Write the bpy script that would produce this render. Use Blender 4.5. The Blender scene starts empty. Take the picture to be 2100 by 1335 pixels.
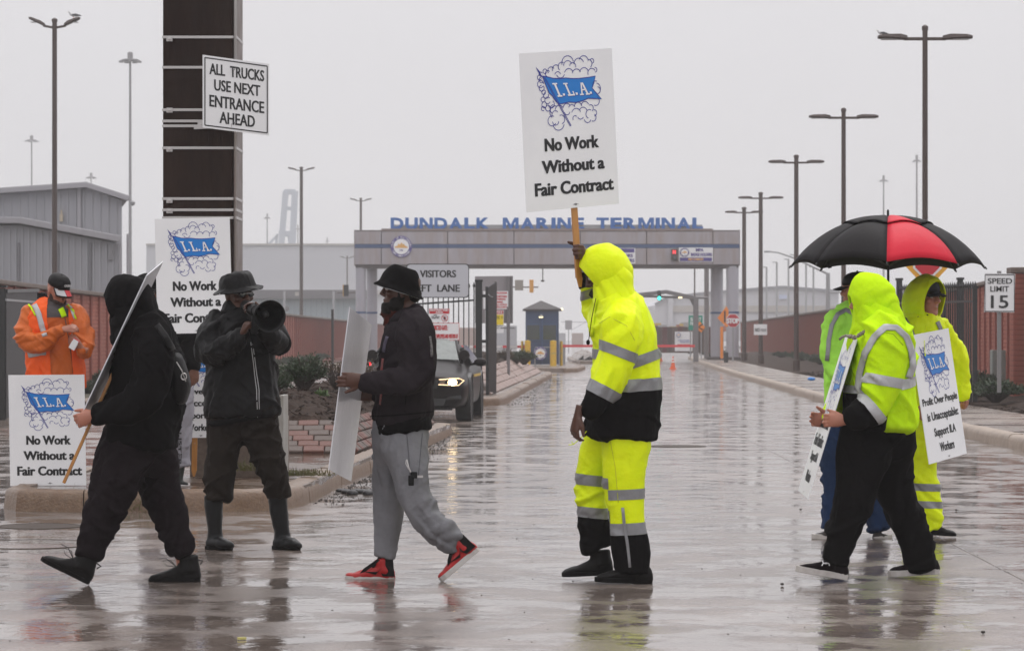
import bpy, bmesh, math, random
import numpy as np
from mathutils import Vector, Matrix, Euler
from mathutils.bvhtree import BVHTree
random.seed(7)
R = math.radians
sc = bpy.context.scene
COL = sc.collection
# ------------------------------------------------------------------ camera
F, HOR, CH = 5833.0, 690.0, 1.3          # focal length in photo pixels, horizon row, camera height
cam = bpy.data.objects.new('camera', bpy.data.cameras.new('camera'))
COL.objects.link(cam)
cam.location = (0, 0, CH)
cam.rotation_euler = (R(90), 0, 0)
cam.data.sensor_width = 36
cam.data.lens = 100
cam.data.shift_y = (HOR - 667.5) / 2100
cam.data.clip_start = 0.5
cam.data.clip_end = 3000
cam.data.dof.use_dof = True
cam.data.dof.focus_distance = 16.0
cam.data.dof.aperture_fstop = 12
sc.camera = cam
# ------------------------------------------------------------------ sky: overcast
SUN_EL, SUN_AZ = 58, 200
w = bpy.data.worlds.new('World'); sc.world = w; w.use_nodes = True
nt = w.node_tree; nt.nodes.clear()
N = nt.nodes.new; L = nt.links.new
out = N('ShaderNodeOutputWorld')
sky = N('ShaderNodeTexSky'); sky.sky_type = 'NISHITA'; sky.sun_disc = False
sky.sun_elevation = R(SUN_EL); sky.sun_rotation = R(SUN_AZ); sky.dust_density = 4
b1 = N('ShaderNodeBackground'); b1.inputs[1].default_value = 0.06
L(sky.outputs[0], b1.inputs[0])
tc = N('ShaderNodeTexCoord'); sep = N('ShaderNodeSeparateXYZ'); L(tc.outputs['Generated'], sep.inputs[0])
mr = N('ShaderNodeMapRange'); mr.inputs[1].default_value = 0.0; mr.inputs[2].default_value = 1.0
L(sep.outputs[2], mr.inputs[0])
nz = N('ShaderNodeTexNoise'); nz.inputs['Scale'].default_value = 2.2; nz.inputs['Detail'].default_value = 4
L(tc.outputs['Generated'], nz.inputs['Vector'])
cr = N('ShaderNodeValToRGB')
cr.color_ramp.elements[0].color = (0.70, 0.685, 0.71, 1)
cr.color_ramp.elements[1].color = (1.60, 1.58, 1.62, 1)
e = cr.color_ramp.elements.new(0.35); e.color = (1.05, 1.03, 1.06, 1)
L(mr.outputs[0], cr.inputs[0])
mm = N('ShaderNodeMapRange'); mm.inputs[1].default_value = 0.3; mm.inputs[2].default_value = 0.7
mm.inputs[3].default_value = 0.95; mm.inputs[4].default_value = 1.05
L(nz.outputs[0], mm.inputs[0])
b2 = N('ShaderNodeBackground'); L(cr.outputs[0], b2.inputs[0]); L(mm.outputs[0], b2.inputs[1])
mx = N('ShaderNodeMixShader'); mx.inputs[0].default_value = 0.93
L(b1.outputs[0], mx.inputs[1]); L(b2.outputs[0], mx.inputs[2]); L(mx.outputs[0], out.inputs[0])
sl = bpy.data.lights.new('sun', 'SUN'); sl.energy = 0.9; sl.angle = R(35); sl.color = (1, 0.97, 0.94)
so = bpy.data.objects.new('sun', sl); COL.objects.link(so)
so.rotation_euler = (R(90 - SUN_EL), 0, R(180 - SUN_AZ + 180))
sc.view_settings.view_transform = 'Standard'
sc.view_settings.look = 'None'
sc.view_settings.exposure = 0.0
sc.view_settings.gamma = 1
sc.view_settings.use_curve_mapping = False
sc.cycles.max_bounces = 6
sc.cycles.volume_bounces = 1
sc.cycles.use_denoising = True

# ------------------------------------------------------------------ helpers
def P(px, py, d):
    """world point d metres ahead of the camera that the photograph shows at (px, py)"""
    return Vector(((px - 1050) / F * d, d, CH + (HOR - py) / F * d))
def GD(py, z=0.0):
    return F * (CH - z) / (py - HOR)
def PG(px, py, z=0.0):
    d = GD(py, z); return Vector(((px - 1050) / F * d, d, z))

MATS = {}
def mat(name, col, rough=0.6, metal=0.0, spec=0.5, bump=None, var=None, coat=0.0, emit=None, stretch=None, alpha=None, trans=0.0, sheen=0.0):
    if name in MATS: return MATS[name]
    m = bpy.data.materials.new(name); m.use_nodes = True
    t = m.node_tree; b = t.nodes['Principled BSDF']
    b.inputs['Base Color'].default_value = (*col, 1)
    b.inputs['Roughness'].default_value = rough
    b.inputs['Metallic'].default_value = metal
    b.inputs['Specular IOR Level'].default_value = spec
    b.inputs['Coat Weight'].default_value = coat
    b.inputs['Coat Roughness'].default_value = 0.08
    b.inputs['Transmission Weight'].default_value = trans
    b.inputs['Sheen Weight'].default_value = sheen
    if emit:
        b.inputs['Emission Color'].default_value = (*emit[0], 1); b.inputs['Emission Strength'].default_value = emit[1]
    if bump or var:
        tcn = t.nodes.new('ShaderNodeTexCoord'); mp = t.nodes.new('ShaderNodeMapping')
        t.links.new(tcn.outputs['Object'], mp.inputs[0])
        if stretch: mp.inputs['Scale'].default_value = stretch
    if bump:
        for i, (s, st) in enumerate(bump):
            n = t.nodes.new('ShaderNodeTexNoise'); n.inputs['Scale'].default_value = s; n.inputs['Detail'].default_value = 4
            t.links.new(mp.outputs[0], n.inputs['Vector'])
            bp = t.nodes.new('ShaderNodeBump'); bp.inputs['Strength'].default_value = 1.0; bp.inputs['Distance'].default_value = st
            t.links.new(n.outputs[0], bp.inputs['Height'])
            if i: t.links.new(prev.outputs[0], bp.inputs['Normal'])
            prev = bp
        t.links.new(prev.outputs[0], b.inputs['Normal'])
    if var:
        prevc = None
        for s, amt, c2 in var:
            n = t.nodes.new('ShaderNodeTexNoise'); n.inputs['Scale'].default_value = s; n.inputs['Detail'].default_value = 6
            n.inputs['Roughness'].default_value = 0.65
            t.links.new(mp.outputs[0], n.inputs['Vector'])
            rr = t.nodes.new('ShaderNodeMapRange'); rr.inputs[1].default_value = 0.4; rr.inputs[2].default_value = 0.65; rr.inputs[4].default_value = amt
            t.links.new(n.outputs[0], rr.inputs[0])
            mi = t.nodes.new('ShaderNodeMix'); mi.data_type = 'RGBA'
            t.links.new(rr.outputs[0], mi.inputs[0])
            if prevc: t.links.new(prevc.outputs[2], mi.inputs[6])
            else: mi.inputs[6].default_value = (*col, 1)
            mi.inputs[7].default_value = (*c2, 1)
            prevc = mi
        t.links.new(prevc.outputs[2], b.inputs['Base Color'])
    MATS[name] = m
    return m

OFF = {}
def tag(o, label=None, cat=None, group=None, kind=None):
    if label: o['label'] = label
    if cat: o['category'] = cat
    if group: o['group'] = group
    if kind: o['kind'] = kind
    return o
def thing(name, base, label, cat, group=None):
    o = bpy.data.objects.new(name, None); COL.objects.link(o)
    o.location = base; o.empty_display_size = 0.2
    OFF[o.name] = Vector(base)
    return tag(o, label, cat, group)

class G:
    """collects geometry in world coordinates"""
    def __init__(s): s.v = []; s.f = []
    def add(s, vs, fs):
        n = len(s.v); s.v += [tuple(v) for v in vs]; s.f += [tuple(i + n for i in f) for f in fs]; return s
    def box(s, c, size, rz=0.0, M=None):
        hx, hy, hz = size[0] / 2, size[1] / 2, size[2] / 2
        vs = [Vector((x, y, z)) for x in (-hx, hx) for y in (-hy, hy) for z in (-hz, hz)]
        m = M or Matrix.Rotation(rz, 3, 'Z')
        return s.add([m @ v + Vector(c) for v in vs], [(0, 1, 3, 2), (4, 6, 7, 5), (0, 4, 5, 1), (2, 3, 7, 6), (0, 2, 6, 4), (1, 5, 7, 3)])
    def bar(s, a, b, w_, h_, up=(0, 0, 1)):
        a = Vector(a); b = Vector(b); d = (b - a); l = d.length; d.normalize()
        u = d.cross(Vector(up))
        if u.length < 1e-4: u = d.cross(Vector((0, 1, 0)))
        u.normalize(); v = u.cross(d)
        m = Matrix((u, d, v)).transposed()
        return s.box((a + b) / 2, (w_, l, h_), M=m)
    def tube(s, pts, rad, n=10, cap=True, asp=1.0):
        pts = [Vector(p) for p in pts]
        if not isinstance(rad, (list, tuple)): rad = [rad] * len(pts)
        rings = []; pu = None
        for i, p in enumerate(pts):
            d = (pts[min(i + 1, len(pts) - 1)] - pts[max(i - 1, 0)]).normalized()
            u = d.cross(Vector((0, 1, 0))) if pu is None else pu - d * pu.dot(d)
            if u.length < 1e-3: u = d.cross(Vector((0, 0, 1)))
            u.normalize(); pu = u; v = d.cross(u)
            rings.append([p + (u * math.cos(2 * math.pi * k / n) + v * math.sin(2 * math.pi * k / n) * asp) * rad[i] for k in range(n)])
        return s.rings(rings, cap)
    def rings(s, rings, cap=True, closed=True):
        n = len(rings[0]); vs = [v for r in rings for v in r]; fs = []
        for i in range(len(rings) - 1):
            for k in range(n if closed else n - 1):
                a = i * n + k; b = i * n + (k + 1) % n
                fs.append((a, b, b + n, a + n))
        if cap:
            fs.append(tuple(range(n - 1, -1, -1))); m = (len(rings) - 1) * n; fs.append(tuple(range(m, m + n)))
        return s.add(vs, fs)
    def lathe(s, base, axis, prof, n=24, cap=True):
        """prof: list of (radius, height along axis)"""
        axis = Vector(axis).normalized(); base = Vector(base)
        u = axis.cross(Vector((0, 1, 0)))
        if u.length < 1e-3: u = axis.cross(Vector((1, 0, 0)))
        u.normalize(); v = axis.cross(u)
        return s.rings([[base + axis * h + (u * math.cos(2 * math.pi * k / n) + v * math.sin(2 * math.pi * k / n)) * r for k in range(n)] for r, h in prof], cap)
    def ell(s, c, r, rot=None, n=16, m=10):
        c = Vector(c); rot = rot or Matrix.Identity(3)
        rr = []
        for j in range(1, m):
            t = math.pi * j / m
            rr.append([c + rot @ Vector((r[0] * math.sin(t) * math.cos(2 * math.pi * k / n), r[1] * math.sin(t) * math.sin(2 * math.pi * k / n), r[2] * math.cos(t))) for k in range(n)])
        n0 = len(s.v)
        s.rings(rr, False)
        s.v += [tuple(c + rot @ Vector((0, 0, r[2]))), tuple(c - rot @ Vector((0, 0, r[2])))]
        top = len(s.v) - 2; bot = top + 1; last = n0 + (m - 2) * n
        for k in range(n):
            s.f.append((top, n0 + (k + 1) % n, n0 + k)); s.f.append((bot, last + k, last + (k + 1) % n))
        return s
    def prism(s, outline, nrm):
        """outline: list of 3D points (planar), extruded by vector nrm"""
        o = [Vector(p) for p in outline]; nrm = Vector(nrm); n = len(o)
        vs = o + [p + nrm for p in o]
        fs = [tuple(range(n)), tuple(range(2 * n - 1, n - 1, -1))] + [(k, k + n, (k + 1) % n + n, (k + 1) % n) for k in range(n)]
        return s.add(vs, fs)

def link(name, me, material, parent=None, base=None, world=True):
    o = bpy.data.objects.new(name, me); COL.objects.link(o)
    if material is not None and not me.materials:
        for m in (material if isinstance(material, (list, tuple)) else [material]): me.materials.append(m)
    if parent is not None:
        o.parent = parent; OFF[o.name] = OFF[parent.name]
    else:
        OFF[o.name] = Vector(base) if base is not None else Vector((0, 0, 0)); o.location = OFF[o.name]
    return o
def mk(name, g, material, parent=None, base=None, smooth=False, bevel=0.0, solid=0.0, flip=True, auto=None):
    """one mesh object from world-space geometry g; local to its parent's base"""
    if parent is None and base is None:
        base = (0, 0, 0)
    off = OFF[parent.name] if parent is not None else Vector(base)
    me = bpy.data.meshes.new(name)
    arr = np.array(g.v, dtype=np.float64) - np.array(off)
    me.from_pydata(arr.tolist(), [], g.f)
    if flip or bevel:
        bm = bmesh.new(); bm.from_mesh(me)
        bmesh.ops.recalc_face_normals(bm, faces=bm.faces)
        if bevel:
            ed = [e for e in bm.edges if len(e.link_faces) == 2 and e.calc_face_angle(0) > R(50)]
            bmesh.ops.bevel(bm, geom=ed, offset=bevel, segments=2, affect='EDGES', profile=0.6)
        bm.to_mesh(me); bm.free()
    if smooth: me.shade_smooth()
    if auto:
        me.set_sharp_from_angle(angle=R(auto))
    o = link(name, me, material, parent, base)
    if solid:
        md = o.modifiers.new('s', 'SOLIDIFY'); md.thickness = solid; md.offset = 0
    return o
def copy_tree(o, parent=None):
    c = o.copy(); COL.objects.link(c); c.parent = parent
    OFF[c.name] = OFF.get(o.name, Vector((0, 0, 0)))
    for ch in list(o.children): copy_tree(ch, c)
    return c
def pieces(name, me, material, xf, parent, limit=300, rest=None):
    """xf: matrices in world space nearest first; the first `limit` become part objects, the others one 'stuff' part"""
    off = OFF[parent.name] if parent is not None else Vector((0, 0, 0))
    me.materials.clear(); me.materials.append(material)
    for M in xf[:limit]:
        o = bpy.data.objects.new(name, me); COL.objects.link(o); o.parent = parent
        if parent is None: o['kind'] = 'structure'
        MM = M.copy(); MM.translation = M.translation - off
        o.matrix_basis = MM
    if len(xf) > limit:
        V = np.array([v.co[:] for v in me.vertices]); FC = [tuple(p.vertices) for p in me.polygons]
        vs = []; fs = []
        for i, M in enumerate(xf[limit:]):
            A = np.array(M); vs.append(V @ A[:3, :3].T + A[:3, 3]); n = i * len(V)
            fs += [tuple(k + n for k in f) for f in FC]
        g = G(); g.v = np.concatenate(vs).tolist(); g.f = fs
        o = mk(rest or (name + 's_beyond'), g, material, parent, flip=False); o['kind'] = 'stuff'
def boxmesh(name, sx, sy, sz, bev=0.0):
    g = G().box((0, 0, 0), (sx, sy, sz)); me = bpy.data.meshes.new(name); me.from_pydata(g.v, [], g.f)
    if bev:
        bm = bmesh.new(); bm.from_mesh(me)
        bmesh.ops.bevel(bm, geom=[e for e in bm.edges if abs(e.verts[0].co.z - e.verts[1].co.z) < 1e-6 and e.verts[0].co.z > 0], offset=bev, segments=1, affect='EDGES')
        bm.to_mesh(me); bm.free()
    return me

# flat frames: a parallelogram on which print is laid
class Frame:
    def __init__(s, tl, tr, bl):
        s.o = Vector(bl); s.u = Vector(tr) - Vector(tl); s.v = Vector(tl) - Vector(bl)
        s.n = s.u.cross(s.v).normalized()          # towards the reader
    def p(s, x, y, e=0.0): return s.o + s.u * x + s.v * y + s.n * e
    def board(s, th): return G().prism([s.p(0, 0), s.p(1, 0), s.p(1, 1), s.p(0, 1)], -s.n * th)
def frame_c(c, w_, h_, yaw=0.0, roll=0.0, pitch=0.0):
    m = Euler((pitch, roll, yaw), 'XYZ').to_matrix(); u = m @ Vector((w_ / 2, 0, 0)); v = m @ Vector((0, 0, h_ / 2)); c = Vector(c)
    return Frame(c - u + v, c + u + v, c - u - v)
TXT = {}
def text_geo(s, bold=0.0):
    if (s, bold) in TXT: return TXT[(s, bold)]
    cu = bpy.data.curves.new('t', 'FONT'); cu.body = s; cu.resolution_u = 3; cu.offset = bold; cu.fill_mode = 'FRONT'
    ob = bpy.data.objects.new('t', cu); COL.objects.link(ob)
    dg = bpy.context.evaluated_depsgraph_get(); me = bpy.data.meshes.new_from_object(ob.evaluated_get(dg))
    v = np.array([q.co[:2] for q in me.vertices]); f = [tuple(p.vertices) for p in me.polygons]
    bpy.data.objects.remove(ob); bpy.data.curves.remove(cu); bpy.data.meshes.remove(me)
    lo = v.min(0); hi = v.max(0); v = (v - lo) / (hi - lo)
    TXT[(s, bold)] = (v, f); return v, f
def put_text(g, fr, s, x0, x1, y0, y1, e=0.0022, bold=0.02, shear=0.0, heavy=None):
    v, f = text_geo(s, bold)
    if heavy is None: heavy = .004
    for k in (-1, 1):
        if heavy: g.add([fr.p(x0 + (x1 - x0) * a + k * heavy + shear * (b - .5) * (x1 - x0), y0 + (y1 - y0) * b, e - .0004 * (k + 2)) for a, b in v], f)
    g.add([fr.p(x0 + (x1 - x0) * a + shear * (b - .5) * (x1 - x0), y0 + (y1 - y0) * b, e) for a, b in v], f); return g
def ribbon(g, fr, pts, w_, e=0.002, asp=1.0):
    """polyline of width w_ in frame units (x); asp = |u|/|v|"""
    n = len(pts); L_ = []; R_ = []
    for i in range(n):
        a = pts[max(i - 1, 0)]; b = pts[min(i + 1, n - 1)]
        dx = (b[0] - a[0]); dy = (b[1] - a[1]) / asp; l = math.hypot(dx, dy) or 1
        nx, ny = -dy / l, dx / l
        L_.append((pts[i][0] + nx * w_ / 2, pts[i][1] + ny * w_ / 2 * asp)); R_.append((pts[i][0] - nx * w_ / 2, pts[i][1] - ny * w_ / 2 * asp))
    vs = [fr.p(x, y, e) for x, y in L_] + [fr.p(x, y, e) for x, y in R_]
    g.add(vs, [(i, i + 1, i + 1 + n, i + n) for i in range(n - 1)]); return g
def poly(g, fr, pts, e=0.002):
    vs = [fr.p(x, y, e) for x, y in pts]; g.add(vs, [tuple(range(len(vs)))]); return g
def disc(g, fr, cx, cy, rx, ry, e=0.002, n=32, r0=0.0, a0=0, a1=2 * math.pi):
    if r0 == 0: return poly(g, fr, [(cx + rx * math.cos(2 * math.pi * k / n), cy + ry * math.sin(2 * math.pi * k / n)) for k in range(n)], e)
    vs = []
    for k in range(n + 1):
        t = a0 + (a1 - a0) * k / n
        vs += [fr.p(cx + rx * math.cos(t), cy + ry * math.sin(t), e), fr.p(cx + rx * r0 * math.cos(t), cy + ry * r0 * math.sin(t), e)]
    g.add(vs, [(2 * k, 2 * k + 2, 2 * k + 3, 2 * k + 1) for k in range(n)]); return g
def arc_text(g, fr, s, cx, cy, rx, ry, a_mid, span, hgt, e=0.003, inner=False, bold=0.01):
    """letters round a circle; angles in degrees"""
    n = len(s)
    for i, ch in enumerate(s):
        if ch == ' ': continue
        t = (i + .5) / n - .5
        a = R(a_mid - span * t) if not inner else R(a_mid + span * t)
        v, f = text_geo(ch, bold)
        wch = R(span) / n * .8 * (0.5 if ch in 'I' else 1)
        vs = []
        for p, q in v:
            if not inner: aa = a - (p - .5) * wch; rr = 1 + (q - .5) * hgt
            else: aa = a + (p - .5) * wch; rr = 1 - (q - .5) * hgt
            vs.append(fr.p(cx + rx * rr * math.cos(aa), cy + ry * rr * math.sin(aa), e))
        g.add(vs, f)
    return g
def letters(fr, rows, material, parent, e=.0022, bold=.02, heavy=None):
    for t, x0, x1, y0, y1 in rows:
        mk('lettering', put_text(G(), fr, t, x0, x1, y0, y1, e, bold, heavy=heavy), material, parent, flip=False)
# value noise in numpy
_rng = np.random.RandomState(3); _T = _rng.rand(32, 32, 32)
def vnoise(p):
    i = np.floor(p).astype(int); f = p - i; f = f * f * (3 - 2 * f); i &= 31; j = (i + 1) & 31
    def g_(a, b, c): return _T[a, b, c]
    x0, y0, z0 = i.T; x1, y1, z1 = j.T; fx, fy, fz = f.T
    a = g_(x0, y0, z0) * (1 - fx) + g_(x1, y0, z0) * fx; b = g_(x0, y1, z0) * (1 - fx) + g_(x1, y1, z0) * fx
    c = g_(x0, y0, z1) * (1 - fx) + g_(x1, y0, z1) * fx; d = g_(x0, y1, z1) * (1 - fx) + g_(x1, y1, z1) * fx
    a = a * (1 - fy) + b * fy; c = c * (1 - fy) + d * fy
    return a * (1 - fz) + c * fz
# ------------------------------------------------------------------ wet ground material
def wet(name, col, col2, r0, r1, b1=0.012, b2=0.0015, sc1=1.3, rough_scale=0.6, aniso=1.0, film=1.33, dirt=None):
    m = bpy.data.materials.new(name); m.use_nodes = True; t = m.node_tree; b = t.nodes['Principled BSDF']; n = t.nodes.new; l = t.links.new
    tcn = n('ShaderNodeTexCoord'); mp = n('ShaderNodeMapping'); l(tcn.outputs['Object'], mp.inputs[0])
    mp.inputs['Scale'].default_value = (1, aniso, 1)
    def noise(s, d=5, r=.6):
        q = n('ShaderNodeTexNoise'); q.inputs['Scale'].default_value = s; q.inputs['Detail'].default_value = d; q.inputs['Roughness'].default_value = r
        l(mp.outputs[0], q.inputs[0]); return q
    def rng(src, a, b_, c, d):
        q = n('ShaderNodeMapRange'); q.inputs[1].default_value = a; q.inputs[2].default_value = b_; q.inputs[3].default_value = c; q.inputs[4].default_value = d
        l(src, q.inputs[0]); return q
    pud = noise(rough_scale, 6, .62); pr = rng(pud.outputs[0], .47, .55, 0, 1)
    cn = noise(2.5, 8, .7); cr_ = rng(cn.outputs[0], .35, .7, 0, 1)
    mi = n('ShaderNodeMix'); mi.data_type = 'RGBA'; mi.inputs[6].default_value = (*col, 1); mi.inputs[7].default_value = (*col2, 1); l(cr_.outputs[0], mi.inputs[0])
    big = noise(.22, 3, .5); bgr = rng(big.outputs[0], .35, .65, .75, 1.2)
    mu = n('ShaderNodeMix'); mu.data_type = 'RGBA'; mu.blend_type = 'MULTIPLY'; mu.inputs[0].default_value = 1
    l(mi.outputs[2], mu.inputs[6]); l(bgr.outputs[0], mu.inputs[7])
    spk = noise(38, 2, .5); sr = rng(spk.outputs[0], .66, .7, 0, .75)
    md = n('ShaderNodeMix'); md.data_type = 'RGBA'; md.inputs[7].default_value = (.03, .022, .018, 1); l(sr.outputs[0], md.inputs[0]); l(mu.outputs[2], md.inputs[6])
    l(md.outputs[2], b.inputs['Base Color'])
    rr = rng(pr.outputs[0], 0, 1, r0, r1); l(rr.outputs[0], b.inputs['Roughness'])
    b.inputs['IOR'].default_value = film; b.inputs['Specular IOR Level'].default_value = 0.85
    h1 = noise(sc1, 3, .5); bp1 = n('ShaderNodeBump'); bp1.inputs['Distance'].default_value = b1; bp1.inputs['Strength'].default_value = 1; l(h1.outputs[0], bp1.inputs['Height'])
    h2 = noise(26, 3, .6)
    wv = n('ShaderNodeTexWave'); wv.inputs['Scale'].default_value = 14; wv.inputs['Distortion'].default_value = 1.5; wv.bands_direction = 'DIAGONAL'; l(mp.outputs[0], wv.inputs[0])
    s2 = n('ShaderNodeMath'); s2.operation = 'MULTIPLY_ADD'; l(wv.outputs[1], s2.inputs[0]); s2.inputs[1].default_value = .35; l(h2.outputs[0], s2.inputs[2])
    s3 = n('ShaderNodeMath'); s3.operation = 'MULTIPLY'; l(s2.outputs[0], s3.inputs[0]); q = rng(pr.outputs[0], 0, 1, .25, 1); l(q.outputs[0], s3.inputs[1])
    bp2 = n('ShaderNodeBump'); bp2.inputs['Distance'].default_value = b2; l(s3.outputs[0], bp2.inputs['Height']); l(bp1.outputs[0], bp2.inputs['Normal'])
    l(bp2.outputs[0], b.inputs['Normal'])
    MATS[name] = m; return m
M_road = wet('wet_concrete', (.25, .205, .18), (.11, .085, .072), .03, .27, b1=.0095, b2=.0018, sc1=1.9, rough_scale=1.7, film=1.5)
M_asph = wet('wet_asphalt', (.07, .065, .063), (.04, .037, .036), .06, .25, b1=.01, b2=.002)
M_walk = wet('wet_pavement', (.24, .19, .16), (.15, .115, .09), .25, .5, b1=.006, b2=.002, rough_scale=2)
M_isle = wet('wet_island_concrete', (.13, .085, .06), (.07, .045, .03), .1, .35, b1=.012, b2=.002, rough_scale=1.2)
M_kerb = mat('kerb_concrete', (.17, .10, .055), .38, spec=.5, bump=[(9, .012), (60, .006)], var=[(3, .8, (.17, .10, .06)), (11, .55, (.26, .18, .12)), (40, .5, (.1, .065, .045))])
M_curbR = mat('kerb_pale', (.33, .25, .19), .45, bump=[(12, .008)], var=[(4, .8, (.2, .14, .1)), (22, .5, (.4, .34, .28))])
M_mulch = mat('mulch', (.035, .022, .017), .85, spec=.12, bump=[(30, .03)], var=[(14, .9, (.075, .048, .036)), (60, .6, (.015, .01, .008))])
M_brick = mat('paver_red', (.125, .046, .034), .55, spec=.25, bump=[(40, .004)], var=[(6, .9, (.10, .045, .035)), (25, .6, (.16, .08, .06))])
M_brick2 = mat('paver_grey', (.085, .06, .05), .55, spec=.25, bump=[(40, .004)], var=[(6, .9, (.075, .05, .04)), (25, .6, (.12, .09, .075))])
M_steel = mat('band_steel', (.50, .48, .47), .38, .85)
M_black = mat('black_paint', (.012, .012, .013), .35)
M_brown = mat('lamp_brown', (.062, .040, .034), .45, bump=[(20, .003)])
M_grey = mat('grey_metal', (.33, .33, .34), .45, .3)
M_white = mat('white_board', (.82, .82, .83), .4)
M_ink = mat('black_ink', (.012, .012, .014), .5)
M_navy = mat('navy_ink', (.03, .035, .30), .5)
M_blue = mat('flag_blue', (.008, .20, .62), .42)
M_purple = mat('purple_ink', (.07, .045, .25), .5)
M_gold = mat('gold_ink', (.75, .42, .12), .5)
M_red = mat('red_ink', (.55, .02, .03), .45)
M_yel = mat('yellow_paint', (.72, .45, .03), .5, var=[(8, .5, (.5, .3, .04))])
M_orange = mat('orange_paint', (.85, .25, .02), .5)
M_glass = mat('dark_glass', (.02, .025, .028), .05, spec=.8)

# ------------------------------------------------------------------ ground
g = G(); g.add([(-500, -60, -.035), (500, -60, -.035), (500, 900, -.035), (-500, 900, -.035)], [(0, 1, 2, 3)])
tag(mk('ground', g, M_asph), kind='structure')
road = tag(mk('road', G().add([(-9, 85, .004), (16, 85, .004), (40, 420, .004), (-12, 420, .004)], [(0, 1, 2, 3)]), M_road), kind='structure')
ys = [2, 7.7, 13.75, 19.8, 25.9, 31.9, 38, 44, 50, 56, 62, 68, 74, 80, 85]
xs = [-15.2, 2.75, 10.7]
for i in range(len(ys) - 1):
    for j in range(len(xs) - 1):
        pass
        gap = .0035
        def xa(k, y): return xs[k] + (y - 17) * .012
        a, b = ys[i] + gap, ys[i + 1] - gap
        q = [(xa(j, a) + gap, a), (xa(j + 1, a) - gap, a), (xa(j + 1, b) - gap, b), (xa(j, b) + gap, b)]
        dz = random.uniform(-.002, .002)
        gg = G().prism([(x, y, -.03) for x, y in q], (0, 0, .03 + dz))
        tag(mk('concrete_slab', gg, M_road, road, bevel=.006), kind='structure')
tag(mk('joint_sealant', G().add([(-15, 2, -.007), (14, 2, -.007), (14, 86, -.007), (-15, 86, -.007)], [(0, 1, 2, 3)]), mat('sealant', (.15, .12, .11), .4, spec=.5), road), kind='structure')
# cracks and grit on the slabs
g = G()
rr = random.Random(11)
for k in range(260):
    y = rr.choice([rr.uniform(12, 22), rr.uniform(12, 40)]); x = rr.uniform(-.19, .19) * y
    s = rr.uniform(.002, .005)
    g.box((x, y, s * .3), (s * rr.uniform(.8, 2), s, s * .7), rr.uniform(0, 3))
for k in range(1300):        # grit washed up along the island kerb
    y = rr.uniform(22, 38); x = -1.47 + (y - 24) * .05 + abs(rr.gauss(0, .16)); s = rr.uniform(.003, .009)
    g.box((x, y, s * .3), (s * rr.uniform(.8, 2.5), s, s * .7), rr.uniform(0, 3))
for k in range(500):
    y = rr.uniform(54, 90); x = -.1 + (y - 54) * .038 + abs(rr.gauss(0, .3)); s = rr.uniform(.006, .014)
    g.box((x, y, s * .3), (s * rr.uniform(.8, 2.5), s, s * .7), rr.uniform(0, 3))
tag(mk('grit', g, mat('grit', (.03, .022, .018), .6), flip=False), 'dark wet grit and mulch crumbs scattered over the road slabs', 'grit', kind='stuff')
# ------------------------------------------------------------------ kerbs
def poly_resample(pts, step):
    o = [Vector((*pts[0], 0))]
    for a, b in zip(pts[:-1], pts[1:]):
        a = Vector((*a, 0)); b = Vector((*b, 0)); n = max(1, int((b - a).length / step))
        for k in range(1, n + 1): o.append(a.lerp(b, k / n))
    return o
def kerb_run(pts, parent, side=1, seg=2.4, w_=.19, h=.155, material=None, z0=-.02, step=.3, jitter=.006):
    ps = poly_resample(pts, step)
    acc = 0; cur = [ps[0]]; runs = []
    for a, b in zip(ps[:-1], ps[1:]):
        cur.append(b); acc += (b - a).length
        if acc >= seg: runs.append(cur); cur = [b]; acc = 0
    if len(cur) > 1: runs.append(cur)
    for run in runs:
        rings = []
        n = len(run); dzz = rr.uniform(-jitter, jitter)
        for i, p in enumerate(run):
            d = (run[min(i + 1, n - 1)] - run[max(i - 1, 0)]).normalized(); nn = Vector((d.y, -d.x, 0)) * side   # outward
            q = p + d * (.004 if i == 0 else (-.004 if i == n - 1 else 0))
            prof = [(0, z0), (-.008, h * .55), (-.018, h - .03), (-.032, h - .012), (-.055, h), (-w_ * .6, h + .004), (-w_, h + .003), (-w_, z0)]
            rings.append([q + nn * (t + rr.uniform(-.003, .003)) + Vector((0, 0, z + dzz * (z > 0) + (rr.uniform(-.004, .004) if z > .05 else 0))) for t, z in prof])
        gg = G().rings(rings)
        o = mk('kerb_stone', gg, material or M_kerb, parent, auto=50)
        o['kind'] = 'structure'
# ---- first island
nose = [(-3.45, 40), (-3.6, 30), (-3.86, 22.4), (-3.86, 21.6), (-3.7, 21.2), (-3.3, 21.08), (-1.95, 21.15), (-1.72, 21.35), (-1.6, 21.9), (-1.545, 22.9), (-1.49, 24.5), (-1.33, 27.6), (-1.05, 32.7), (-.79, 37.6), (-.83, 37.95), (-1.1, 38.4), (-3.45, 40)]
isl = mk('traffic_island', G().prism([(x * .985 - .03, 21.3 + (y - 21.08) * .98, -.02) for x, y in nose[:-1]], (0, 0, .166)), M_isle)
tag(isl, kind='structure')
kerb_run(nose, isl, side=-1 if False else 1, step=.12)
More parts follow.
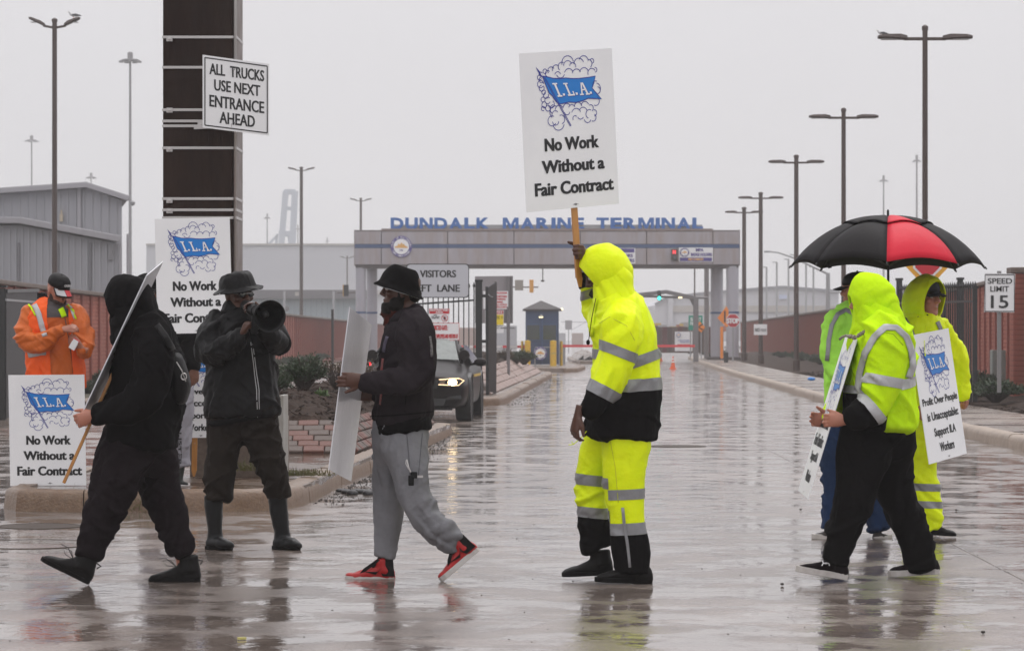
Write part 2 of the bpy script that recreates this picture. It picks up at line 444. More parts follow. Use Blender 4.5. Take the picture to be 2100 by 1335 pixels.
# mulch mound
def mound(name, outline, hz, z0, parent, seedv, amp=.03, step=.09, material=None):
    xs_ = [p[0] for p in outline]; ys_ = [p[1] for p in outline]
    nx = int((max(xs_) - min(xs_)) / step) + 2; ny = int((max(ys_) - min(ys_)) / (step * 1.5)) + 2
    o = [Vector((a, b)) for a, b in outline]; n = len(o)
    def inside(p):
        c = False
        for i in range(n):
            a, b = o[i], o[(i + 1) % n]
            if (a.y > p.y) != (b.y > p.y) and p.x < (b.x - a.x) * (p.y - a.y) / (b.y - a.y) + a.x: c = not c
        return c
    def dist(p):
        m_ = 1e9
        for i in range(n):
            a, b = o[i], o[(i + 1) % n]; ab = b - a; t = max(0, min(1, (p - a).dot(ab) / ab.length_squared)); m_ = min(m_, (p - a - ab * t).length)
        return m_
    rn = random.Random(seedv); vs = []; idx = {}
    for i in range(nx + 1):
        for j in range(ny + 1):
            p = Vector((min(xs_) + (max(xs_) - min(xs_)) * i / nx, min(ys_) + (max(ys_) - min(ys_)) * j / ny))
            dd = dist(p); ins = inside(p)
            z = z0 + (hz * (1 - math.exp(-dd / .55)) if ins else -.12 * min(1, dd / .1)) + rn.uniform(-amp, amp) * (1 if ins else 0)
            if ins or dd < .12: idx[(i, j)] = len(vs); vs.append((p.x, p.y, z))
    fs = [(idx[(i, j)], idx[(i + 1, j)], idx[(i + 1, j + 1)], idx[(i, j + 1)]) for i in range(nx) for j in range(ny) if all(k in idx for k in ((i, j), (i + 1, j), (i + 1, j + 1), (i, j + 1)))]
    g_ = G(); g_.add(vs, fs)
    base = [v for v in vs]
    for k in range(int(len(base) * .9)):
        v = rn.choice(base); s = rn.uniform(.012, .035)
        m = Euler((rn.uniform(-.6, .6), rn.uniform(-.6, .6), rn.uniform(0, 3))).to_matrix()
        g_.box((v[0] + rn.uniform(-.05, .05), v[1] + rn.uniform(-.05, .05), v[2] + .01), (s * 2.2, s * .7, s * .3), M=m)
    ob = mk(name, g_, material or M_mulch, parent, flip=False); ob['kind'] = 'stuff'; return ob
mound('mulch', [(-3.3, 28.9), (-1.84, 28.9), (-1.36, 36), (-1.3, 37.2), (-3.2, 38.5)], .38, .40, isl, 3)
def brick_patch(bl, br, tl, tr, rows, bw, seedv, th=.06, jt=.008):
    rn = random.Random(seedv); bl, br, tl, tr = map(Vector, (bl, br, tl, tr)); xf = []
    for r in range(rows):
        t = (r + .5) / rows
        a = bl.lerp(tl, t); b = br.lerp(tr, t); u = (b - a); ln = u.length; u.normalize()
        up = ((tl - bl).lerp(tr - br, .5)); up = (up - u * up.dot(u)); rh = up.length / rows; up.normalize(); nn = u.cross(up)
        x = -(r % 2) * bw / 2
        while x < ln:
            x0 = max(x, 0); x1 = min(x + bw, ln)
            if x1 - x0 > bw * .3:
                c = a + u * (x0 + x1) / 2 + nn * rn.uniform(-.006, .004)
                m = Matrix((u * ((x1 - x0 - jt) / .2), up * ((rh - min(jt, .010) - .001) / .1), nn)).transposed().to_4x4(); m.translation = c
                xf.append(m @ Matrix.Rotation(rn.uniform(-.03, .03), 4, 'Z'))
            x += bw
    return xf
bm_a = boxmesh('brick', .2, .1, .06, .008); bm_b = boxmesh('brick', .2, .1, .06, .008)
xf = brick_patch((-3.55, 27.9, .15), (-1.54, 28.0, .15), (-3.3, 28.85, .42), (-1.84, 28.9, .43), 6, .21, 5)
xf2 = brick_patch((-1.54, 28.0, .15), (-1.02, 37.3, .15), (-1.84, 28.9, .43), (-1.33, 37.2, .43), 4, .15, 6, jt=.014)
allx = xf + xf2
ra = random.Random(2); A = []; B = []
for m in allx: (A if ra.random() < .55 else B).append(m)
skirt = mk('brick_bed', G().add([(-3.6, 27.85, .12), (-1.52, 27.95, .12), (-3.3, 28.85, .39), (-1.84, 28.9, .39), (-1.0, 37.4, .12), (-1.33, 37.2, .39), (-3.3, 38.6, .39), (-1.0, 38.2, .10), (-3.4, 39, .1), (-1.36, 37.3, .39), (-3.9 + .3, 30, .14)], [(0, 1, 3, 2), (1, 4, 5, 3)]), mat('joint_sand', (.07, .048, .038), .8), isl)
skirt['kind'] = 'structure'
for X_, me_, mt in ((A, bm_a, M_brick), (B, bm_b, M_brick2)): 
    X_.sort(key=lambda m: m.translation.y)
    pieces('brick', me_, mt, X_, isl, 300)
# ---- second island
out2 = [(-2.7, 60), (-2.9, 54.5), (-2.7, 53.7), (-.5, 53.3), (-.25, 53.6), (-.12, 55), (.55, 72), (1.27, 90), (1.31, 93), (1.1, 95), (-2.0, 97), (-2.7, 60)]
isl2 = mk('traffic_island', G().prism([(x * .97 - .03, 53.5 + (y - 53.3) * .985, -.02) for x, y in out2[:-1]], (0, 0, .165)), M_walk)
tag(isl2, kind='structure'); kerb_run(out2, isl2, step=.5, seg=3, jitter=.01)
mound('mulch', [(-2.3, 57.2), (-.95, 56.7), (-.3, 73), (.15, 90), (.1, 93), (-1.8, 94)], .2, .62, isl2, 4, step=.2, amp=.04)
xf = brick_patch((-.42, 56, .15), (.25, 73, .15), (-.95, 56.6, .62), (-.3, 73, .62), 4, .5, 7, jt=.045) + brick_patch((.25, 73, .15), (.95, 91, .15), (-.3, 73, .62), (.15, 90, .62), 4, .5, 8, jt=.05)
xf += brick_patch((-2.75, 55.5, .15), (-.42, 56, .15), (-2.3, 57.2, .62), (-.95, 56.6, .62), 4, .3, 12, jt=.02)
skirt2 = mk('brick_bed', G().add([(-.38, 55.9, .11), (.27, 73, .11), (.97, 91.2, .11), (-.95, 56.5, .57), (-.3, 73, .57), (.15, 90.2, .57), (-2.75, 55.5, .11), (-2.3, 57.2, .57), (-2.2, 95, .11), (-1.8, 94, .57), (.9, 94, .1)], [(0, 1, 4, 3), (1, 2, 5, 4), (6, 0, 3, 7), (6, 7, 9, 8), (8, 9, 5, 10)]), MATS['joint_sand'], isl2)
skirt2['kind'] = 'structure'
bm_c = boxmesh('brick', .2, .1, .06, .008)
M_brick3 = mat('paver_rose', (.27, .17, .14), .45, var=[(3, .8, (.18, .12, .1)), (15, .6, (.33, .24, .2))])
pieces('brick', bm_c, M_brick3, sorted(xf, key=lambda m: m.translation.y), isl2, 300)
# ---- booth island and right-hand far island
out3 = [(.35, 127), (.3, 106), (.6, 103.5), (1.9, 103), (2.4, 104), (2.9, 112), (2.7, 127), (.35, 127)]
isl3 = mk('traffic_island', G().prism([(x * .98, y, -.02) for x, y in out3[:-1]], (0, 0, .165)), M_walk); tag(isl3, kind='structure'); kerb_run(out3, isl3, step=1, seg=4)
out4 = [(3.1, 160), (2.9, 138), (3.2, 134), (4.0, 133.5), (4.3, 137), (5.0, 160), (3.1, 160)]
isl4 = mk('traffic_island', G().prism([(x, y, -.02) for x, y in out4[:-1]], (0, 0, .165)), M_walk); tag(isl4, kind='structure'); kerb_run(out4, isl4, step=1, seg=4)
mound('mulch', [(3.2, 158), (3.2, 139), (4.1, 138), (4.7, 158)], .6, .15, isl4, 9, step=.5, material=M_walk)
# ---- right-hand kerb, pavement and planting bed
KR = [(6.6, 18), (6.0, 26), (5.8, 32), (5.8, 36), (5.88, 45), (6.05, 55), (6.5, 69), (7.3, 95), (8.95, 138), (10.2, 165)]
walk = mk('pavement', G().add([v for (x, y) in KR for v in ((x + .1, y, .142), (x + 1.75, y, .15), (x + 1.75, y, -.02))], [f for i in range(len(KR) - 1) for f in ((3 * i, 3 * i + 1, 3 * i + 4, 3 * i + 3),)]), M_walk)
tag(walk, kind='structure'); kerb_run(KR, walk, side=1 if False else -1, step=.6, seg=3, material=M_curbR)
# expansion joints in the pavement
for i in range(26):
    y = 24 + i * 1.6 * (1 + i * .06)
    k = next(j for j in range(len(KR) - 1) if KR[j + 1][1] > y); t = (y - KR[k][1]) / (KR[k + 1][1] - KR[k][1]); x = KR[k][0] + t * (KR[k + 1][0] - KR[k][0])
    jo = mk('pavement_joint', G().box((x + .95, y, .147), (1.55, .012, .01)), MATS['joint_sand'], walk); jo['kind'] = 'structure'
WR = [P(2130, 560, 48), P(2100, 565, 51.3), P(2003, 588, 63), P(1850, 613, 83), P(1704, 637, 121), P(1612, 650, 160), P(1519, 662, 229)]
bed = mk('planting_bed', G(), M_mulch) if False else None
bv = []
for i in range(40):
    y = 22 + i * 4.2
    def itp(pts, y):
        for a, b in zip(pts[:-1], pts[1:]):
            if a[1] <= y <= b[1]: t = (y - a[1]) / (b[1] - a[1]); return a[0] + t * (b[0] - a[0])
        return pts[0][0] if y < pts[0][1] else pts[-1][0]
    xa_ = itp(KR, y) + 1.72; xb_ = max(itp([(p.x, p.y) for p in WR], y) + .6, xa_ + 1)
    for k in range(9): bv.append((xa_ + (xb_ - xa_) * k / 8, y, .13 + .22 * (k / 8) + rr.uniform(-.02, .02) * (k > 0)))
gb = G().add(bv, [(i * 9 + k, i * 9 + k + 1, i * 9 + k + 10, i * 9 + k + 9) for i in range(39) for k in range(8)])
for k in range(5000):
    y = 30 + 60 * rr.random() ** 1.3; xa_ = itp(KR, y) + 1.75; x = xa_ + rr.random() * 2.4; s = rr.uniform(.015, .04)
    gb.box((x, y, .14 + .1 * (x - xa_) / 2 + .01), (s * 2, s * .8, s * .5), rr.uniform(0, 3))
tag(mk('mulch_bed', gb, M_mulch, flip=False), 'dark mulch bed between the right pavement and the brick wall', 'mulch', kind='stuff')
# ---- left-hand kerb and verge
KL = [(-7.8, 22), (-7.45, 42), (-7.4, 58), (-7.1, 89), (-7.0, 125)]
vl = mk('verge', G().add([v for (x, y) in KL for v in ((x - .1, y, .14), (x - 3.5, y, .2))], [(2 * i, 2 * i + 2, 2 * i + 3, 2 * i + 1) for i in range(len(KL) - 1)]), mat('verge_soil', (.06, .05, .035), .8, bump=[(8, .03)], var=[(3, .9, (.05, .07, .02)), (20, .7, (.1, .08, .06))]))
tag(vl, kind='structure'); kerb_run(KL, vl, side=1, h=.2, seg=3, step=1)

# ------------------------------------------------------------------ brick walls with ribs
M_wall = mat('wall_brick', (.44, .13, .09), .7, spec=.2, bump=[(30, .005)], var=[(2.5, .7, (.28, .09, .065)), (20, .6, (.42, .17, .125)), (.5, .4, (.24, .10, .085))])
M_wallb = mat('wall_back', (.30, .09, .065), .7, spec=.2, var=[(4, .8, (.13, .06, .05))])
M_rib = mat('wall_rib', (.27, .085, .064), .7, spec=.2)
M_cap = mat('wall_cap', (.16, .12, .10), .6, var=[(6, .8, (.1, .075, .06))])
def ribbed_wall(label, pts, ztop, zbot, face, dmax, rib=1.35, lbl_group=None):
    base = pts[0].copy(); base.z = zbot
    w_ = thing('brick_wall', base, label, 'wall'); w_['kind'] = 'thing'
    xr = []; xb = []
    g_ = G(); gc = G()
    for a, b in zip(pts[:-1], pts[1:]):
        a = a.copy(); b = b.copy(); a.z = b.z = 0; d = (b - a); ln = d.length; d.normalize(); nn = Vector((-d.y, d.x, 0)) * face
        yaw = math.atan2(d.y, d.x)
        m = (a + b) / 2
        g_.box((m.x - nn.x * .06, m.y - nn.y * .06, (ztop + zbot) / 2 - .2), (ln + .02, .1, ztop - zbot + .36), yaw)
        gc.box((m.x, m.y, ztop + .02), (ln, .24, .08), yaw)
        n = int(ln / rib)
        for k in range(n):
            p = a + d * (k * ln / n)
            Mx = Matrix.Translation((p.x + nn.x * .02, p.y + nn.y * .02, (ztop + zbot) / 2)) @ Matrix.Rotation(yaw, 4, 'Z')
            xr.append(Mx)
            if p.y < dmax:
                nr = int((ztop - zbot) / .085)
                for r in range(nr):
                  for kk in range(3):
                    q = p + d * (.06 + (kk + .5) * (ln / n - .1) / 3)
                    xb.append(Matrix.Translation((q.x, q.y, zbot + .045 + r * .085)) @ Matrix.Rotation(yaw, 4, 'Z') @ Matrix.Translation((0, face * rr.uniform(-.004, .003), 0)))
    xb.sort(key=lambda m: m.translation.y); xr.sort(key=lambda m: m.translation.y)
    o = mk('wall_panel', g_, M_wallb, w_); mk('wall_cap', gc, M_cap, w_, bevel=.015)
    pieces('rib', boxmesh('rib', .1, .09, ztop - zbot, 0), M_rib, xr, w_, 300)
    pieces('brick', boxmesh('brick', .40, .04, .074, 0), M_wall, xb, w_, 290)
    return w_
WL = [Vector((-8.55, 43, 0)), Vector((-9.0, 58, 0)), Vector((-9.3, 85, 0)), Vector((-9.6, 125, 0)), Vector((-9.8, 180, 0)), Vector((-10.0, 225, 0))]
ribbed_wall('long brick wall with dark vertical ribs, receding on the left behind the picketers', WL, 2.2, .12, -1, 125)
ribbed_wall('long brick wall with dark vertical ribs, receding behind the lampposts on the right', WR, 2.4, .15, 1, 120)
# pillar at the right edge
pl = thing('brick_pillar', P(2094, 790, 50.2), 'red brick pillar at the right edge beside the speed limit sign', 'pillar')
g = G()
c = P(2098, 700, 50)
mk('pillar_core', G().box((c.x, c.y, 1.25), (.36, .36, 2.3)), M_wallb, pl); mk('pillar_cap', G().box((c.x, c.y, 2.46), (.5, .5, .1)), M_cap, pl, bevel=.01)
xf = []
for r in range(25):
    for k in (-1, 1):
        for sx, ang in ((0, 0), (-1, math.pi / 2)):
            if ang == 0: t = Matrix.Translation((c.x + k * .1, c.y - .19, .2 + r * .09))
            else: t = Matrix.Translation((c.x - .19, c.y + k * .1, .2 + r * .09)) @ Matrix.Rotation(ang, 4, 'Z')
            xf.append(t)
pieces('brick', boxmesh('brick', .19, .03, .078), M_wall, xf, pl)
# ------------------------------------------------------------------ signs (pickets)
M_card = mat('sign_card', (.88, .88, .89), .38, bump=[(300, .0003)], var=[(3, .25, (.72, .72, .75))])
M_plast = mat('corrugated_plastic', (.70, .70, .73), .25, coat=.3, bump=[(120, .002)], var=[(4, .6, (.58, .58, .63)), (60, .4, (.8, .8, .84))], stretch=(1, 1, .35))
M_wood = mat('stick_wood', (.50, .22, .05), .35, bump=[(60, .002)], var=[(8, .7, (.38, .15, .03)), (40, .4, (.6, .3, .08))], stretch=(1, 1, .15), coat=.3)
def curls():
    """line work of scrolls and clouds round the banner, in sign units"""
    out = []
    def arc(cx, cy, r, a0, a1, k=8, ry=None):
        ry = ry or r * .72
        out.append([(cx + r * math.cos(R(a0 + (a1 - a0) * i / k)), cy + ry * math.sin(R(a0 + (a1 - a0) * i / k))) for i in range(k + 1)])
    def px(x, y): return ((x - 67) / 665, 1 - (y - 33) / 950)
    for x, y, r, a0, a1 in [(405, 108, 42, 10, 190), (405, 125, 30, 20, 180), (440, 130, 22, -20, 170), (362, 128, 26, 60, 230), (485, 120, 36, 20, 175), (520, 105, 34, 0, 160), (555, 120, 25, -60, 100), (580, 105, 14, -100, 150),
                            (320, 142, 26, 40, 200), (285, 150, 24, 30, 210), (260, 165, 18, 40, 250), (350, 165, 30, 200, 340), (410, 175, 32, 20, 160), (465, 178, 30, 20, 170), (520, 175, 32, 20, 165), (575, 178, 28, 30, 200), (600, 160, 14, -90, 100), (330, 180, 22, 20, 160),
                            (240, 150, 14, 0, 330), (210, 165, 12, 20, 330), (200, 185, 15, 60, 330), (215, 200, 18, 20, 300), (205, 225, 22, 0, 330), (212, 250, 18, 90, 400), (225, 275, 14, 0, 330), (240, 295, 18, 90, 380), (218, 318, 15, 0, 330), (250, 325, 20, 40, 330), (225, 350, 18, 90, 390), (250, 372, 18, 0, 330), (275, 350, 22, 200, 420), (215, 372, 13, 0, 300),
                            (600, 275, 34, -60, 80), (612, 285, 20, -90, 90), (598, 250, 22, 60, 200),
                            (300, 400, 38, 70, 230), (300, 415, 24, 40, 200), (275, 450, 30, 60, 330), (320, 468, 40, 200, 350), (340, 445, 26, -80, 110), (300, 455, 22, 180, 360), (290, 380, 26, 90, 240), (330, 390, 30, 20, 170),
                            (385, 378, 26, 20, 170), (420, 385, 24, 20, 160), (385, 400, 20, 190, 350), (465, 378, 28, 10, 170), (515, 376, 28, 20, 170), (555, 390, 20, -60, 120), (450, 420, 34, 20, 160), (500, 412, 30, 10, 150), (545, 425, 26, 60, 250), (580, 420, 18, -90, 100), (570, 448, 22, -120, 60), (530, 452, 24, 190, 340), (440, 445, 16, 40, 210), (480, 430, 22, 200, 330), (595, 350, 26, -120, 60)]:
        arc(px(x, y)[0], px(x, y)[1], r / 665, a0, a1)
    return out, px
CURLS, PXS = curls()
def ila_art(fr, parent, asp):
    g = G(); e = .0022
    px = PXS
    outline = [(222, 178), (260, 186), (300, 196), (345, 200), (385, 198), (430, 204), (480, 206), (540, 204), (600, 198), (586, 240), (572, 270), (600, 300), (637, 341), (590, 334), (540, 330), (500, 342), (450, 350), (400, 344), (360, 350), (328, 353), (300, 325), (285, 300), (262, 282), (245, 240), (232, 210)]
    def o2(s): return [px(410 + (x - 410) * s, 270 + (y - 270) * s) for x, y in outline]
    gb = poly(G(), fr, o2(1.0), e)
    mk('banner', gb, M_blue, parent, flip=False)
    edge = [px(x, y) for x, y in outline + outline[:1]]
    ribbon(g, fr, edge, .008, e + .0006, asp)
    for c in CURLS: ribbon(g, fr, c, .0062, e, asp)
    for dx in (-3, 5): ribbon(g, fr, [px(232 + dx, 185), px(328 + dx, 353), px(404 + dx, 487)], .006, e + .0004, asp)
    ribbon(g, fr, [px(404 - 4, 489), px(410, 484)], .008, e, asp)
    poly(g, fr, [px(176, 120), px(205, 150), px(215, 178), px(196, 160)], e)
    mk('line_work', g, M_navy, parent, flip=False)
    # I.L.A. with slab serifs
    gl = G(); gs = G()
    def L_(pts, x, y, sh=.42, s=1.0):
        for gg, k, ee in ((gs, 1.0, e + .0010), (gl, 1.0, e + .0016)):
            q = []
            for a, b in pts:
                aa = x + a * s + (b) * sh * s * 1.0; bb = y + b * s
                q.append(px(aa + (5 if gg is gs else 0), bb + (4 if gg is gs else 0)))
            poly(gg, fr, q[::-1], ee)
    # glyph units: width ~45, height 85, y down
    for pts in ([(0, 0), (34, 0), (34, 9), (0, 9)], [(10, 9), (24, 9), (24, 76), (10, 76)], [(0, 76), (34, 76), (34, 85), (0, 85)]): L_(pts, 285, 224, .44)
    for pts in ([(0, 0), (32, 0), (32, 8), (0, 8)], [(9, 8), (22, 8), (22, 70), (9, 70)], [(0, 70), (50, 70), (50, 79), (0, 79)], [(42, 52), (50, 52), (50, 70), (42, 70)]): L_(pts, 362, 228, .44)
    for pts in ([(14, 0), (24, 0), (7, 68), (-3, 68)], [(20, 0), (32, 0), (48, 68), (34, 68)], [(10, 40), (36, 40), (38, 48), (8, 48)], [(-14, 68), (14, 68), (14, 76), (-14, 76)], [(28, 68), (58, 68), (58, 76), (28, 76)]): L_(pts, 474, 232, .30)
    for x, y in ((366, 296), (458, 296), (560, 296)): L_([(-7, -6), (7, -6), (7, 8), (-7, 8)], x, y, .3)
    mk('letter_shadow', gs, M_navy, parent, flip=False); mk('letters', gl, M_card, parent, flip=False)
def picket(tl, tr, bl, label, lines=None, stick=None, group='printed picket signs', material=None, back=False, art=True, th=.005):
    fr = Frame(tl, tr, bl)
    s = thing('picket_sign', fr.p(.5, 0), label, 'picket sign', group)
    mk('panel', fr.board(th), material or M_card, s, bevel=.0008)
    if art:
        asp = fr.u.length / fr.v.length
        ila_art(fr, s, asp)
        g = G()
        letters(fr, lines, M_ink, s, .0024, .022, .0045 if lines[0][0] == 'No Work' else .0022)
        ribbon(g, fr, [(.495, .022), (.555, .022)], .003, .0022, asp); disc(g, fr, .525, .022, .013, .007, .0022, 12, r0=.6)
        mk('union_mark', g, M_ink, s, flip=False)
    if stick:
        a, b, w_ = stick
        d = (b - a).normalized()
        g = G().bar(a, b - d * .05, w_, .014, up=fr.n)
        side = d.cross(fr.n).normalized()
        g.prism([b - d * .05 - side * w_ / 2, b - d * .05 + side * w_ / 2, b + side * w_ * .15, b - side * w_ * .15], fr.n * .014)
        mk('stick', g, M_wood, s)
        # staples
        gs_ = G()
        for t in (.08, .3): gs_.bar(a.lerp(b, t) - side * .008 + fr.n * .01, a.lerp(b, t) + side * .008 + fr.n * .01, .0015, .0015)
        mk('staple', gs_, M_steel, s)
    return s, fr
NOWORK = [('No Work', .225, .805, .37, .452), ('Without a', .185, .855, .232, .313), ('Fair Contract', .10, .945, .092, .176)]
PROFIT = [('Profit Over People', .05, .96, .425, .50), ('is Unacceptable:', .12, .93, .30, .385), ('Support ILA', .24, .80, .175, .26), ('Workers', .33, .70, .07, .14)]
MACH = [("Machines Don't", .08, .92, .425, .50), ('Feed Families:', .13, .87, .31, .385), ('Support ILA', .22, .80, .20, .275), ('Workers', .30, .72, .085, .155)]
# middle sign held up high
dm = 15.05
tl = P(1065, 110, dm - .17); tr = P(1255, 99, dm + .17); bl = P(1080, 436, dm - .17)
sA, fA = picket(tl, tr, bl, 'white No Work Without a Fair Contract sign held highest, in the middle of the photo', NOWORK,
    stick=(P(1168, 280, dm + .02), P(1188, 589, dm + .03), .034))
# small torn edge marks and pressed line on the sign
# sign in front of the steel pole
dp = 21.3
picket(P(317, 449, dp), P(471, 446, dp), P(323, 685, dp), 'white No Work sign held up in front of the rusty steel pole', NOWORK)
dl = 22.0
picket(P(17, 769, dl), P(173, 768, dl), P(21, 996, dl), 'white No Work sign standing on the kerb before the man in orange', NOWORK)
picket(P(330, 696, 22.5), P(405, 695, 22.5) + Vector((.30, 0, 0)), P(332, 898, 22.5), 'white Profit Over People sign with its stick down, behind the megaphone man', PROFIT,
    stick=(P(400, 880, 22.52), P(398, 977, 22.52), .042))
# sign seen from behind, carried by the man in black
d1 = 14.75
s1, f1 = picket(P(302, 565, d1), P(335, 537, d1 + .5), P(158, 873, d1), 'white sign seen nearly edge on, carried by the person in the black hoodie', art=False, material=M_plast,
    stick=None, th=.006)
d_ = (P(131, 990, d1 + .1) - P(270, 684, d1 + .1))
g = G().bar(P(268, 684, d1 + .13), P(131, 990, d1 + .13), .03, .016, up=f1.n); mk('stick', g, M_wood, s1, bevel=.002)
# sign held by the man with the grey hoodie, back turned to us
d3 = 15.0
picket(P(718, 630, d3), P(762, 666, d3 + .57), P(675, 963, d3), 'blank back of the translucent sign held by the man in the charcoal hoodie', art=False, material=M_plast, th=.006)
# sign round the neck of the man in the lime hoodie
d5 = 15.3
s5, f5 = picket(P(1733, 691, d5 + .3), P(1757, 696, d5 - .25), P(1636, 1006, d5 + .3), "Machines Don't Feed Families sign hung by a rope on the man in the lime hoodie", MACH)
d7 = 18.0
picket(P(1867, 688, d7 - .2), P(1945, 673, d7 + .3), P(1906, 952, d7 - .2), 'white Profit Over People sign held by the smiling man in the yellow rain suit', PROFIT)

# ------------------------------------------------------------------ rusty steel pole with straps and truck sign
M_rust = mat('dark_rust_steel', (.017, .0075, .005), .55, 0, spec=.12, bump=[(25, .004)], var=[(1.6, .7, (.036, .018, .012)), (9, .6, (.010, .005, .004)), (3, .25, (.05, .035, .03))], stretch=(1, 1, .25))
pd = 23.2
base = P(408, 968, pd); base.z = .148
pole = thing('steel_pole', base, 'massive dark rusty steel pole bound with metal straps on a concrete footing', 'pole')
x0 = P(334, 0, pd).x; x1 = P(477, 0, pd).x; x2 = P(485, 0, pd).x
g = G().box(((x0 + x1) / 2, pd + .3, 4.9), (x1 - x0, .6, 8.6)); mk('column', g, M_rust, pole, bevel=.01)
mk('side_flange', G().box(((x1 + x2) / 2 + .001, pd + .28, 4.9), (x2 - x1, .5, 8.6)), mat('flange_grey', (.2, .17, .16), .5, .3, var=[(3, .8, (.1, .06, .045))]), pole, bevel=.008)
mk('corner_conduit', G().tube([(x2 - .008, pd - .012, .9), (x2 - .008, pd - .012, 8)], .012), M_steel, pole, smooth=True)
fx0 = P(388, 0, 23.4).x; fx1 = P(574, 0, 23.4).x
mk('footing', G().box(((fx0 + fx1) / 2, 23.4 + .5, .38), (fx1 - fx0, .95, .5)), mat('footing_concrete', (.14, .10, .075), .5, bump=[(20, .01)], var=[(4, .9, (.07, .05, .035)), (20, .6, (.2, .15, .12))]), pole, bevel=.02)
mk('guard_plate', G().box((P(579, 0, 23.3).x, 23.4, .48), (.04, .5, .68)), mat('plate_grey', (.32, .31, .29), .6, var=[(4, .8, (.22, .2, .17))]), pole, bevel=.005)
for py, by in ((77, 80), (139, None), (226, 226), (249, None), (259, 256), (304, 306), (408, 411), (431, 432), (447, None)):
    z = P(0, py, pd).z
    gs_ = G().box(((x0 + x1) / 2, pd - .004, z), (x1 - x0 + .012, .008, .022)).box((x2, pd + .25, z), (.01, .55, .022)).box(((x1 + x2) / 2, pd + .02, z), (x2 - x1 + .008, .01, .022))
    s_ = mk('strap', gs_, M_steel, pole, bevel=.002)
    if by:
        bx = P(348 if py != 259 else 412, 0, pd).x; bz = P(0, by, pd).z
        gb = G().box((bx, pd - .013, bz - .004), (.05, .016, .04)).lathe((bx, pd - .02, bz - .004), (0, -1, 0), [(.012, 0), (.012, .008), (.006, .010)], 10)
        mk('buckle', gb, M_steel, s_, bevel=.002)
# truck sign
ds = 22.85
fr = Frame(P(416, 113, ds - .05), P(552, 132, ds + .28), P(416, 262, ds - .05))
ts = thing('road_sign', fr.p(0, .5), 'white sign ALL TRUCKS USE NEXT ENTRANCE AHEAD strapped to the steel pole', 'sign')
mk('plate', fr.board(.004), M_white, ts)
g = G()
for (a, b) in (((.03, .035), (.97, .035)), ((.97, .035), (.97, .965)), ((.97, .965), (.03, .965)), ((.03, .965), (.03, .035))): ribbon(g, fr, [a, b], .016, .002, 1)
mk('border', g, M_ink, ts, flip=False)
letters(fr, (('ALL  TRUCKS', .10, .92, .745, .90), ('USE NEXT', .17, .86, .53, .685), ('ENTRANCE', .10, .92, .30, .465), ('AHEAD', .25, .78, .09, .25)), M_ink, ts, .0022, .012, .004)
mk('bracket', G().bar(P(477, 258, ds + .1), P(400, 262, pd - .02), .03, .03), M_steel, ts); mk('bracket', G().bar(P(477, 130, ds + .12), P(470, 130, pd - .01), .03, .03), M_steel, ts)
for px_, py_ in ((480, 143), (482, 252)):
    mk('bolt', G().lathe(P(px_, py_, ds + .09), (0, -1, 0), [(.008, 0), (.008, .02), (.003, .022)], 8), M_grey, ts)

# ------------------------------------------------------------------ terminal gantry
M_panel = mat('gantry_panel', (.38, .36, .39), .5, bump=[(2, .01)], var=[(.6, .6, (.30, .28, .31)), (1.6, .7, (.30, .23, .20))], stretch=(1.6, 1, .25))
M_col = mat('gantry_column', (.42, .41, .45), .4, .2, var=[(.8, .6, (.34, .33, .37))], stretch=(1, 1, .3))
M_navyp = mat('gantry_blue', (.045, .085, .19), .5)
M_letter = mat('gantry_letter', (.025, .13, .42), .45)
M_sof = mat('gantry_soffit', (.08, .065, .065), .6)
dg = 139.0; sg = F / dg
gt = thing('terminal_gantry', P(1122, 745, dg), 'grey entrance gantry spanning the road with blue DUNDALK MARINE TERMINAL letters', 'gantry')
seams = [727, 782, 918, 1054, 1190, 1326, 1462, 1517]
for i in range(7):
    a, b = P(seams[i], 0, dg).x + .02, P(seams[i + 1], 0, dg).x - .02
    for py0, py1 in ((475, 501), (509, 543)):
        z0, z1 = P(0, py1, dg).z, P(0, py0, dg).z
        o = mk('panel', G().box(((a + b) / 2, dg + .05, (z0 + z1) / 2), (b - a, .1, z1 - z0 - .02)), M_panel, gt, bevel=.01)
xa, xb = P(727, 0, dg).x, P(1517, 0, dg).x
mk('stripe', G().box(((xa + xb) / 2, dg + .06, P(0, 505, dg).z), (xb - xa - .02, .1, .18)), M_navyp, gt)
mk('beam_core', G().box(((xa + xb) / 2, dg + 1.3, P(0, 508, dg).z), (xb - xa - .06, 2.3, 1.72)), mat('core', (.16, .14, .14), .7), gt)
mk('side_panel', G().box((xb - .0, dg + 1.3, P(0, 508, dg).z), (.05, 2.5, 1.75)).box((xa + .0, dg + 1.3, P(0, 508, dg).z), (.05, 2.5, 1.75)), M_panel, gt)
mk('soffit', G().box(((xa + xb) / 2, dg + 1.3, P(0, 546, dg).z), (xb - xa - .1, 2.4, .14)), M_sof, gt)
mk('letter_ledge', G().box(((P(782, 0, dg).x + P(1462, 0, dg).x) / 2, dg + .3, P(0, 471.5, dg).z), (P(1462, 0, dg).x - P(782, 0, dg).x, .6, .12)), mat('ledge', (.23, .18, .17), .6), gt)
mk('letter_rail', G().box(((P(801, 0, dg).x + P(1441, 0, dg).x) / 2, dg + .2, P(0, 465, dg).z), (P(1441, 0, dg).x - P(801, 0, dg).x, .05, .2)), M_grey, gt)
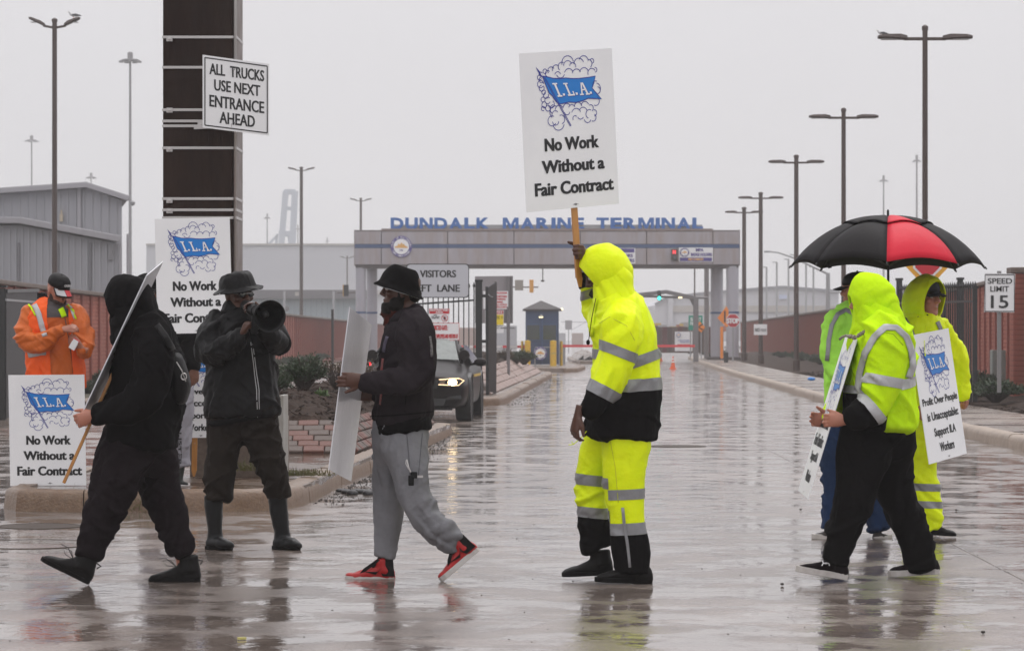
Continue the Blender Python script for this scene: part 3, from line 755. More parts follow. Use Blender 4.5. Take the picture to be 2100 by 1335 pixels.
def glyph_obj(ch, xl, xr, yt, yb, d, parent, depth=.15, material=None, bold=.035, name='letter'):
    fr = Frame(P(xl, yt, d), P(xr, yt, d), P(xl, yb, d))
    own = {'M': [(0, 0), (0, 1), (.27, 1), (.5, .40), (.73, 1), (1, 1), (1, 0), (.79, 0), (.79, .66), (.57, .04), (.43, .04), (.21, .66), (.21, 0)], 'N': [(0, 0), (0, 1), (.28, 1), (.75, .36), (.75, 1), (1, 1), (1, 0), (.72, 0), (.25, .64), (.25, 0)]}
    if ch in own: v = own[ch]; f = [tuple(range(len(v)))[::-1]]
    else: v, f = text_geo(ch, bold)
    g_ = G(); n = len(v); g_.add([fr.p(a, b, 0) for a, b in v], f); g_.add([fr.p(a, b, -depth) for a, b in v], [t[::-1] for t in f])
    ec = {}
    for t in f:
        for a, b in zip(t, t[1:] + t[:1]): ec[(a, b)] = 1
    for a, b in ec:
        if (b, a) not in ec: g_.f.append((b, a, a + n, b + n))
    return mk(name, g_, material or M_letter, parent, flip=False)
wds = {'I': .34, 'M': 1.25, 'N': 1.08, 'W': 1.3, 'E': .9, 'T': 1.0, 'A': 1.12, 'K': 1.08, 'L': .86, 'R': 1.06, 'D': 1.06, 'U': 1.04}
for word, a, b in (('DUNDALK', 801, 1004), ('MARINE', 1031, 1198), ('TERMINAL', 1223, 1442)):
    tot = sum(wds[c] for c in word) + .13 * (len(word) - 1); x = a
    for c in word:
        w_ = wds[c] * (b - a) / tot
        glyph_obj(c, x, x + w_, 446.5, 470.5, dg + .05, gt, bold=.045)
        x += w_ + .13 * (b - a) / tot
for px_, rr_, dz_, nm in ((740, 10.5, 0, 'column'), (763, 11, 1.6, 'column'), (1502, 13, 0, 'column'), (1470, 13, 1.8, 'column')):
    c = P(px_, 0, dg + .35 + dz_); r = rr_ / sg
    col_ = mk(nm, G().lathe((c.x, c.y, -.02), (0, 0, 1), [(r, 0), (r, P(0, 545, dg).z)], 28), M_col, gt, smooth=True, auto=40)
    mk('ring', G().lathe((c.x, c.y, P(0, 643, dg).z), (0, 0, 1), [(r + .01, 0), (r + .01, .1)], 28), M_navyp, col_, smooth=True, auto=40)
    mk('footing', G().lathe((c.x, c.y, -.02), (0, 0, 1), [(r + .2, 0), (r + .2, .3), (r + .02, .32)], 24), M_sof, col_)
def seal(fr, parent, e=.0, s=1.0):
    g1 = disc(G(), fr, .5, .5, .5, .5, e + .01, 40); mk('seal_ring', g1, M_purple, parent, flip=False)
    mk('seal_face', disc(G(), fr, .5, .5, .36, .36, e + .02, 36), M_card, parent, flip=False)
    gg = G(); poly(gg, fr, [(.2, .44), (.8, .44), (.78, .5), (.66, .55), (.62, .64), (.56, .6), (.52, .7), (.42, .58), (.36, .66), (.32, .52), (.22, .52)], e + .03)
    mk('seal_emblem', gg, M_gold, parent, flip=False)
    gt_ = G(); arc_text(gt_, fr, 'PORT OF BALTIMORE', .5, .5, .43, .43, 90, 170, .2, e + .03); arc_text(gt_, fr, 'Helen Delich Bentley', .5, .5, .43, .43, 270, 130, .16, e + .03, inner=True)
    disc(gt_, fr, .07, .5, .02, .02, e + .03, 8); disc(gt_, fr, .93, .5, .02, .02, e + .03, 8)
    mk('seal_lettering', gt_, M_card, parent, flip=False)
    gn = put_text(G(), fr, '1706', .42, .58, .3, .36, e + .03); mk('seal_year', gn, M_purple, parent, flip=False)
fr = Frame(P(801, 484, dg - .05), P(845, 484, dg - .05), P(801, 528, dg - .05))
mk('seal_backing', G().lathe(fr.p(.5, .5, -.05), fr.n, [(fr.u.length / 2, 0), (fr.u.length / 2, .058)], 40), M_purple, gt); seal(fr, gt)
def flat_sign(name, label, cat, x0, y0, x1, y1, d, texts, material=M_white, th=.03, parent=None, border=None, skew=0):
    fr = Frame(P(x0, y0, d), P(x1, y0 + skew, d), P(x0, y1, d))
    o = thing(name, fr.p(.5, 0), label, cat) if parent is None else parent
    mk('plate' if parent is None else 'sign_plate', fr.board(th), material, o)
    return o, fr
# gantry plates and lane signal
_, fr = flat_sign('', '', '', 1392, 508, 1462, 537, dg - .05, None, parent=gt)
mk('purple_strip', poly(G(), fr, [(.03, .04), (.97, .04), (.97, .3), (.03, .3)], .01), M_purple, gt, flip=False)
letters(fr, (('MPA', .5, .72, .72, .95), ('BADGE HOLDERS', .36, .97, .4, .62)), M_purple, gt, .015)
mk('lettering', put_text(G(), fr, 'NO CARGO', .28, .72, .09, .26, .02), M_gold, gt, flip=False)
f2 = Frame(fr.p(.03, .97, 0), fr.p(.31, .97, 0), fr.p(.03, .35, 0)); seal(f2, gt, .005)
_, fr = flat_sign('', '', '', 1232, 509, 1303, 541, dg - .05, None, parent=gt)
mk('purple_strip', poly(G(), fr, [(.03, .72), (.97, .72), (.97, .97), (.03, .97)], .01), M_purple, gt, flip=False)
letters(fr, (('VISITORS', .4, .92, .42, .62), ('HOLDERS', .4, .97, .1, .32)), M_purple, gt, .015)
for x_, y_ in ((1377, 511),):
    ls = thing('lane_signal', P(1383, 535, dg - .3), 'two-lamp lane signal with a lit red cross on the gantry beside the badge holders plate', 'signal')
    mk('housing', G().box(P(1383, 523, dg - .2), (.32, .25, .58)), M_brown, ls, bevel=.02)
    c = P(1383, 517, dg - .34)
    mk('red_cross', G().bar(c + Vector((-.07, 0, .07)), c + Vector((.07, 0, -.07)), .04, .03).bar(c + Vector((-.07, 0, -.07)), c + Vector((.07, .001, .07)), .04, .028), mat('red_lamp', (.8, .02, .02), .4, emit=((1, .03, .04), 4)), ls)
    mk('dark_lens', G().lathe(P(1383, 530, dg - .33), (0, -1, 0), [(.11, 0), (.1, .03), (.03, .05)], 16), M_glass, ls)
# overhead camera hanging under the beam
hc = thing('hanging_camera', P(1113, 548, dg + 1), 'small dome camera hanging on a rod under the gantry beam', 'camera')
mk('rod', G().tube([P(1113, 547, dg + 1), P(1113, 575, dg + 1)], .025), M_brown, hc); mk('dome', G().lathe(P(1113, 578.5, dg + 1), (0, 0, 1), [(.02, 0), (.1, .04), (.1, .08), (.02, .1)], 12), M_brown, hc)

# ------------------------------------------------------------------ guard booth, bollards, barrier
M_booth = mat('booth_blue', (.028, .055, .125), .45, bump=[(30, .003)], var=[(4, .4, (.04, .07, .15))])
M_roof = mat('booth_roof', (.035, .028, .03), .6, bump=[(20, .02)])
db = 112.0; sb = F / db
bo = thing('guard_booth', P(1111, 745, db), 'small dark blue guard booth with a hipped roof between yellow bollards', 'booth')
a = P(1078, 745, db); b = P(1146, 640, db); bw = b.x - a.x; cx = (a.x + b.x) / 2
mk('wall', G().box((cx, db + bw / 2, .15 + 1.15), (bw, bw, 2.2)), M_booth, bo, bevel=.01)
ez = P(0, 634, db).z; rx = P(1150, 0, db).x - P(1070, 0, db).x
apex = Vector((P(1110, 0, db).x, db + bw / 2, P(0, 616, db).z)); hw = rx / 2
cor = [Vector((cx + sx * hw, db + bw / 2 + sy * hw, ez)) for sx, sy in ((-1, -1), (1, -1), (1, 1), (-1, 1))]
g = G().add(cor + [apex] + [c - Vector((0, 0, .07)) for c in cor], [(0, 1, 4), (1, 2, 4), (2, 3, 4), (3, 0, 4), (5, 6, 1, 0), (6, 7, 2, 1), (7, 8, 3, 2), (8, 5, 0, 3), (8, 7, 6, 5)])
mk('roof', g, M_roof, bo)
for x0_, x1_ in ((1079, 1108), (1112, 1142)):
    c0 = P(x0_, 665, db - .01); c1 = P(x1_, 698, db - .01)
    wi = mk('window', G().box(((c0.x + c1.x) / 2, db - .02, (c0.z + c1.z) / 2), (c1.x - c0.x, .04, c0.z - c1.z)), M_navyp, bo)
    mk('pane', G().box(((c0.x + c1.x) / 2, db - .045, (c0.z + c1.z) / 2), (c1.x - c0.x - .06, .02, c0.z - c1.z - .06)), M_glass, wi)
mk('door_frame', G().box((cx, db - .02, 1.2), (.05, .05, 2.0)), M_navyp, bo)
mk('wall_lamp', G().lathe(P(1110, 645, db - .1), (0, -.5, -1), [(.03, 0), (.07, .06), (.06, .1)], 12), M_grey, bo)
mk('lamp_tube', G().box(P(1109.5, 650.5, db - .12), (.16, .05, .04)), mat('warm_lamp', (1, .9, .6), .5, emit=((1, .85, .5), 2.0)), bo)
fr = Frame(P(1094, 711, db - .6), P(1122, 711, db - .6), P(1094, 738, db - .6))
mk('seal_backing', G().lathe(fr.p(.5, .5, -.04), fr.n, [(fr.u.length / 2, 0), (fr.u.length / 2, .045)], 32), M_purple, bo); seal(fr, bo, 0)
mk('seal_shelf', G().box(P(1113, 712, db - .45), (.6, .3, .04)).box(P(1097, 733, db - .4), (.05, .05, .7)), M_grey, bo)
mk('side_lamp', G().ell(P(1152, 634.5, db + .2), (.05, .05, .05), n=10, m=6), MATS['warm_lamp'], bo)
for (xb_, y0_, y1_, w_, dd, lb) in ((1082, 698, 745, 12, -.9, 'thick yellow bollard on the left in front of the guard booth'), (1134.5, 698, 745, 13, -.9, 'thick yellow bollard on the right in front of the guard booth'), (1071, 699, 741, 5, .8, 'thin dark yellow post on the left side of the guard booth'), (1151, 699, 741, 6, .8, 'thin dark yellow post on the right side of the guard booth')):
    c = P(xb_, y1_, db + dd); top = P(0, y0_, db + dd).z; c.z = .1
    t = thing('bollard', c, lb, 'bollard', 'yellow bollards round the guard booth')
    r = w_ / 2 / sb
    mk('post', G().lathe(c, (0, 0, 1), [(r, 0), (r, top - .12), (r * .8, top - .11), (r * .3, top - .1)], 20), M_yel, t, smooth=True, auto=40)
    mk('ring_band', G().lathe(c + Vector((0, 0, (top) * .45)), (0, 0, 1), [(r + .006, 0), (r + .006, .05)], 20), mat('faded_yellow', (.5, .36, .1), .6), t)
M_bar_r = mat('barrier_red', (.70, .06, .07), .5); M_bar_w = mat('barrier_white', (.7, .68, .68), .5)
def barrier(x0_, x1_, y_, d, label, n, first_red=True, allred=False):
    t = thing('barrier_arm', P(x0_, y_ + 25, d), label, 'barrier')
    for k in range(n):
        a = x0_ + (x1_ - x0_) * k / n; b = x0_ + (x1_ - x0_) * (k + 1) / n
        mk('arm_segment', G().bar(P(a, y_, d), P(b, y_, d), .06, .10), M_bar_r if (allred or (k % 2 == 0) == first_red) else M_bar_w, t)
    mk('barrier_post', G().box(P(x1_ if x0_ > 1200 else x0_, y_, d) - Vector((0, -.15, .45)), (.3, .3, 1.1)), M_grey, t, bevel=.02)
barrier(1076, 940, 711, 113.5, 'red and white striped barrier arm left of the guard booth', 9)
barrier(1152, 1425, 709.5, 116, 'long red barrier arm closing the road right of the guard booth', 5, allred=True)
# ------------------------------------------------------------------ lampposts
def lamp_t(px, pyt, d, wpx, label, rpx=5, z0=.15, group='brown double-headed lampposts along the right wall', up=0.0, gull=None):
    s_ = F / d; top = P(px, pyt, d); t = thing('street_lamp', (top.x, d, z0), label, 'lamppost', group)
    r = rpx / s_
    mk('pole', G().tube([(top.x, d, z0), (top.x, d, z0 + .35), (top.x, d, z0 + .36), (top.x, d, top.z + .02)], [r * 1.5, r * 1.5, r * 1.05, r * .9], 12), M_brown, t, smooth=True, auto=40)
    mk('pole_cap', G().lathe((top.x, d, top.z + .02), (0, 0, 1), [(r * 1.1, 0), (r * 1.1, .07), (r * .4, .1)], 12), M_brown, t)
    hw = wpx / 2 / s_
    zc = top.z - .14
    for k in (-1, 1):
        mk('arm', G().bar((top.x, d, zc), (top.x + k * hw * .45, d, zc + up * .4), .05, .06), M_brown, t, bevel=.01)
        a = Vector((top.x + k * hw * .38, d, zc + .01 + up * .4)); b = Vector((top.x + k * hw, d, zc + .035 + up * 1.6))
        h = mk('lamp_head', G().rings([[p + Vector((0, yy, zz)) for yy, zz in ((-w2, 0), (-w2 * .8, .05 + h2), (w2 * .8, .05 + h2), (w2, 0), (w2 * .6, -.03), (-w2 * .6, -.03))] for p, w2, h2 in ((a, .06, .0), (a.lerp(b, .25), .14, .02), (a.lerp(b, .8), .15, .0), (b, .09, -.025))]), M_brown, t)
        mk('lens', G().box(a.lerp(b, .6) - Vector((0, 0, .035)), (hw * .35, .18, .012)), mat('lamp_lens', (.35, .35, .35), .3), h)
    return t
for i, (px, py, d, w_, r, lb) in enumerate([(1897, 65, 53, 193, 6, 'brown double-headed lamppost above the umbrella, tallest in the photo'), (1730, 231, 73, 142, 5, 'brown double-headed lamppost second nearest on the right, left of the umbrella top'),
        (1633, 325, 91, 114, 5, 'brown double-headed lamppost third nearest on the right, rising from the shrub bed'), (1560, 400, 115, 92, 4.5, 'brown lamppost with a small NO sign on its pole'),
        (1526, 430, 128, 78, 4.5, 'brown lamppost farthest right one, just beside the gantry right column')]):
    lamp_t(px, py, d, w_, lb, r, z0=.2)
lamp_t(112, 47, 75, 104, 'tall brown lamppost at the left with a gull on its lamp head', 5.5, z0=.0, group='lampposts on the left', up=.14)
lamp_t(618, 346, 180, 55, 'lamppost rising behind the left wall, right of the megaphone man', 3.6, z0=.0, group='lampposts on the left', up=.1)
lamp_t(740, 409, 215, 45, 'distant lamppost rising behind the left end of the gantry', 2.6, z0=.0, group='lampposts on the left', up=.1)
lamp_t(712, 527, 300, 30, 'faint distant lamppost just left of the gantry beam', 1.5, z0=.0, group='lampposts on the left', up=.1)
def plain_pole(px, pyt, d, rpx, label, m=None):
    s_ = F / d; t = P(px, pyt, d)
    o = mk('utility_pole', G().tube([(t.x, d, 0), (t.x, d, t.z)], rpx / s_, 10), m or M_brown, base=(t.x, d, 0), smooth=True, auto=40)
    tag(o, label, 'pole', 'bare poles behind the gantry'); return o
plain_pole(1424.5, 549, 150, 1.5, 'thinnest brown pole under the gantry beam on the right'); plain_pole(1472, 547, 145, 2.2, 'brown pole immediately left of the gantry right columns')
plain_pole(1449, 547, 147, 5.0, 'thick grey pole under the right part of the gantry beam', mat('pole_grey', (.2, .18, .18), .5))
# small NO sign on a lamppost
_, fr = flat_sign('notice_sign', 'small white sign beginning with NO fixed to a brown lamppost on the right', 'sign', 1546, 665, 1573, 687, 114.6, None, th=.02)
letters(fr, [('NO', .1, .45, .3, .65)], M_ink, _, .01); letters(fr, [('PARKING', .52, .95, .3, .6)], M_grey, _, .01)
def high_mast(px, pyt, d, wpx, label, lit=False):
    s_ = F / d; t = P(px, pyt, d); o = thing('light_mast', (t.x, d, 0), label, 'light mast', 'tall lighting masts fading in the haze')
    r = max(.11, wpx * .035 / s_); hw = wpx / 2 / s_
    mk('mast', G().tube([(t.x, d, 0), (t.x, d, t.z)], [r * 1.8, r], 10), mat('mast_grey', (.18, .17, .18), .5), o, smooth=True, auto=40)
    mk('crown_ring', G().lathe((t.x, d, t.z - .4), (0, 0, 1), [(hw * .75, 0), (hw * .75, .12), (hw * .25, .2), (hw * .25, .8), (hw * .1, .9)], 14), MATS['mast_grey'], o)
    for k in range(7):
        a = k * 2 * math.pi / 7 + .3
        mk('floodlight', G().box((t.x + math.cos(a) * hw * .85, d + math.sin(a) * hw * .85, t.z - .5), (hw * .34, hw * .34, hw * .16), a), MATS['mast_grey'] if not lit else mat('mast_lamp', (.45, .45, .47), .4), o)
for a in ((267, 117, 290, 45, 'high lighting mast with a ring of floodlights right of the grey metal building'), (65, 284, 470, 29, 'high mast with pale round floodlights above the building at far left', True), (187, 360, 520, 22, 'small faint mast just above the peak of the grey building roof'),
        (548, 443, 560, 14, 'faint mast left of the hazy crane'), (611, 466, 600, 9, 'faint mast right of the hazy crane'), (671, 491, 640, 9, 'tiny faint mast left of the gantry, above the pale warehouse'), (1812, 366, 450, 20, 'faint lit mast above the umbrella, left of the nearest lamppost', True), (1880, 325, 400, 20, 'faint mast beside the nearest right lamppost', True)): high_mast(*a)
# gulls
def gull(px, py, d, size, face, label):
    c = P(px, py, d); t = thing('gull', c, label, 'bird', 'gulls on the lampposts')
    L_ = size
    f = Vector((face, 0, 0)); u = Vector((0, 0, 1))
    def q(a, b, y=0): return c + f * a * L_ + u * b * L_ + Vector((0, y * L_, 0))
    mk('body', G().tube([q(-.42, .12), q(-.2, .13), q(.1, .17), q(.28, .25), q(.36, .38), q(.44, .42), q(.48, .41)], [.02 * L_, .09 * L_, .14 * L_, .10 * L_, .075 * L_, .06 * L_, .02 * L_], 10), mat('gull_white', (.6, .6, .6), .6), t, smooth=True)
    for k in (-1, 1):
        mk('wing', G().tube([q(.15, .2, .1 * k), q(-.15, .2, .12 * k), q(-.5, .13, .05 * k), q(-.62, .12, .02 * k)], [.05 * L_, .09 * L_, .045 * L_, .01 * L_], 8), mat('gull_grey', (.12, .12, .13), .6), t, smooth=True)
        mk('leg', G().tube([q(.05, .05, .05 * k), q(.05, -.12, .05 * k)], .012 * L_, 6), M_orange, t)
    mk('beak', G().tube([q(.46, .41), q(.56, .385)], [.022 * L_, .006 * L_], 6), mat('beak', (.5, .3, .05), .5), t)
gull(152, 36, 75, .33, -1, 'gull with grey wings standing on the left lamppost')
gull(1808, 72, 53, .2, -1, 'small dark gull standing on the nearest right lamppost arm')

# ------------------------------------------------------------------ buildings
M_corr = mat('ribbed_metal', (.33, .33, .355), .55, .0, bump=[(2, .01)], var=[(.7, .5, (.28, .28, .30)), (3, .3, (.36, .355, .37))], stretch=(1, 1, .2))
M_corr2 = mat('ribbed_metal_side', (.35, .35, .375), .55, .0, bump=[(2, .01)], var=[(.7, .5, (.31, .31, .33))], stretch=(1, 1, .2))
M_eave = mat('eave', (.33, .32, .34), .5)
mb = thing('metal_building', P(120, 755, 95), 'grey ribbed metal building with a low gabled roof behind the left wall', 'building')
d = 95
A0, A1, A2 = P(-60, 402, d), P(182, 386, d), P(250, 412, d)
def ribs_on(name, xa, xb, za_f, zb, y, parent, step, material, n=None):
    g_ = G(); k = xa
    while k < xb:
        g_.box((k, y, (zb + za_f(k)) / 2), (.05, .06, za_f(k) - zb)); k += step
    o = mk(name, g_, material, parent, flip=False); o['kind'] = 'stuff'
def ztop1(x): return A0.z + (A1.z - A0.z) * (x - A0.x) / (A1.x - A0.x) if x < A1.x else A1.z + (A2.z - A1.z) * (x - A1.x) / (A2.x - A1.x)
mk('upper_wall', G().prism([(A0.x, d, 0), (A2.x, d, 0), (A2.x, d, A2.z), (A1.x, d, A1.z), (A0.x, d, A0.z)], (-5, 30, 0)), M_corr, mb)
xcor = P(163, 0, d).x
ribs_on('wall_ribs', A0.x, A2.x, lambda x: ztop1(x) - .05, 3.4, d - .02, mb, .27, M_corr)
mk('corner_trim', G().box((xcor, d - .05, 4.5), (.12, .08, 3.6)), M_eave, mb)
for a, b in ((P(-60, 397, d), P(182, 380.5, d)), (P(180, 380.5, d), P(268, 408.5, d))):
    mk('roof_edge', G().bar(a + Vector((0, -.35, 0)), b + Vector((0, -.35, 0)), .16, .18), M_eave, mb, bevel=.03)
    mk('roof', G().prism([a + Vector((0, -.4, .1)), b + Vector((0, -.4, .1)), b + Vector((0, -.4, .0)), a + Vector((0, -.4, .0))], (-5.4, 31, 0)), M_eave, mb)
# lower annex in front
d2 = 88
B0, B1, B2 = P(-60, 462, d2), P(45, 462, d2), P(243, 500, d2)
mk('annex_wall', G().prism([(B0.x, d2, 0), (B2.x, d2, 0), (B2.x, d2, B2.z), (B1.x, d2, B1.z), (B0.x, d2, B0.z)], (-1.2, 7, 0)), M_corr2, mb)
ribs_on('annex_ribs', B0.x, B2.x, lambda x: (B0.z if x < B1.x else B1.z + (B2.z - B1.z) * (x - B1.x) / (B2.x - B1.x)) - .05, .3, d2 - .02, mb, .2, M_corr2)
for a, b in ((P(-60, 452, d2), P(47, 453, d2)), (P(45, 453, d2), P(250, 491, d2))):
    mk('annex_roof_edge', G().bar(a + Vector((0, -.3, 0)), b + Vector((0, -.3, 0)), .14, .2), M_eave, mb, bevel=.03)
    mk('annex_roof', G().prism([a + Vector((0, -.35, .1)), b + Vector((0, -.35, .1)), b + Vector((0, -.35, 0)), a + Vector((0, -.35, 0))], (-1.6, 9, 0)), M_eave, mb)
for x_ in (39, 119, 186): mk('panel_seam', G().box((P(x_, 0, d2).x, d2 - .05, 2.2), (.06, .06, 4)), mat('seam_dark', (.17, .165, .18), .6), mb)
mk('vent', G().box(P(228, 517, d2 - .05), (.16, .06, .5)), M_eave, mb)
vn = G()
for k in range(8): vn.box(P(228, 503 + k * 4, d2 - .1), (.13, .04, .02))
mk('vent_slats', vn, M_grey, mb)['kind'] = 'stuff'
mk('downpipe', G().tube([P(247, 500, d2 - .1), P(247, 640, d2 - .1)], .05, 8).tube([P(262, 480, d2 - .1), P(262, 640, d2 - .1)], .04, 8), M_eave, mb)['kind'] = 'stuff'
mk('wall_lamp', G().box(P(126, 447, d - .1), (.1, .1, .25)).box(P(126, 436, d - .1), (.05, .05, .15)), mat('lamp_amber', (.45, .38, .28), .5), mb)
mk('camera', G().lathe(P(272, 412, d - .5), (0, 0, -1), [(.04, 0), (.09, .05), (.07, .13), (0.01, .17)], 10), M_grey, mb)
# warehouses
M_wh = mat('warehouse_pale', (.50, .50, .53), .6, var=[(.05, .4, (.45, .45, .48))])
M_wh2 = mat('warehouse_beige', (.40, .37, .34), .6); M_whd = mat('warehouse_dark', (.13, .12, .13), .6); M_whb = mat('sheet_blue_grey', (.36, .42, .45), .5)
wa = thing('warehouse', P(600, 700, 400), 'very large pale warehouse fading in haze behind the left wall', 'warehouse')
a, b = P(300, 503, 400), P(800, 503, 400)
mk('wall', G().box(((a.x + b.x) / 2, 430, a.z / 2), (b.x - a.x, 60, a.z)), M_wh, wa)
mk('roof_edge', G().box(((a.x + b.x) / 2, 399.9, a.z + .1), (b.x - a.x, .4, .25)), M_wh2, wa)
mk('lower_band', G().box(((a.x + b.x) / 2, 399.6, P(0, 600, 400).z), (b.x - a.x, .6, .6)), M_wh2, wa)
wb = thing('loading_shed', P(600, 700, 260), 'low blue-grey sheet metal shed with a dark roof band behind the left wall', 'shed')
a, b = P(300, 595, 260), P(760, 595, 260)
mk('roof_band', G().box(((a.x + b.x) / 2, 262, P(0, 603.5, 260).z), (b.x - a.x, 4, .8)), M_whd, wb)
mk('wall', G().box(((a.x + b.x) / 2, 263, P(0, 613, 260).z / 2), (b.x - a.x, 4, P(0, 613, 260).z)), M_whb, wb)
gr_ = G()
k = a.x
while k < b.x: gr_.box((k, 260.95, P(0, 613, 260).z / 2), (.06, .1, P(0, 613, 260).z - .1)); k += .5
mk('wall_ribs', gr_, mat('sheet_dark', (.28, .34, .38), .5), wb, flip=False)['kind'] = 'stuff'
for x_ in (583, 684): mk('shed_post', G().tube([P(x_, 690, 259), P(x_, 597, 259)], .1, 8), M_eave, wb)
mk('round_vent', G().lathe(P(588, 633, 259.5), (0, -1, 0), [(.25, 0), (.25, .3), (.1, .35)], 12), M_whd, wb)
mk('cross_sign', G().box(P(609, 603, 259.5), (.35, .1, .35)), M_wh2, wb)
wc = thing('warehouse', P(1500, 700, 330), 'large pale warehouse with a beige band fading behind the right wall', 'warehouse')
dw = 330
pts = [P(1343, 626, dw), P(1368, 612, dw), P(1432, 604, dw), P(1560, 593, dw), P(1607, 590, dw), P(1720, 599, dw), P(1720, 700, dw), P(1343, 700, dw)]
mk('wall', G().prism(pts, (0, 60, 0)), M_wh, wc)
mk('beige_band', G().prism([P(1378, 627, dw - .1), P(1725, 627, dw - .1), P(1725, 640, dw - .1), P(1378, 640, dw - .1)], (0, -.15, 0)), M_wh2, wc)
mk('corner_tower', G().prism([P(1370, 612, dw - .2), P(1380, 612, dw - .2), P(1380, 668, dw - .2), P(1370, 668, dw - .2)], (0, -.3, 0)), M_wh, wc)
for p0, p1 in zip(pts[:5], pts[1:6]): mk('roof_edge', G().bar(p0 + Vector((0, -.2, .1)), p1 + Vector((0, -.2, .1)), .3, .25), mat('trim_grey', (.22, .22, .25), .6), wc)
mk('wall_sign', G().box(P(1606, 609, dw - .3), (.9, .2, .5)), mat('sign_blue_pale', (.5, .55, .7), .6), wc)
# crane
cr_ = thing('port_crane', P(588, 700, 700), 'tall blue-grey port crane frame almost lost in the haze', 'crane')
M_cr = mat('crane_haze_blue', (.34, .38, .45), .6); dc = 700  # paler than the crane's own paint: part of the haze is put into the colour
for a, b, w_ in (((577, 502), (586, 392), 1.4), ((581, 470), (584, 392), .8), ((600, 502), (605, 392), 1.5)): mk('mast_leg', G().bar(P(*a, dc), P(*b, dc), w_, w_), M_cr, cr_)
for y_, h_ in ((394, 1.3), (428, .9), (478, 1.0)): mk('crossbeam', G().bar(P(583 if y_ < 430 else 572, y_, dc + .1), P(606 if y_ < 430 else 602, y_, dc + .1), h_, h_), M_cr, cr_)
for a, b in (((569, 480), (566, 503)), ((580, 480), (578, 503)), ((592, 480), (594, 503)), ((550, 502), (568, 484))): mk('brace', G().bar(P(*a, dc), P(*b, dc), .6, .6), M_cr, cr_)
mk('machinery_house', G().box(P(591, 480, dc + 2), (2.4, 5, 1.2)), M_cr, cr_)
# distant container and clutter rows
M_far = [mat('far_box_a', (.3, .3, .33), .6), mat('far_box_b', (.35, .25, .22), .6), mat('far_box_c', (.4, .38, .3), .6)]
rq = random.Random(5)
for k, (x0_, x1_, y0_, y1_, dd, m_, lb) in enumerate([(1146, 1160, 683, 692, 420, 0, 'faint grey container by the horizon left of the yellow suit'), (1173, 1196, 683, 696, 430, 1, 'faint stack of containers at the horizon left of the yellow suit'), (1010, 1060, 668, 697, 300, 0, 'hazy low building seen through the gate right of the black post'), (935, 975, 672, 699, 280, 1, 'hazy low building seen through the iron gate bars')]):
    a = P(x0_, y1_, dd); b = P(x1_, y0_, dd)
    t = thing('container', (a.x, dd, 0), lb, 'container')
    mk('box_body', G().box(((a.x + b.x) / 2, dd + 1, b.z / 2), (b.x - a.x, 2.4, b.z)), M_far[m_], t); mk('box_doors', G().box(((a.x + b.x) / 2, dd - .22, b.z / 2), ((b.x - a.x) * .9, .06, b.z * .85)), M_far[m_], t)
# fence + debris behind the portal
ff = thing('screen_fence', P(1430, 725, 150), 'dark brown screen fence behind the green sign and white notice board', 'fence')
for k in range(14):
    a = 1342 + k * 10.5
    mk('fence_panel', G().box(P(a, 697, 148 + (k % 2) * .1), (.26, .06, 1.35)), mat('fence_brown%d' % (k % 3), [(.11, .075, .07), (.14, .10, .09), (.13, .05, .05)][k % 3], .6), ff)
dbp = thing('junk_pile', P(1400, 690, 200), 'jumbled pile of containers and machinery beyond the brown screen fence', 'pile')
for k in range(30):
    x_ = rq.uniform(1345, 1490); mk('crate', G().box(P(x_, rq.uniform(664, 678), 200 + rq.uniform(0, 3)), (rq.uniform(.2, .6), .5, rq.uniform(.1, .35)), rq.uniform(-.2, .2)), mat('junk%d' % (k % 4), [(.10, .09, .09), (.35, .12, .08), (.32, .32, .34), (.5, .35, .08)][k % 4], .6), dbp)
# portal frame with signal
M_port = mat('portal_grey', (.17, .16, .165), .5)
po = thing('portal_frame', P(1427, 742, 122), 'dark grey steel portal arm reaching over the lane from a square post', 'signal frame')
dpo = 122
mk('post', G().bar(P(1427, 742, dpo), P(1427, 609, dpo), .22, .22), M_port, po, bevel=.02)
mk('arm', G().bar(P(1427, 612, dpo), P(1366, 598.5, dpo), .2, .17), M_port, po, bevel=.02); mk('arm', G().bar(P(1367, 598.5, dpo), P(1300, 606, dpo), .2, .17), M_port, po, bevel=.02)
mk('gusset', G().prism([P(1421, 628, dpo), P(1423, 610, dpo), P(1408, 606, dpo), P(1412, 609, dpo)], (0, .1, 0)), M_port, po)
mk('tie_bar', G().tube([P(1300, 607, dpo + .2), P(1452, 611, dpo + .2)], .05, 8), M_port, po)
mk('rail_lamp', G().box(P(1395, 610.5, dpo - .1), (.16, .1, .05)), MATS['warm_lamp'], po)
tl_ = thing('traffic_light', P(1352, 616, dpo - .2), 'traffic light showing green under the portal arm', 'traffic light')
mk('housing', G().box(P(1352, 606, dpo - .05), (.17, .14, .42)), M_black, tl_, bevel=.02); mk('green_lamp', G().lathe(P(1352, 611.5, dpo - .12), (0, -1, 0), [(.075, 0), (.07, .03), (.02, .05)], 14), mat('green_lamp', (.02, .7, .5), .4, emit=((.05, 1, .75), 3)), tl_)
for yy in (602, 597): mk('dark_lens', G().lathe(P(1352, yy + 1, dpo - .12), (0, -1, 0), [(.06, 0), (.05, .02)], 12), M_glass, tl_)
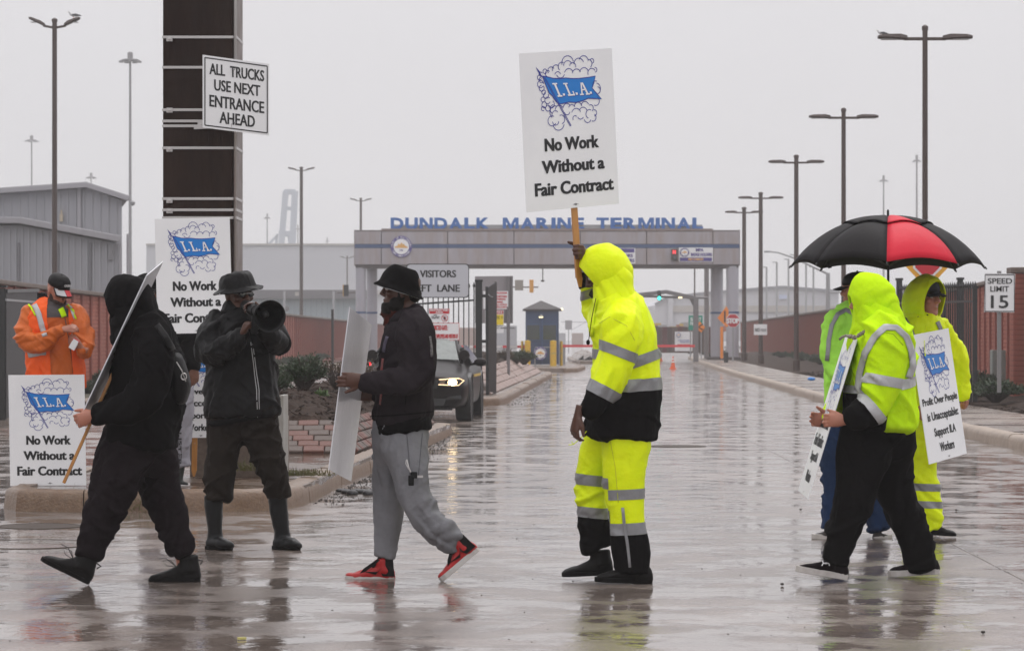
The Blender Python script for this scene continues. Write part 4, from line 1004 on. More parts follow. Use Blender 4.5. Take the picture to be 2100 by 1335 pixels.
# signal mast left of booth
sm = thing('signal_arm', P(1050, 700, 150), 'horizontal mast arm with an amber traffic light seen beside the booth', 'signal mast')
mk('arm', G().tube([P(1040, 589, 150), P(1104, 589, 150)], .035, 8), M_brown, sm); mk('back_plate', G().box(P(1064.5, 585, 149.8), (.44, .06, .55)), mat('plate_tan', (.32, .29, .26), .6), sm)
mk('signal_head', G().box(P(1090, 587, 149.8), (.22, .2, .68)), mat('signal_amber', (.75, .36, .07), .5), sm, bevel=.03); mk('support', G().bar(P(1042, 760, 150), P(1042, 585, 150), .1, .1), M_brown, sm)
sm2 = thing('traffic_light', P(707, 605, 160), 'yellow and black traffic light on a thin arm left of the gantry columns', 'traffic light')
mk('arm', G().tube([P(692, 600, 160), P(735, 600, 160)], .03, 8), M_brown, sm2); mk('housing', G().box(P(710, 596, 159.8), (.28, .2, .65)), M_black, sm2, bevel=.02); mk('back_plate', G().box(P(705, 596, 160.0), (.12, .08, .66)), mat('signal_amber2', (.6, .35, .1), .5), sm2)
# far street light arms right
sa = thing('cobra_lamp', P(1698, 700, 170), 'grey street light with a curved arm reaching left above the right wall', 'street light')
mk('pole', G().tube([(P(1698, 0, 170).x, 170, 0), P(1698, 560, 170)], [.16, .12], 10), mat('pole_pale', (.28, .28, .29), .5), sa); mk('arm', G().tube([P(1698, 562, 170), P(1670, 549, 170), P(1630, 530, 170), P(1595, 518, 170), P(1575, 516, 170)], [.07, .06, .05, .04, .04], 8), MATS['pole_pale'], sa)
mk('luminaire', G().box(P(1573, 516.5, 170), (.35, .15, .1)), MATS['pole_pale'], sa); mk('brace', G().tube([P(1698, 540, 170), P(1660, 530, 170), P(1620, 522, 170)], .03, 6), MATS['pole_pale'], sa); mk('signal_arm', G().tube([P(1698, 600, 170), P(1735, 599, 170)], .05, 6), MATS['pole_pale'], sa)
for k, (x_, y_, lb) in enumerate([(1572, 548, 'faint grey pole farthest left of the distant row beyond the right wall'), (1593, 538, 'faint grey pole second from left in the distant row beyond the right wall'), (1617, 532, 'faint grey pole just left of the third lamppost'), (1653, 520, 'faint grey pole right of the third lamppost'), (1668, 547, 'faint grey pole left of the curved street light')]):
    o = mk('utility_pole', G().tube([P(x_, 690, 300), P(x_, y_, 300)], .1, 8).box(P(x_ - 4, y_, 300), (.5, .2, .1)), MATS['pole_pale'], base=P(x_, 690, 300), smooth=False); tag(o, lb, 'pole', 'faint poles beyond the right wall')

# ------------------------------------------------------------------ road signs on the right
def post_sign(name, label, cat, outline_px, d, material, post=None, th=.02):
    pts_ = [P(x, y, d) for x, y in outline_px]; c = sum(pts_, Vector()) / len(pts_)
    o = thing(name, (c.x, d, .15), label, cat); mk('plate', G().prism(pts_, (0, th, 0)), material, o)
    if post: mk('post', G().bar(P(post[0], post[1], d + .06), P(post[0], post[2], d + .06), post[3], post[3]), post[4], o)
    return o
def octo(cx, cy, r): return [(cx + r * math.cos(R(22.5 + 45 * k)), cy + r * math.sin(R(22.5 + 45 * k))) for k in range(8)]
M_sred = mat('stop_red', (.50, .015, .03), .4)
st = post_sign('stop_sign', 'red octagonal STOP sign in front of the gantry right column', 'stop sign', octo(1503, 657.5, 15), 132, M_white, (1503, 745, 650, .07, M_grey))
mk('red_face', G().prism([P(x, y, 131.985) for x, y in octo(1503, 657.5, 13.8)], (0, .01, 0)), M_sred, st)
fr = Frame(P(1488, 643, 131.96), P(1518, 643, 131.96), P(1488, 673, 131.96)); letters(fr, [('STOP', .1, .9, .32, .68)], M_white, st, .01, .03, .02)
tp = mk('top_plate', G().prism([P(x, y, 132) for x, y in ((1494, 639), (1512, 639), (1512, 642), (1494, 642))], (0, .02, 0)), M_navyp, st)
od = post_sign('warning_sign', 'large orange diamond warning sign half behind the STOP sign on an orange post', 'sign', [(1490, 628), (1494, 636), (1494, 668), (1490, 671), (1471, 652)], 134, M_orange, (1480, 735, 670, .13, M_orange))
mk('black_mark', G().prism([P(x, y, 133.96) for x, y in ((1485, 638), (1488, 637), (1488, 661), (1485, 661))], (0, .01, 0)), M_ink, od)
od2 = post_sign('warning_sign', 'small orange diamond sign with a black arrow behind the portal post', 'sign', [(1435, 659), (1446, 671), (1438, 682), (1425, 671)], 128, M_orange, (1438, 735, 681, .05, M_grey))
g = G(); f_ = Frame(P(1425, 659, 127.96), P(1446, 659, 127.96), P(1425, 682, 127.96)); ribbon(g, f_, [(.75, .75), (.35, .5), (.75, .25)], .12, .005); mk('arrow', g, M_ink, od2, flip=False)
gs_ = post_sign('highway_sign', 'green sign with white letters partly behind the portal post', 'sign', [(1412, 647), (1441, 647), (1441, 677), (1412, 677)], 130, mat('sign_green', (.01, .27, .19), .45), (1416, 735, 677, .06, M_grey))
fr = Frame(P(1412, 647, 129.95), P(1441, 647, 129.95), P(1412, 677, 129.95)); letters(fr, [('S', .12, .3, .62, .86), ('ET', .62, .9, .62, .86), ('FE', .12, .34, .34, .56)], M_white, gs_, .01)
wbd = post_sign('notice_board', 'white notice board with a seal on the fence beyond the barrier', 'notice board', [(1384, 680), (1420, 680), (1420, 720), (1384, 720)], 140, M_white, th=.04)
fr = Frame(P(1384, 680, 139.94), P(1420, 680, 139.94), P(1384, 720, 139.94)); f2 = Frame(fr.p(.08, .95), fr.p(.34, .95), fr.p(.08, .7)); seal(f2, wbd, .0)
g = G()
for k, (y_, x_, m_) in enumerate(((.55, .2, M_navy), (.47, .3, M_navy), (.34, .15, M_red), (.27, .2, M_red))): mk('text_line', ribbon(G(), fr, [(x_, y_), (1 - x_ * .6, y_)], .03, .01, fr.u.length / fr.v.length), m_, wbd, flip=False)
# speed limit sign
sp_d = 46.0
sp = post_sign('speed_limit_sign', 'white SPEED LIMIT 15 sign on a post before the right brick wall', 'sign', [(2020, 560), (2082, 562), (2080, 641), (2018, 640)], sp_d, M_white, (2049, 805, 556, .06, mat('post_grey', (.22, .21, .21), .5)), th=.006)
fr = Frame(P(2018, 561, sp_d - .004), P(2082, 561, sp_d - .004), P(2018, 641, sp_d - .004))
letters(fr, [('SPEED', .12, .9, .735, .88), ('LIMIT', .2, .8, .535, .675), ('15', .22, .78, .11, .44)], M_ink, sp, .003, .012, .002)
g = G()
for a, b in (((.03, .03), (.97, .03)), ((.97, .03), (.97, .97)), ((.97, .97), (.03, .97)), ((.03, .97), (.03, .03))): ribbon(g, fr, [a, b], .022, .003)
mk('border', g, M_ink, sp, flip=False)
# stop-ahead diamond behind the umbrella
da = 40.0
dsn = post_sign('warning_sign', 'yellow diamond stop ahead sign with a red octagon peeking out below the umbrella', 'sign', [(1902, 492), (1962, 530), (1902, 594), (1842, 530)], da, mat('diamond_yellow', (.75, .38, .03), .4), (1902, 800, 575, .06, MATS['post_grey']))
mk('white_ring', G().prism([P(x, y, da - .01) for x, y in octo(1902, 538, 32)], (0, .008, 0)), M_white, dsn); mk('red_octagon', G().prism([P(x, y, da - .02) for x, y in octo(1902, 538, 27)], (0, .008, 0)), M_sred, dsn)
# utility cabinet
uc = thing('utility_cabinet', P(2052, 792, 55), 'grey-green metal utility cabinet by the wall behind the speed limit post', 'cabinet')
a, b = P(2036, 718, 55), P(2070, 792, 55)
mk('cabinet_body', G().box(((a.x + b.x) / 2, 55.2, (a.z + b.z) / 2), (b.x - a.x, .3, a.z - b.z)), mat('cabinet_grey', (.22, .24, .22), .5, var=[(5, .5, (.17, .18, .17))]), uc, bevel=.01); mk('cabinet_door', G().box(((a.x + b.x) / 2, 55.03, (a.z + b.z) / 2), (b.x - a.x - .05, .02, a.z - b.z - .06)), MATS['cabinet_grey'], uc, bevel=.005)
# iron picket fences / gates
def pickets(label, x0_, y0_, d0, x1_, y1_, d1_, zb, step, posts, name='iron_fence', thick=.022, rails=(.12, .88)):
    a = P(x0_, y0_, d0); b = P(x1_, y1_, d1_); t = thing(name, (a.x, a.y, zb), label, 'fence')
    ln = math.hypot(b.x - a.x, b.y - a.y); n = int(ln / step)
    for k in range(n + 1):
        q = a.lerp(b, k / n); g_ = G().box((q.x, q.y, (q.z + zb) / 2), (thick, thick, q.z - zb), math.atan2(b.y - a.y, b.x - a.x))
        g_.rings([[Vector((q.x, q.y, q.z)) + Vector((math.cos(j * 1.57) * rr_, math.sin(j * 1.57) * rr_, h)) for j in range(4)] for rr_, h in ((.012, 0), (.028, .03), (.003, .11))])
        mk('picket', g_, M_black, t, flip=False)
    for fr_ in rails:
        mk('rail', G().bar((a.x, a.y, zb + (a.z - zb) * fr_), (b.x, b.y, zb + (b.z - zb) * fr_), .04, .035), M_black, t)
    for (px_, pt, dd, w_) in posts:
        q = P(px_, pt, dd); p_ = mk('post', G().box((q.x, q.y, (q.z + zb) / 2), (w_, w_, q.z - zb)), M_black, t, bevel=.006); mk('post_cap', G().box((q.x, q.y, q.z + .02), (w_ + .03, w_ + .03, .04)), M_black, p_)
    return t
pickets('black iron picket fence between the umbrella and the brick wall', 1846, 596, 52, 2000, 590, 48, .2, .115, [(1844, 575, 52.2, .1), (1969, 574, 49, .09), (1936, 600, 50, .05), (1999, 592, 48, .08)])
gate = pickets('black iron picket gate behind the police car, below the visitors sign', 815, 602, 56, 972, 590, 56, .2, .098, [(982, 578, 56, .13), (817, 590, 56, .1)], name='iron_gate')
# gate leaf seen end-on
gl_ = thing('gate_leaf', P(1007, 808, 56.3), 'open black metal gate leaf seen edge on right of the gate post', 'gate')
mk('leaf', G().prism([P(998, 590, 55.9), P(1016, 579, 57.6), P(1015, 806, 57.6), P(999, 812, 55.9)], (.03, 0, 0)), mat('leaf_dark', (.010, .008, .009), .55, spec=.15), gl_); mk('leaf_frame', G().bar(P(998, 588, 55.88), P(999, 812, 55.88), .05, .05).bar(P(1016, 578, 57.6), P(1015, 806, 57.6), .04, .04), M_black, gl_)['kind'] = 'stuff'
mk('hinge', G().box(P(992, 607, 56), (.1, .05, .06)), M_black, gl_); mk('hinge', G().box(P(992, 700, 56), (.1, .05, .06)), M_black, gl_)
mk('cable', G().tube([P(1001, 603, 55.85), P(1006, 608, 55.85), P(1014, 610, 57.5)], .008, 6), M_grey, gl_)
# visitors sign
vd = 55.6
pts_ = []
for cx_, cy_, a0 in ((955, 548, -90), (955, 604, 0), (840, 604, 90), (840, 548, 180)):
    for k in range(5): pts_.append((cx_ + 7 * math.cos(R(a0 + 22.5 * k)), cy_ + 7 * math.sin(R(a0 + 22.5 * k))))
vs_ = thing('visitors_sign', P(897, 611, vd), 'white sign VISITORS LEFT LANE with a black border fixed above the iron gate', 'sign')
mk('border', G().prism([P(x, y, vd) for x, y in pts_], (0, .01, 0)), M_ink, vs_)
mk('plate', G().prism([P(897.5 + (x - 897.5) * .975, 576 + (y - 576) * .95, vd - .006) for x, y in pts_], (0, .004, 0)), mat('sign_reflect', (.52, .53, .57), .4), vs_)
fr = Frame(P(833, 541, vd - .008), P(962, 541, vd - .008), P(833, 611, vd - .008)); letters(fr, [('VISITORS', .22, .79, .60, .81), ('LEFT  LANE', .10, .85, .18, .39)], M_ink, vs_, .002, .012, .004)
def board(name, label, rect, d, bg, rows, th=.01, extra=None):
    o, fr_ = flat_sign(name, label, 'sign', *rect, d, None, material=bg, th=th)
    for (rc, m_) in (extra or []): mk('colour_field', poly(G(), fr_, [(rc[0], rc[1]), (rc[2], rc[1]), (rc[2], rc[3]), (rc[0], rc[3])], .003), m_, o, flip=False)
    for m_, rws in rows: letters(fr_, rws, m_, o, .006)
    return o, fr_
ra_, fr = board('restricted_area_sign', 'small red and white RESTRICTED AREA sign with a no-entry hand symbol on the gate', (880, 633, 922, 661), 55.7, M_white,
    [(M_white, [('RESTRICTED', .06, .94, .82, .96), ('AREA', .32, .68, .67, .79)]), (M_ink, [('ONLY', .22, .4, .5, .56), ('THIS PERSON', .1, .52, .38, .45), ('PERMITTED', .12, .5, .27, .34)])], extra=[((.01, .63, .99, .99), M_red)])
mk('prohibition_ring', disc(disc(G(), fr, .76, .3, .16, .25, .006, 24, r0=.82), fr, .76, .3, .02, .03, .0055, 8), M_red, ra_, flip=False); mk('hand_symbol', disc(G(), fr, .76, .3, .06, .13, .005, 12), M_ink, ra_, flip=False); mk('prohibition_bar', ribbon(G(), fr, [(.66, .47), (.86, .13)], .03, .007), M_red, ra_, flip=False)
board('gate_banner', 'white RESTRICTED GATE banner with red print hung low on the iron gate', (869, 662, 942, 698), 55.5, M_white, [(M_red, [('RESTRICTED GATE :', .18, .68, .58, .86), ('TO BE USED BY EMPLOYEES AND VISITORS OF', .03, .96, .12, .36)])], extra=[((.0, .0, 1, .03), M_red), ((.0, .97, 1, 1), M_red), ((0, .03, .012, .97), M_red), ((.988, .03, 1, .97), M_red)])
bb = thing('back_board', P(1012, 770, 75), 'large grey blank board on posts behind the gate leaf', 'board')
mk('board', G().prism([P(x, y, 75) for x, y in ((974, 567), (1051, 566), (1051, 663), (974, 663))], (0, .04, 0)), mat('board_grey', (.27, .25, .26), .6), bb); mk('post', G().bar(P(1042, 775, 74.95), P(1042, 567, 74.95), .08, .08), M_port, bb); mk('board_edge', G().bar(P(1050, 663, 75), P(1050, 566, 75), .05, .06), M_port, bb)
board('notification_sign', 'white sign with rows of red print behind the gate leaf', (991, 597, 1042, 634), 74.6, M_white, [(M_red, [('NOTIFICATION', .3, .95, .84, .95), ('VEHICLES RETURN', .2, .95, .64, .76), ('TO WORKING', .3, .9, .5, .6), ('PERSONNEL', .35, .8, .34, .44), ('MUST ALL HOLD', .2, .95, .2, .3), ('TWIC ESCORT', .2, .95, .06, .16)])])
board('notice_sign', 'white NOTICE sign with a yellow MARSEC field below the red-printed sign', (995, 636, 1033, 683), 74.5, M_white, [(M_white, [('NOTICE', .45, .92, .86, .96)]), (M_ink, [('SEC 1', .5, .92, .62, .74)]), (M_grey, [('ALL PERSONS', .3, .95, .28, .34), ('SUBJECT', .4, .9, .18, .24)])], extra=[((.02, .83, .98, .98), M_red), ((.02, .36, .98, .80), mat('sign_yellow', (.85, .65, .02), .45))])
tp_ = thing('thin_post', P(1042, 780, 70), 'thin grey post standing in the brick-edged island by the gate', 'post'); mk('pole', G().tube([P(1043, 772, 70), P(1043, 632, 70)], .035, 8), M_port, tp_); mk('post_cap', G().box(P(1043, 631, 70), (.09, .09, .05)), M_port, tp_); mk('crossbar', G().box(P(1041, 673, 70), (.35, .03, .03)), M_port, tp_)
# sign on pole in the haze right of booth
fs_ = post_sign('road_sign', 'faint grey square sign on a thin pole right of the booth', 'sign', [(1159, 657), (1173, 657), (1173, 676), (1159, 676)], 190, M_eave, (1166, 725, 657, .06, M_eave))
ch_ = thing('overhead_line', P(1180, 700, 260), 'thin hazy overhead line with an orange light right of the booth', 'cable'); mk('line', G().tube([P(1150, 660, 260), P(1230, 661, 260)], .03, 6), M_eave, ch_); mk('stay', G().tube([P(1172, 677, 260), P(1200, 661, 260)], .02, 6), M_eave, ch_); mk('orange_light', G().ell(P(1215, 660, 259), (.1, .1, .1), n=10, m=6), mat('orange_lamp', (1, .4, .1), .5, emit=((1, .4, .12), 3)), ch_)
# cones
M_cone = mat('cone_orange', (.80, .13, .03), .45)
for (x_, yb, yt, lb) in ((1380, 757, 731, 'nearer orange traffic cone with a white band on the wet road'), (1354, 741, 720, 'farther orange traffic cone beside the yellow suit')):
    c = PG(x_, yb); h = (yb - yt) / F * c.y; t = thing('traffic_cone', c, lb, 'cone', 'traffic cones on the road')
    mk('base', G().box(c + Vector((0, 0, .02)), (h * .55, h * .55, .04)), M_cone, t, bevel=.008); mk('cone_body', G().lathe(c + Vector((0, 0, .04)), (0, 0, 1), [(h * .2, 0), (h * .035, h * .93), (h * .02, h * .94)], 20), M_cone, t, smooth=True, auto=40)
    for z_ in (.45, .66): mk('white_band', G().lathe(c + Vector((0, 0, .04 + h * z_)), (0, 0, 1), [(h * (.2 - .177 * z_) + .004, 0), (h * (.2 - .177 * (z_ + .1)) + .004, h * .1)], 20, cap=False), M_white, t)
# black short bollard and kerb bits
tag(mk('bollard', G().lathe(P(1489, 752, 127), (0, 0, 1), [(.1, 0), (.1, .62), (.06, .66)], 14), M_black, base=P(1489, 752, 127)), 'short black bollard beside the gantry right column', 'bollard')
# left dark gate
lg = thing('mesh_gate', P(40, 830, 40), 'dark mesh-covered gate with a black post at the left edge', 'gate')
mk('gate_post', G().box((P(5, 0, 40).x, 40, 1.05), (.1, .1, 1.85)), M_black, lg, bevel=.005); mk('post_cap', G().box((P(5, 0, 40).x, 40, 2.0), (.13, .13, .03)), M_black, lg)
a, b = P(12, 600, 40), P(78, 598, 47)
mk('mesh_screen', G().prism([(a.x, a.y, .15), (b.x, b.y, .15), (b.x, b.y, b.z), (a.x, a.y, a.z)], (.01, -.02, 0)), mat('mesh_dark', (.03, .027, .03), .6, bump=[(200, .003)]), lg); mk('top_rail', G().bar(a + Vector((0, 0, .02)), b + Vector((0, 0, .02)), .05, .05), M_black, lg); mk('mid_rail', G().bar(P(12, 615, 39.9), P(78, 620, 46.9), .02, .03), M_grey, lg)
tag(mk('fence_post', G().box((P(682, 0, 100).x, 100, 1.2), (.09, .09, 2.1)), M_black, base=(P(682, 0, 100).x, 100, .1)), 'thin black post standing before the left wall between man and sign', 'post')
# manholes, litter
M_iron = mat('iron_lid', (.06, .045, .036), .6, 0, spec=.2, bump=[(60, .006)])
for (x_, y_, r, lb) in ((82, 1079, .29, 'round iron manhole lid below the traffic island'), (62, 1116, .4, 'shallow round manhole rim left of the black boots'), (1390, 915, .34, 'iron manhole lid in the lane right of the yellow suit')):
    c = PG(x_, y_); c.z = .002; t = thing('manhole', c, lb, 'manhole')
    mk('rim', G().lathe(c, (0, 0, 1), [(r, -.02), (r, .002), (r - .012, .003), (r - .012, -.02)], 40), M_iron, t)
    mk('lid', G().lathe(c, (0, 0, 1), [(r - .014, -.02), (r - .014, .001), (.02, .003)], 36), M_iron if r != .4 else M_road, t)
rg = G()
for k in range(14):
    c = PG(700 + k * 11, 1008 + (k % 3) * 3); rg.ell(c + Vector((0, 0, .01)), (.05, .06 + .02 * (k % 2), .018 + .008 * (k % 3)), n=8, m=6)
tag(mk('rag', rg, mat('rag_dark', (.02, .018, .02), .5), base=PG(760, 1010), smooth=True), 'crumpled dark wet rag lying against the curved kerb', 'rag')
tag(mk('plastic_scrap', G().box(PG(496, 1312) + Vector((0, 0, .008)), (.035, .02, .01), .4), mat('scrap', (.5, .45, .15), .5), base=PG(496, 1312)), 'tiny pale yellow scrap on the wet slab in the foreground', 'litter')
tag(mk('bottle_cap', G().ell(P(1664, 777, 62), (.09, .06, .04), n=8, m=6), M_blue, base=P(1664, 777, 62)), 'small blue piece of litter on the mulch by the right pavement', 'litter')
# bits of gravel-like debris spots
for i, (x_, y_) in enumerate(((1642, 1047), (1961, 1048), (1604, 1201), (2016, 1300), (345, 700))[:4]):
    c = PG(x_, y_); tag(mk('stone', G().ell(c + Vector((0, 0, .01)), (.010, .010, .007), n=8, m=6), MATS['grit'], base=c), ['small dark stone on the road left of the jeans legs', 'small dark stone on the road right of the yellow trousers', 'small brown leaf-like crumb left of the black sneaker', 'small dark stone at lower right corner'][i], 'stone')

# ------------------------------------------------------------------ plants
M_leaf = mat('leaf_dark_green', (.022, .045, .016), .5, var=[(5, .8, (.045, .07, .02)), (9, .5, (.012, .024, .01))])
M_leafb = mat('leaf_brown', (.10, .05, .03), .6, var=[(6, .8, (.06, .03, .02)), (9, .5, (.05, .06, .02))])
M_leafy = mat('leaf_bright', (.055, .11, .02), .5)
M_grass = mat('grass_blades', (.10, .11, .03), .6, var=[(6, .8, (.22, .15, .06)), (3, .5, (.05, .09, .02))])
M_twig = mat('twig', (.045, .028, .02), .7)
def shrub_meshes(seedv, r, h, n, leaf, spiky=False):
    q = random.Random(seedv); g1 = G(); g2 = G()
    tips = []
    for k in range(int(n / 14)):
        a = q.uniform(0, 6.28); rad = q.uniform(.2, 1) ** .6; e = Vector((math.cos(a) * r * rad * q.uniform(.75, 1.1), math.sin(a) * r * rad, h * (1.05 - .55 * rad ** 2) * q.uniform(.7, 1.1)))
        mid = e * .5 + Vector((0, 0, h * .08)); g2.tube([(e.x * .12, e.y * .12, -.05), mid, e], [.012 * h / .5, .008 * h / .5, .003], 4); tips.append((mid, e))
    for k in range(n):
        m_, e = q.choice(tips); t = q.uniform(0.1, 1.05); c = m_.lerp(e, t) + Vector((q.gauss(0, .05 * r), q.gauss(0, .05 * r), q.gauss(0, .05 * h)))
        d_ = (e - m_).normalized() * .6 + Vector((q.uniform(-1, 1), q.uniform(-1, 1), q.uniform(-.3, 1))); d_.normalize()
        s_ = d_.cross(Vector((q.uniform(-1, 1), q.uniform(-1, 1), q.uniform(-1, 1)))).normalized(); L_ = leaf * q.uniform(.6, 1.3)
        g1.add([c, c + d_ * L_ * .5 + s_ * L_ * (.2 if not spiky else .07), c + d_ * L_, c + d_ * L_ * .5 - s_ * L_ * (.2 if not spiky else .07)], [(0, 1, 2, 3)])
    def me(g_, nm):
        m = bpy.data.meshes.new(nm); m.from_pydata([tuple(v) for v in g_.v], [], g_.f); return m
    return me(g1, 'foliage'), me(g2, 'stems')
SM = {}
def shrub(kind, pos, scale, rz, label, group, name='shrub', cat='shrub'):
    if kind not in SM:
        SM[kind] = {'green': lambda: shrub_meshes(1, .42, .5, 3800, .055) + (M_leaf,), 'green2': lambda: shrub_meshes(2, .5, .42, 2600, .06) + (M_leaf,), 'brown': lambda: shrub_meshes(3, .42, .45, 900, .05) + (M_leafb,), 'sprig': lambda: shrub_meshes(4, .12, .12, 60, .07) + (M_leafy,), 'low': lambda: shrub_meshes(5, .6, .35, 2200, .08) + (M_leaf,)}[kind]()
        SM[kind][0].materials.append(SM[kind][2]); SM[kind][1].materials.append(M_twig)
    fo, stm, _ = SM[kind]
    t = thing(name, pos, label, cat, group); scale *= .72 if kind in ('green', 'brown') else .8; t.scale = (scale, scale, scale); t.rotation_euler = (0, 0, rz)
    for nm, me_ in (('foliage', fo), ('stems', stm)):
        o = bpy.data.objects.new(nm, me_); COL.objects.link(o); o.parent = t
    return t
shrub('green', P(623, 796, 32.5), 1.0, 0, 'round dark green shrub at the top of the mulch mound', 'shrubs on the first island')
shrub('brown', P(692, 792, 33.5), 1.0, 1, 'half-bare brown shrub right of the green one on the mound', 'shrubs on the first island')
shrub('green', P(556, 812, 30.5), .8, 2, 'dark green shrub half hidden by the megaphone man', 'shrubs on the first island')
shrub('sprig', P(660, 822, 29.8), 1.0, 1, 'small bright green sprig growing in the mulch', None, 'weed', 'plant')
shrub('brown', P(735, 790, 35), 1.0, 3, 'brown shrub behind the translucent sign', 'shrubs on the first island')
shrub('brown', P(1034, 742, 80), 1.15, 3, 'reddish brown shrub on the second island left of the green ones', 'shrubs on the second island')
shrub('green2', P(1058, 743, 82), 1.0, 3, 'dark green shrub on the second island near the yellow bollard', 'shrubs on the second island')
shrub('green2', P(1075, 745, 81), 1.0, 1, 'dark green shrub touching the left yellow bollard', 'shrubs on the second island')
q_ = random.Random(8)
names_l = ['between the man in orange and the hooded person', 'behind the megaphone man', 'left of the translucent sign']
ORD = ['nearest', 'second', 'third', 'fourth', 'fifth', 'sixth', 'seventh', 'eighth', 'ninth', 'tenth', 'eleventh', 'twelfth', 'thirteenth', 'fourteenth', 'fifteenth', 'sixteenth', 'seventeenth', 'farthest']
def ord_(side, n_): return 'low green shrub, %s from the front in the row along the %s wall' % (ORD[n_], side)
for k, (y_, dx) in enumerate([(50, 0), (53, .1), (57, 0), (61, .1), (66, 0), (71, .1), (77, 0), (83, .1), (90, 0), (98, 0), (107, 0), (117, 0), (128, 0), (140, 0)]):
    shrub('low', (-8.35 - dx - (y_ - 50) * .012, y_, .15), 1.0 + q_.uniform(-.1, .3), q_.uniform(0, 6), ord_('left', k), 'low shrubs along the left wall')
for i, y_ in enumerate([47, 49.5, 52, 55, 58, 62, 66, 70, 75, 80, 86, 92, 99, 106, 114, 122, 131, 141]):
    xw = itp([(p.x, p.y) for p in WR], y_)
    shrub('low', (xw - .9 - (i % 2) * .25, y_, .25), 1.0 + q_.uniform(-.1, .35), q_.uniform(0, 6), ord_('right', i), 'low shrubs along the right wall')
for (x_, y_, dd, lb) in ((1463, 727, 150, 'clipped low shrub left of the gantry right column'), (1415, 717, 165, 'dark shrub behind the portal post')):
    shrub('low', P(x_, y_ + 6, dd), 1.6, 1, lb, 'shrubs near the gantry')
def grass_tuft(pos, n, h, spread, label, dirx=0):
    g_ = G(); q = random.Random(n)
    for k in range(n):
        p = Vector(pos) + Vector((q.gauss(0, spread), q.gauss(0, spread * .4), 0)); L_ = h * q.uniform(.4, 1.2); d_ = Vector((q.gauss(dirx, .5), q.gauss(-.3, .4), 1)).normalized(); s_ = Vector((1, 0, 0)) * .003
        m_ = p + d_ * L_ * .6; e = m_ + (d_ + Vector((0, 0, -.9))).normalized() * L_ * .5
        g_.add([p - s_, p + s_, m_ + s_ * .7, m_ - s_ * .7, e], [(0, 1, 2, 3), (3, 2, 4)])
    tag(mk('grass', g_, M_grass, base=pos, flip=False), label, 'grass', kind='stuff')
grass_tuft(PG(150, 1043), 170, .17, .09, 'dry grass tuft at the foot of the kerb left of the black trousers')
grass_tuft(PG(275, 1048), 190, .18, .09, 'green and dry grass tuft at the kerb foot between the black trouser legs'); grass_tuft(PG(252, 1046) + Vector((0, 0, .05)), 60, .2, .04, 'weeds sprouting from the kerb joint')
grass_tuft(P(620, 975, 23.2), 240, .09, .13, 'dry grass tuft on the kerb top right of the rubber boots'); grass_tuft(P(500, 965, 23.2), 120, .12, .12, 'dry grass at the base of the concrete footing')
for (x_, y_, dd) in ((880, 930, 29.5), (800, 920, 31), (850, 880, 35)): grass_tuft(P(x_ - 50, y_, dd), 60, .07, .15, 'thin dry grass along the joint between pavers and kerb')
shrub('sprig', PG(250, 1040), 1.2, 2, 'small green weed at the foot of the kerb', None, 'weed', 'plant'); shrub('sprig', PG(283, 1043) + Vector((0, 0, .02)), 1.4, 0, 'leafy green weed at the kerb between the trouser legs', None, 'weed', 'plant')
# ------------------------------------------------------------------ haze
hz = mk('haze', G().box((0, 385, 24), (460, 890, 50)), None, flip=True)
hm = bpy.data.materials.new('haze'); hm.use_nodes = True; hn = hm.node_tree; hn.nodes.clear()
ho = hn.nodes.new('ShaderNodeOutputMaterial'); hv = hn.nodes.new('ShaderNodeVolumePrincipled')
hv.inputs['Color'].default_value = (1, 1, 1, 1); hv.inputs['Density'].default_value = .0009; hv.inputs['Anisotropy'].default_value = .2
hn.links.new(hv.outputs[0], ho.inputs['Volume']); hz.data.materials.append(hm); hz['kind'] = 'stuff'
# ------------------------------------------------------------------ people
M_skinD = mat('skin_dark', (.085, .032, .018), .42, bump=[(90, .0006)], var=[(7, .5, (.06, .021, .012))])
M_skinM = mat('skin_brown', (.16, .065, .038), .42, bump=[(90, .0006)], var=[(7, .5, (.12, .045, .027))])
M_skinL = mat('skin_light', (.42, .17, .11), .42, bump=[(90, .0006)], var=[(7, .5, (.34, .12, .08))])
def cloth(name, col, rough=.65, c2=None, spec=.3, fine=.0012, amt=.6):
    c2 = c2 or tuple(c * .72 for c in col)
    return mat(name, col, rough, spec=spec, bump=[(11, .007), (38, .004), (400, fine * .35)], var=[(4, amt, c2), (1.2, amt * .6, tuple(c * .85 for c in col))])
M_blk = cloth('cloth_black', (.0042, .0036, .004), .8, (.007, .006, .0065), spec=.06)
M_blkjkt = cloth('shell_black', (.0055, .005, .0055), .5, (.009, .008, .009), spec=.14)
M_blkpant = cloth('trousers_black_plum', (.011, .0075, .009), .8, (.019, .014, .016), spec=.06)
M_brnpant = cloth('trousers_dark_brown', (.014, .010, .008), .75, (.025, .019, .015), spec=.08)
M_char = cloth('hoodie_charcoal', (.022, .017, .020), .8, (.015, .012, .014), spec=.06)
M_greyp = cloth('sweatpants_grey', (.22, .22, .235), .85, (.14, .14, .15), spec=.1, amt=.8)
M_hiv = cloth('rain_suit_yellow', (.86, 1.0, .008), .5, (.74, .96, .006), spec=.12)
M_lime = cloth('hoodie_lime', (.60, .92, .008), .85, (.45, .72, .012), spec=.05)
M_limet = cloth('tee_lime', (.42, .88, .10), .8, (.34, .72, .08), spec=.1)
M_jean = cloth('jeans_blue', (.014, .032, .085), .8, (.009, .02, .05), spec=.1)
M_orj = cloth('jacket_orange', (.62, .13, .012), .45, (.45, .085, .01), spec=.3)
M_vest = cloth('vest_orange', (.95, .13, .015), .6, (.8, .09, .012), spec=.2)
M_refl = mat('reflective_grey', (.24, .24, .25), .42, .2, bump=[(40, .003), (8, .006)], var=[(9, .5, (.33, .33, .34))])
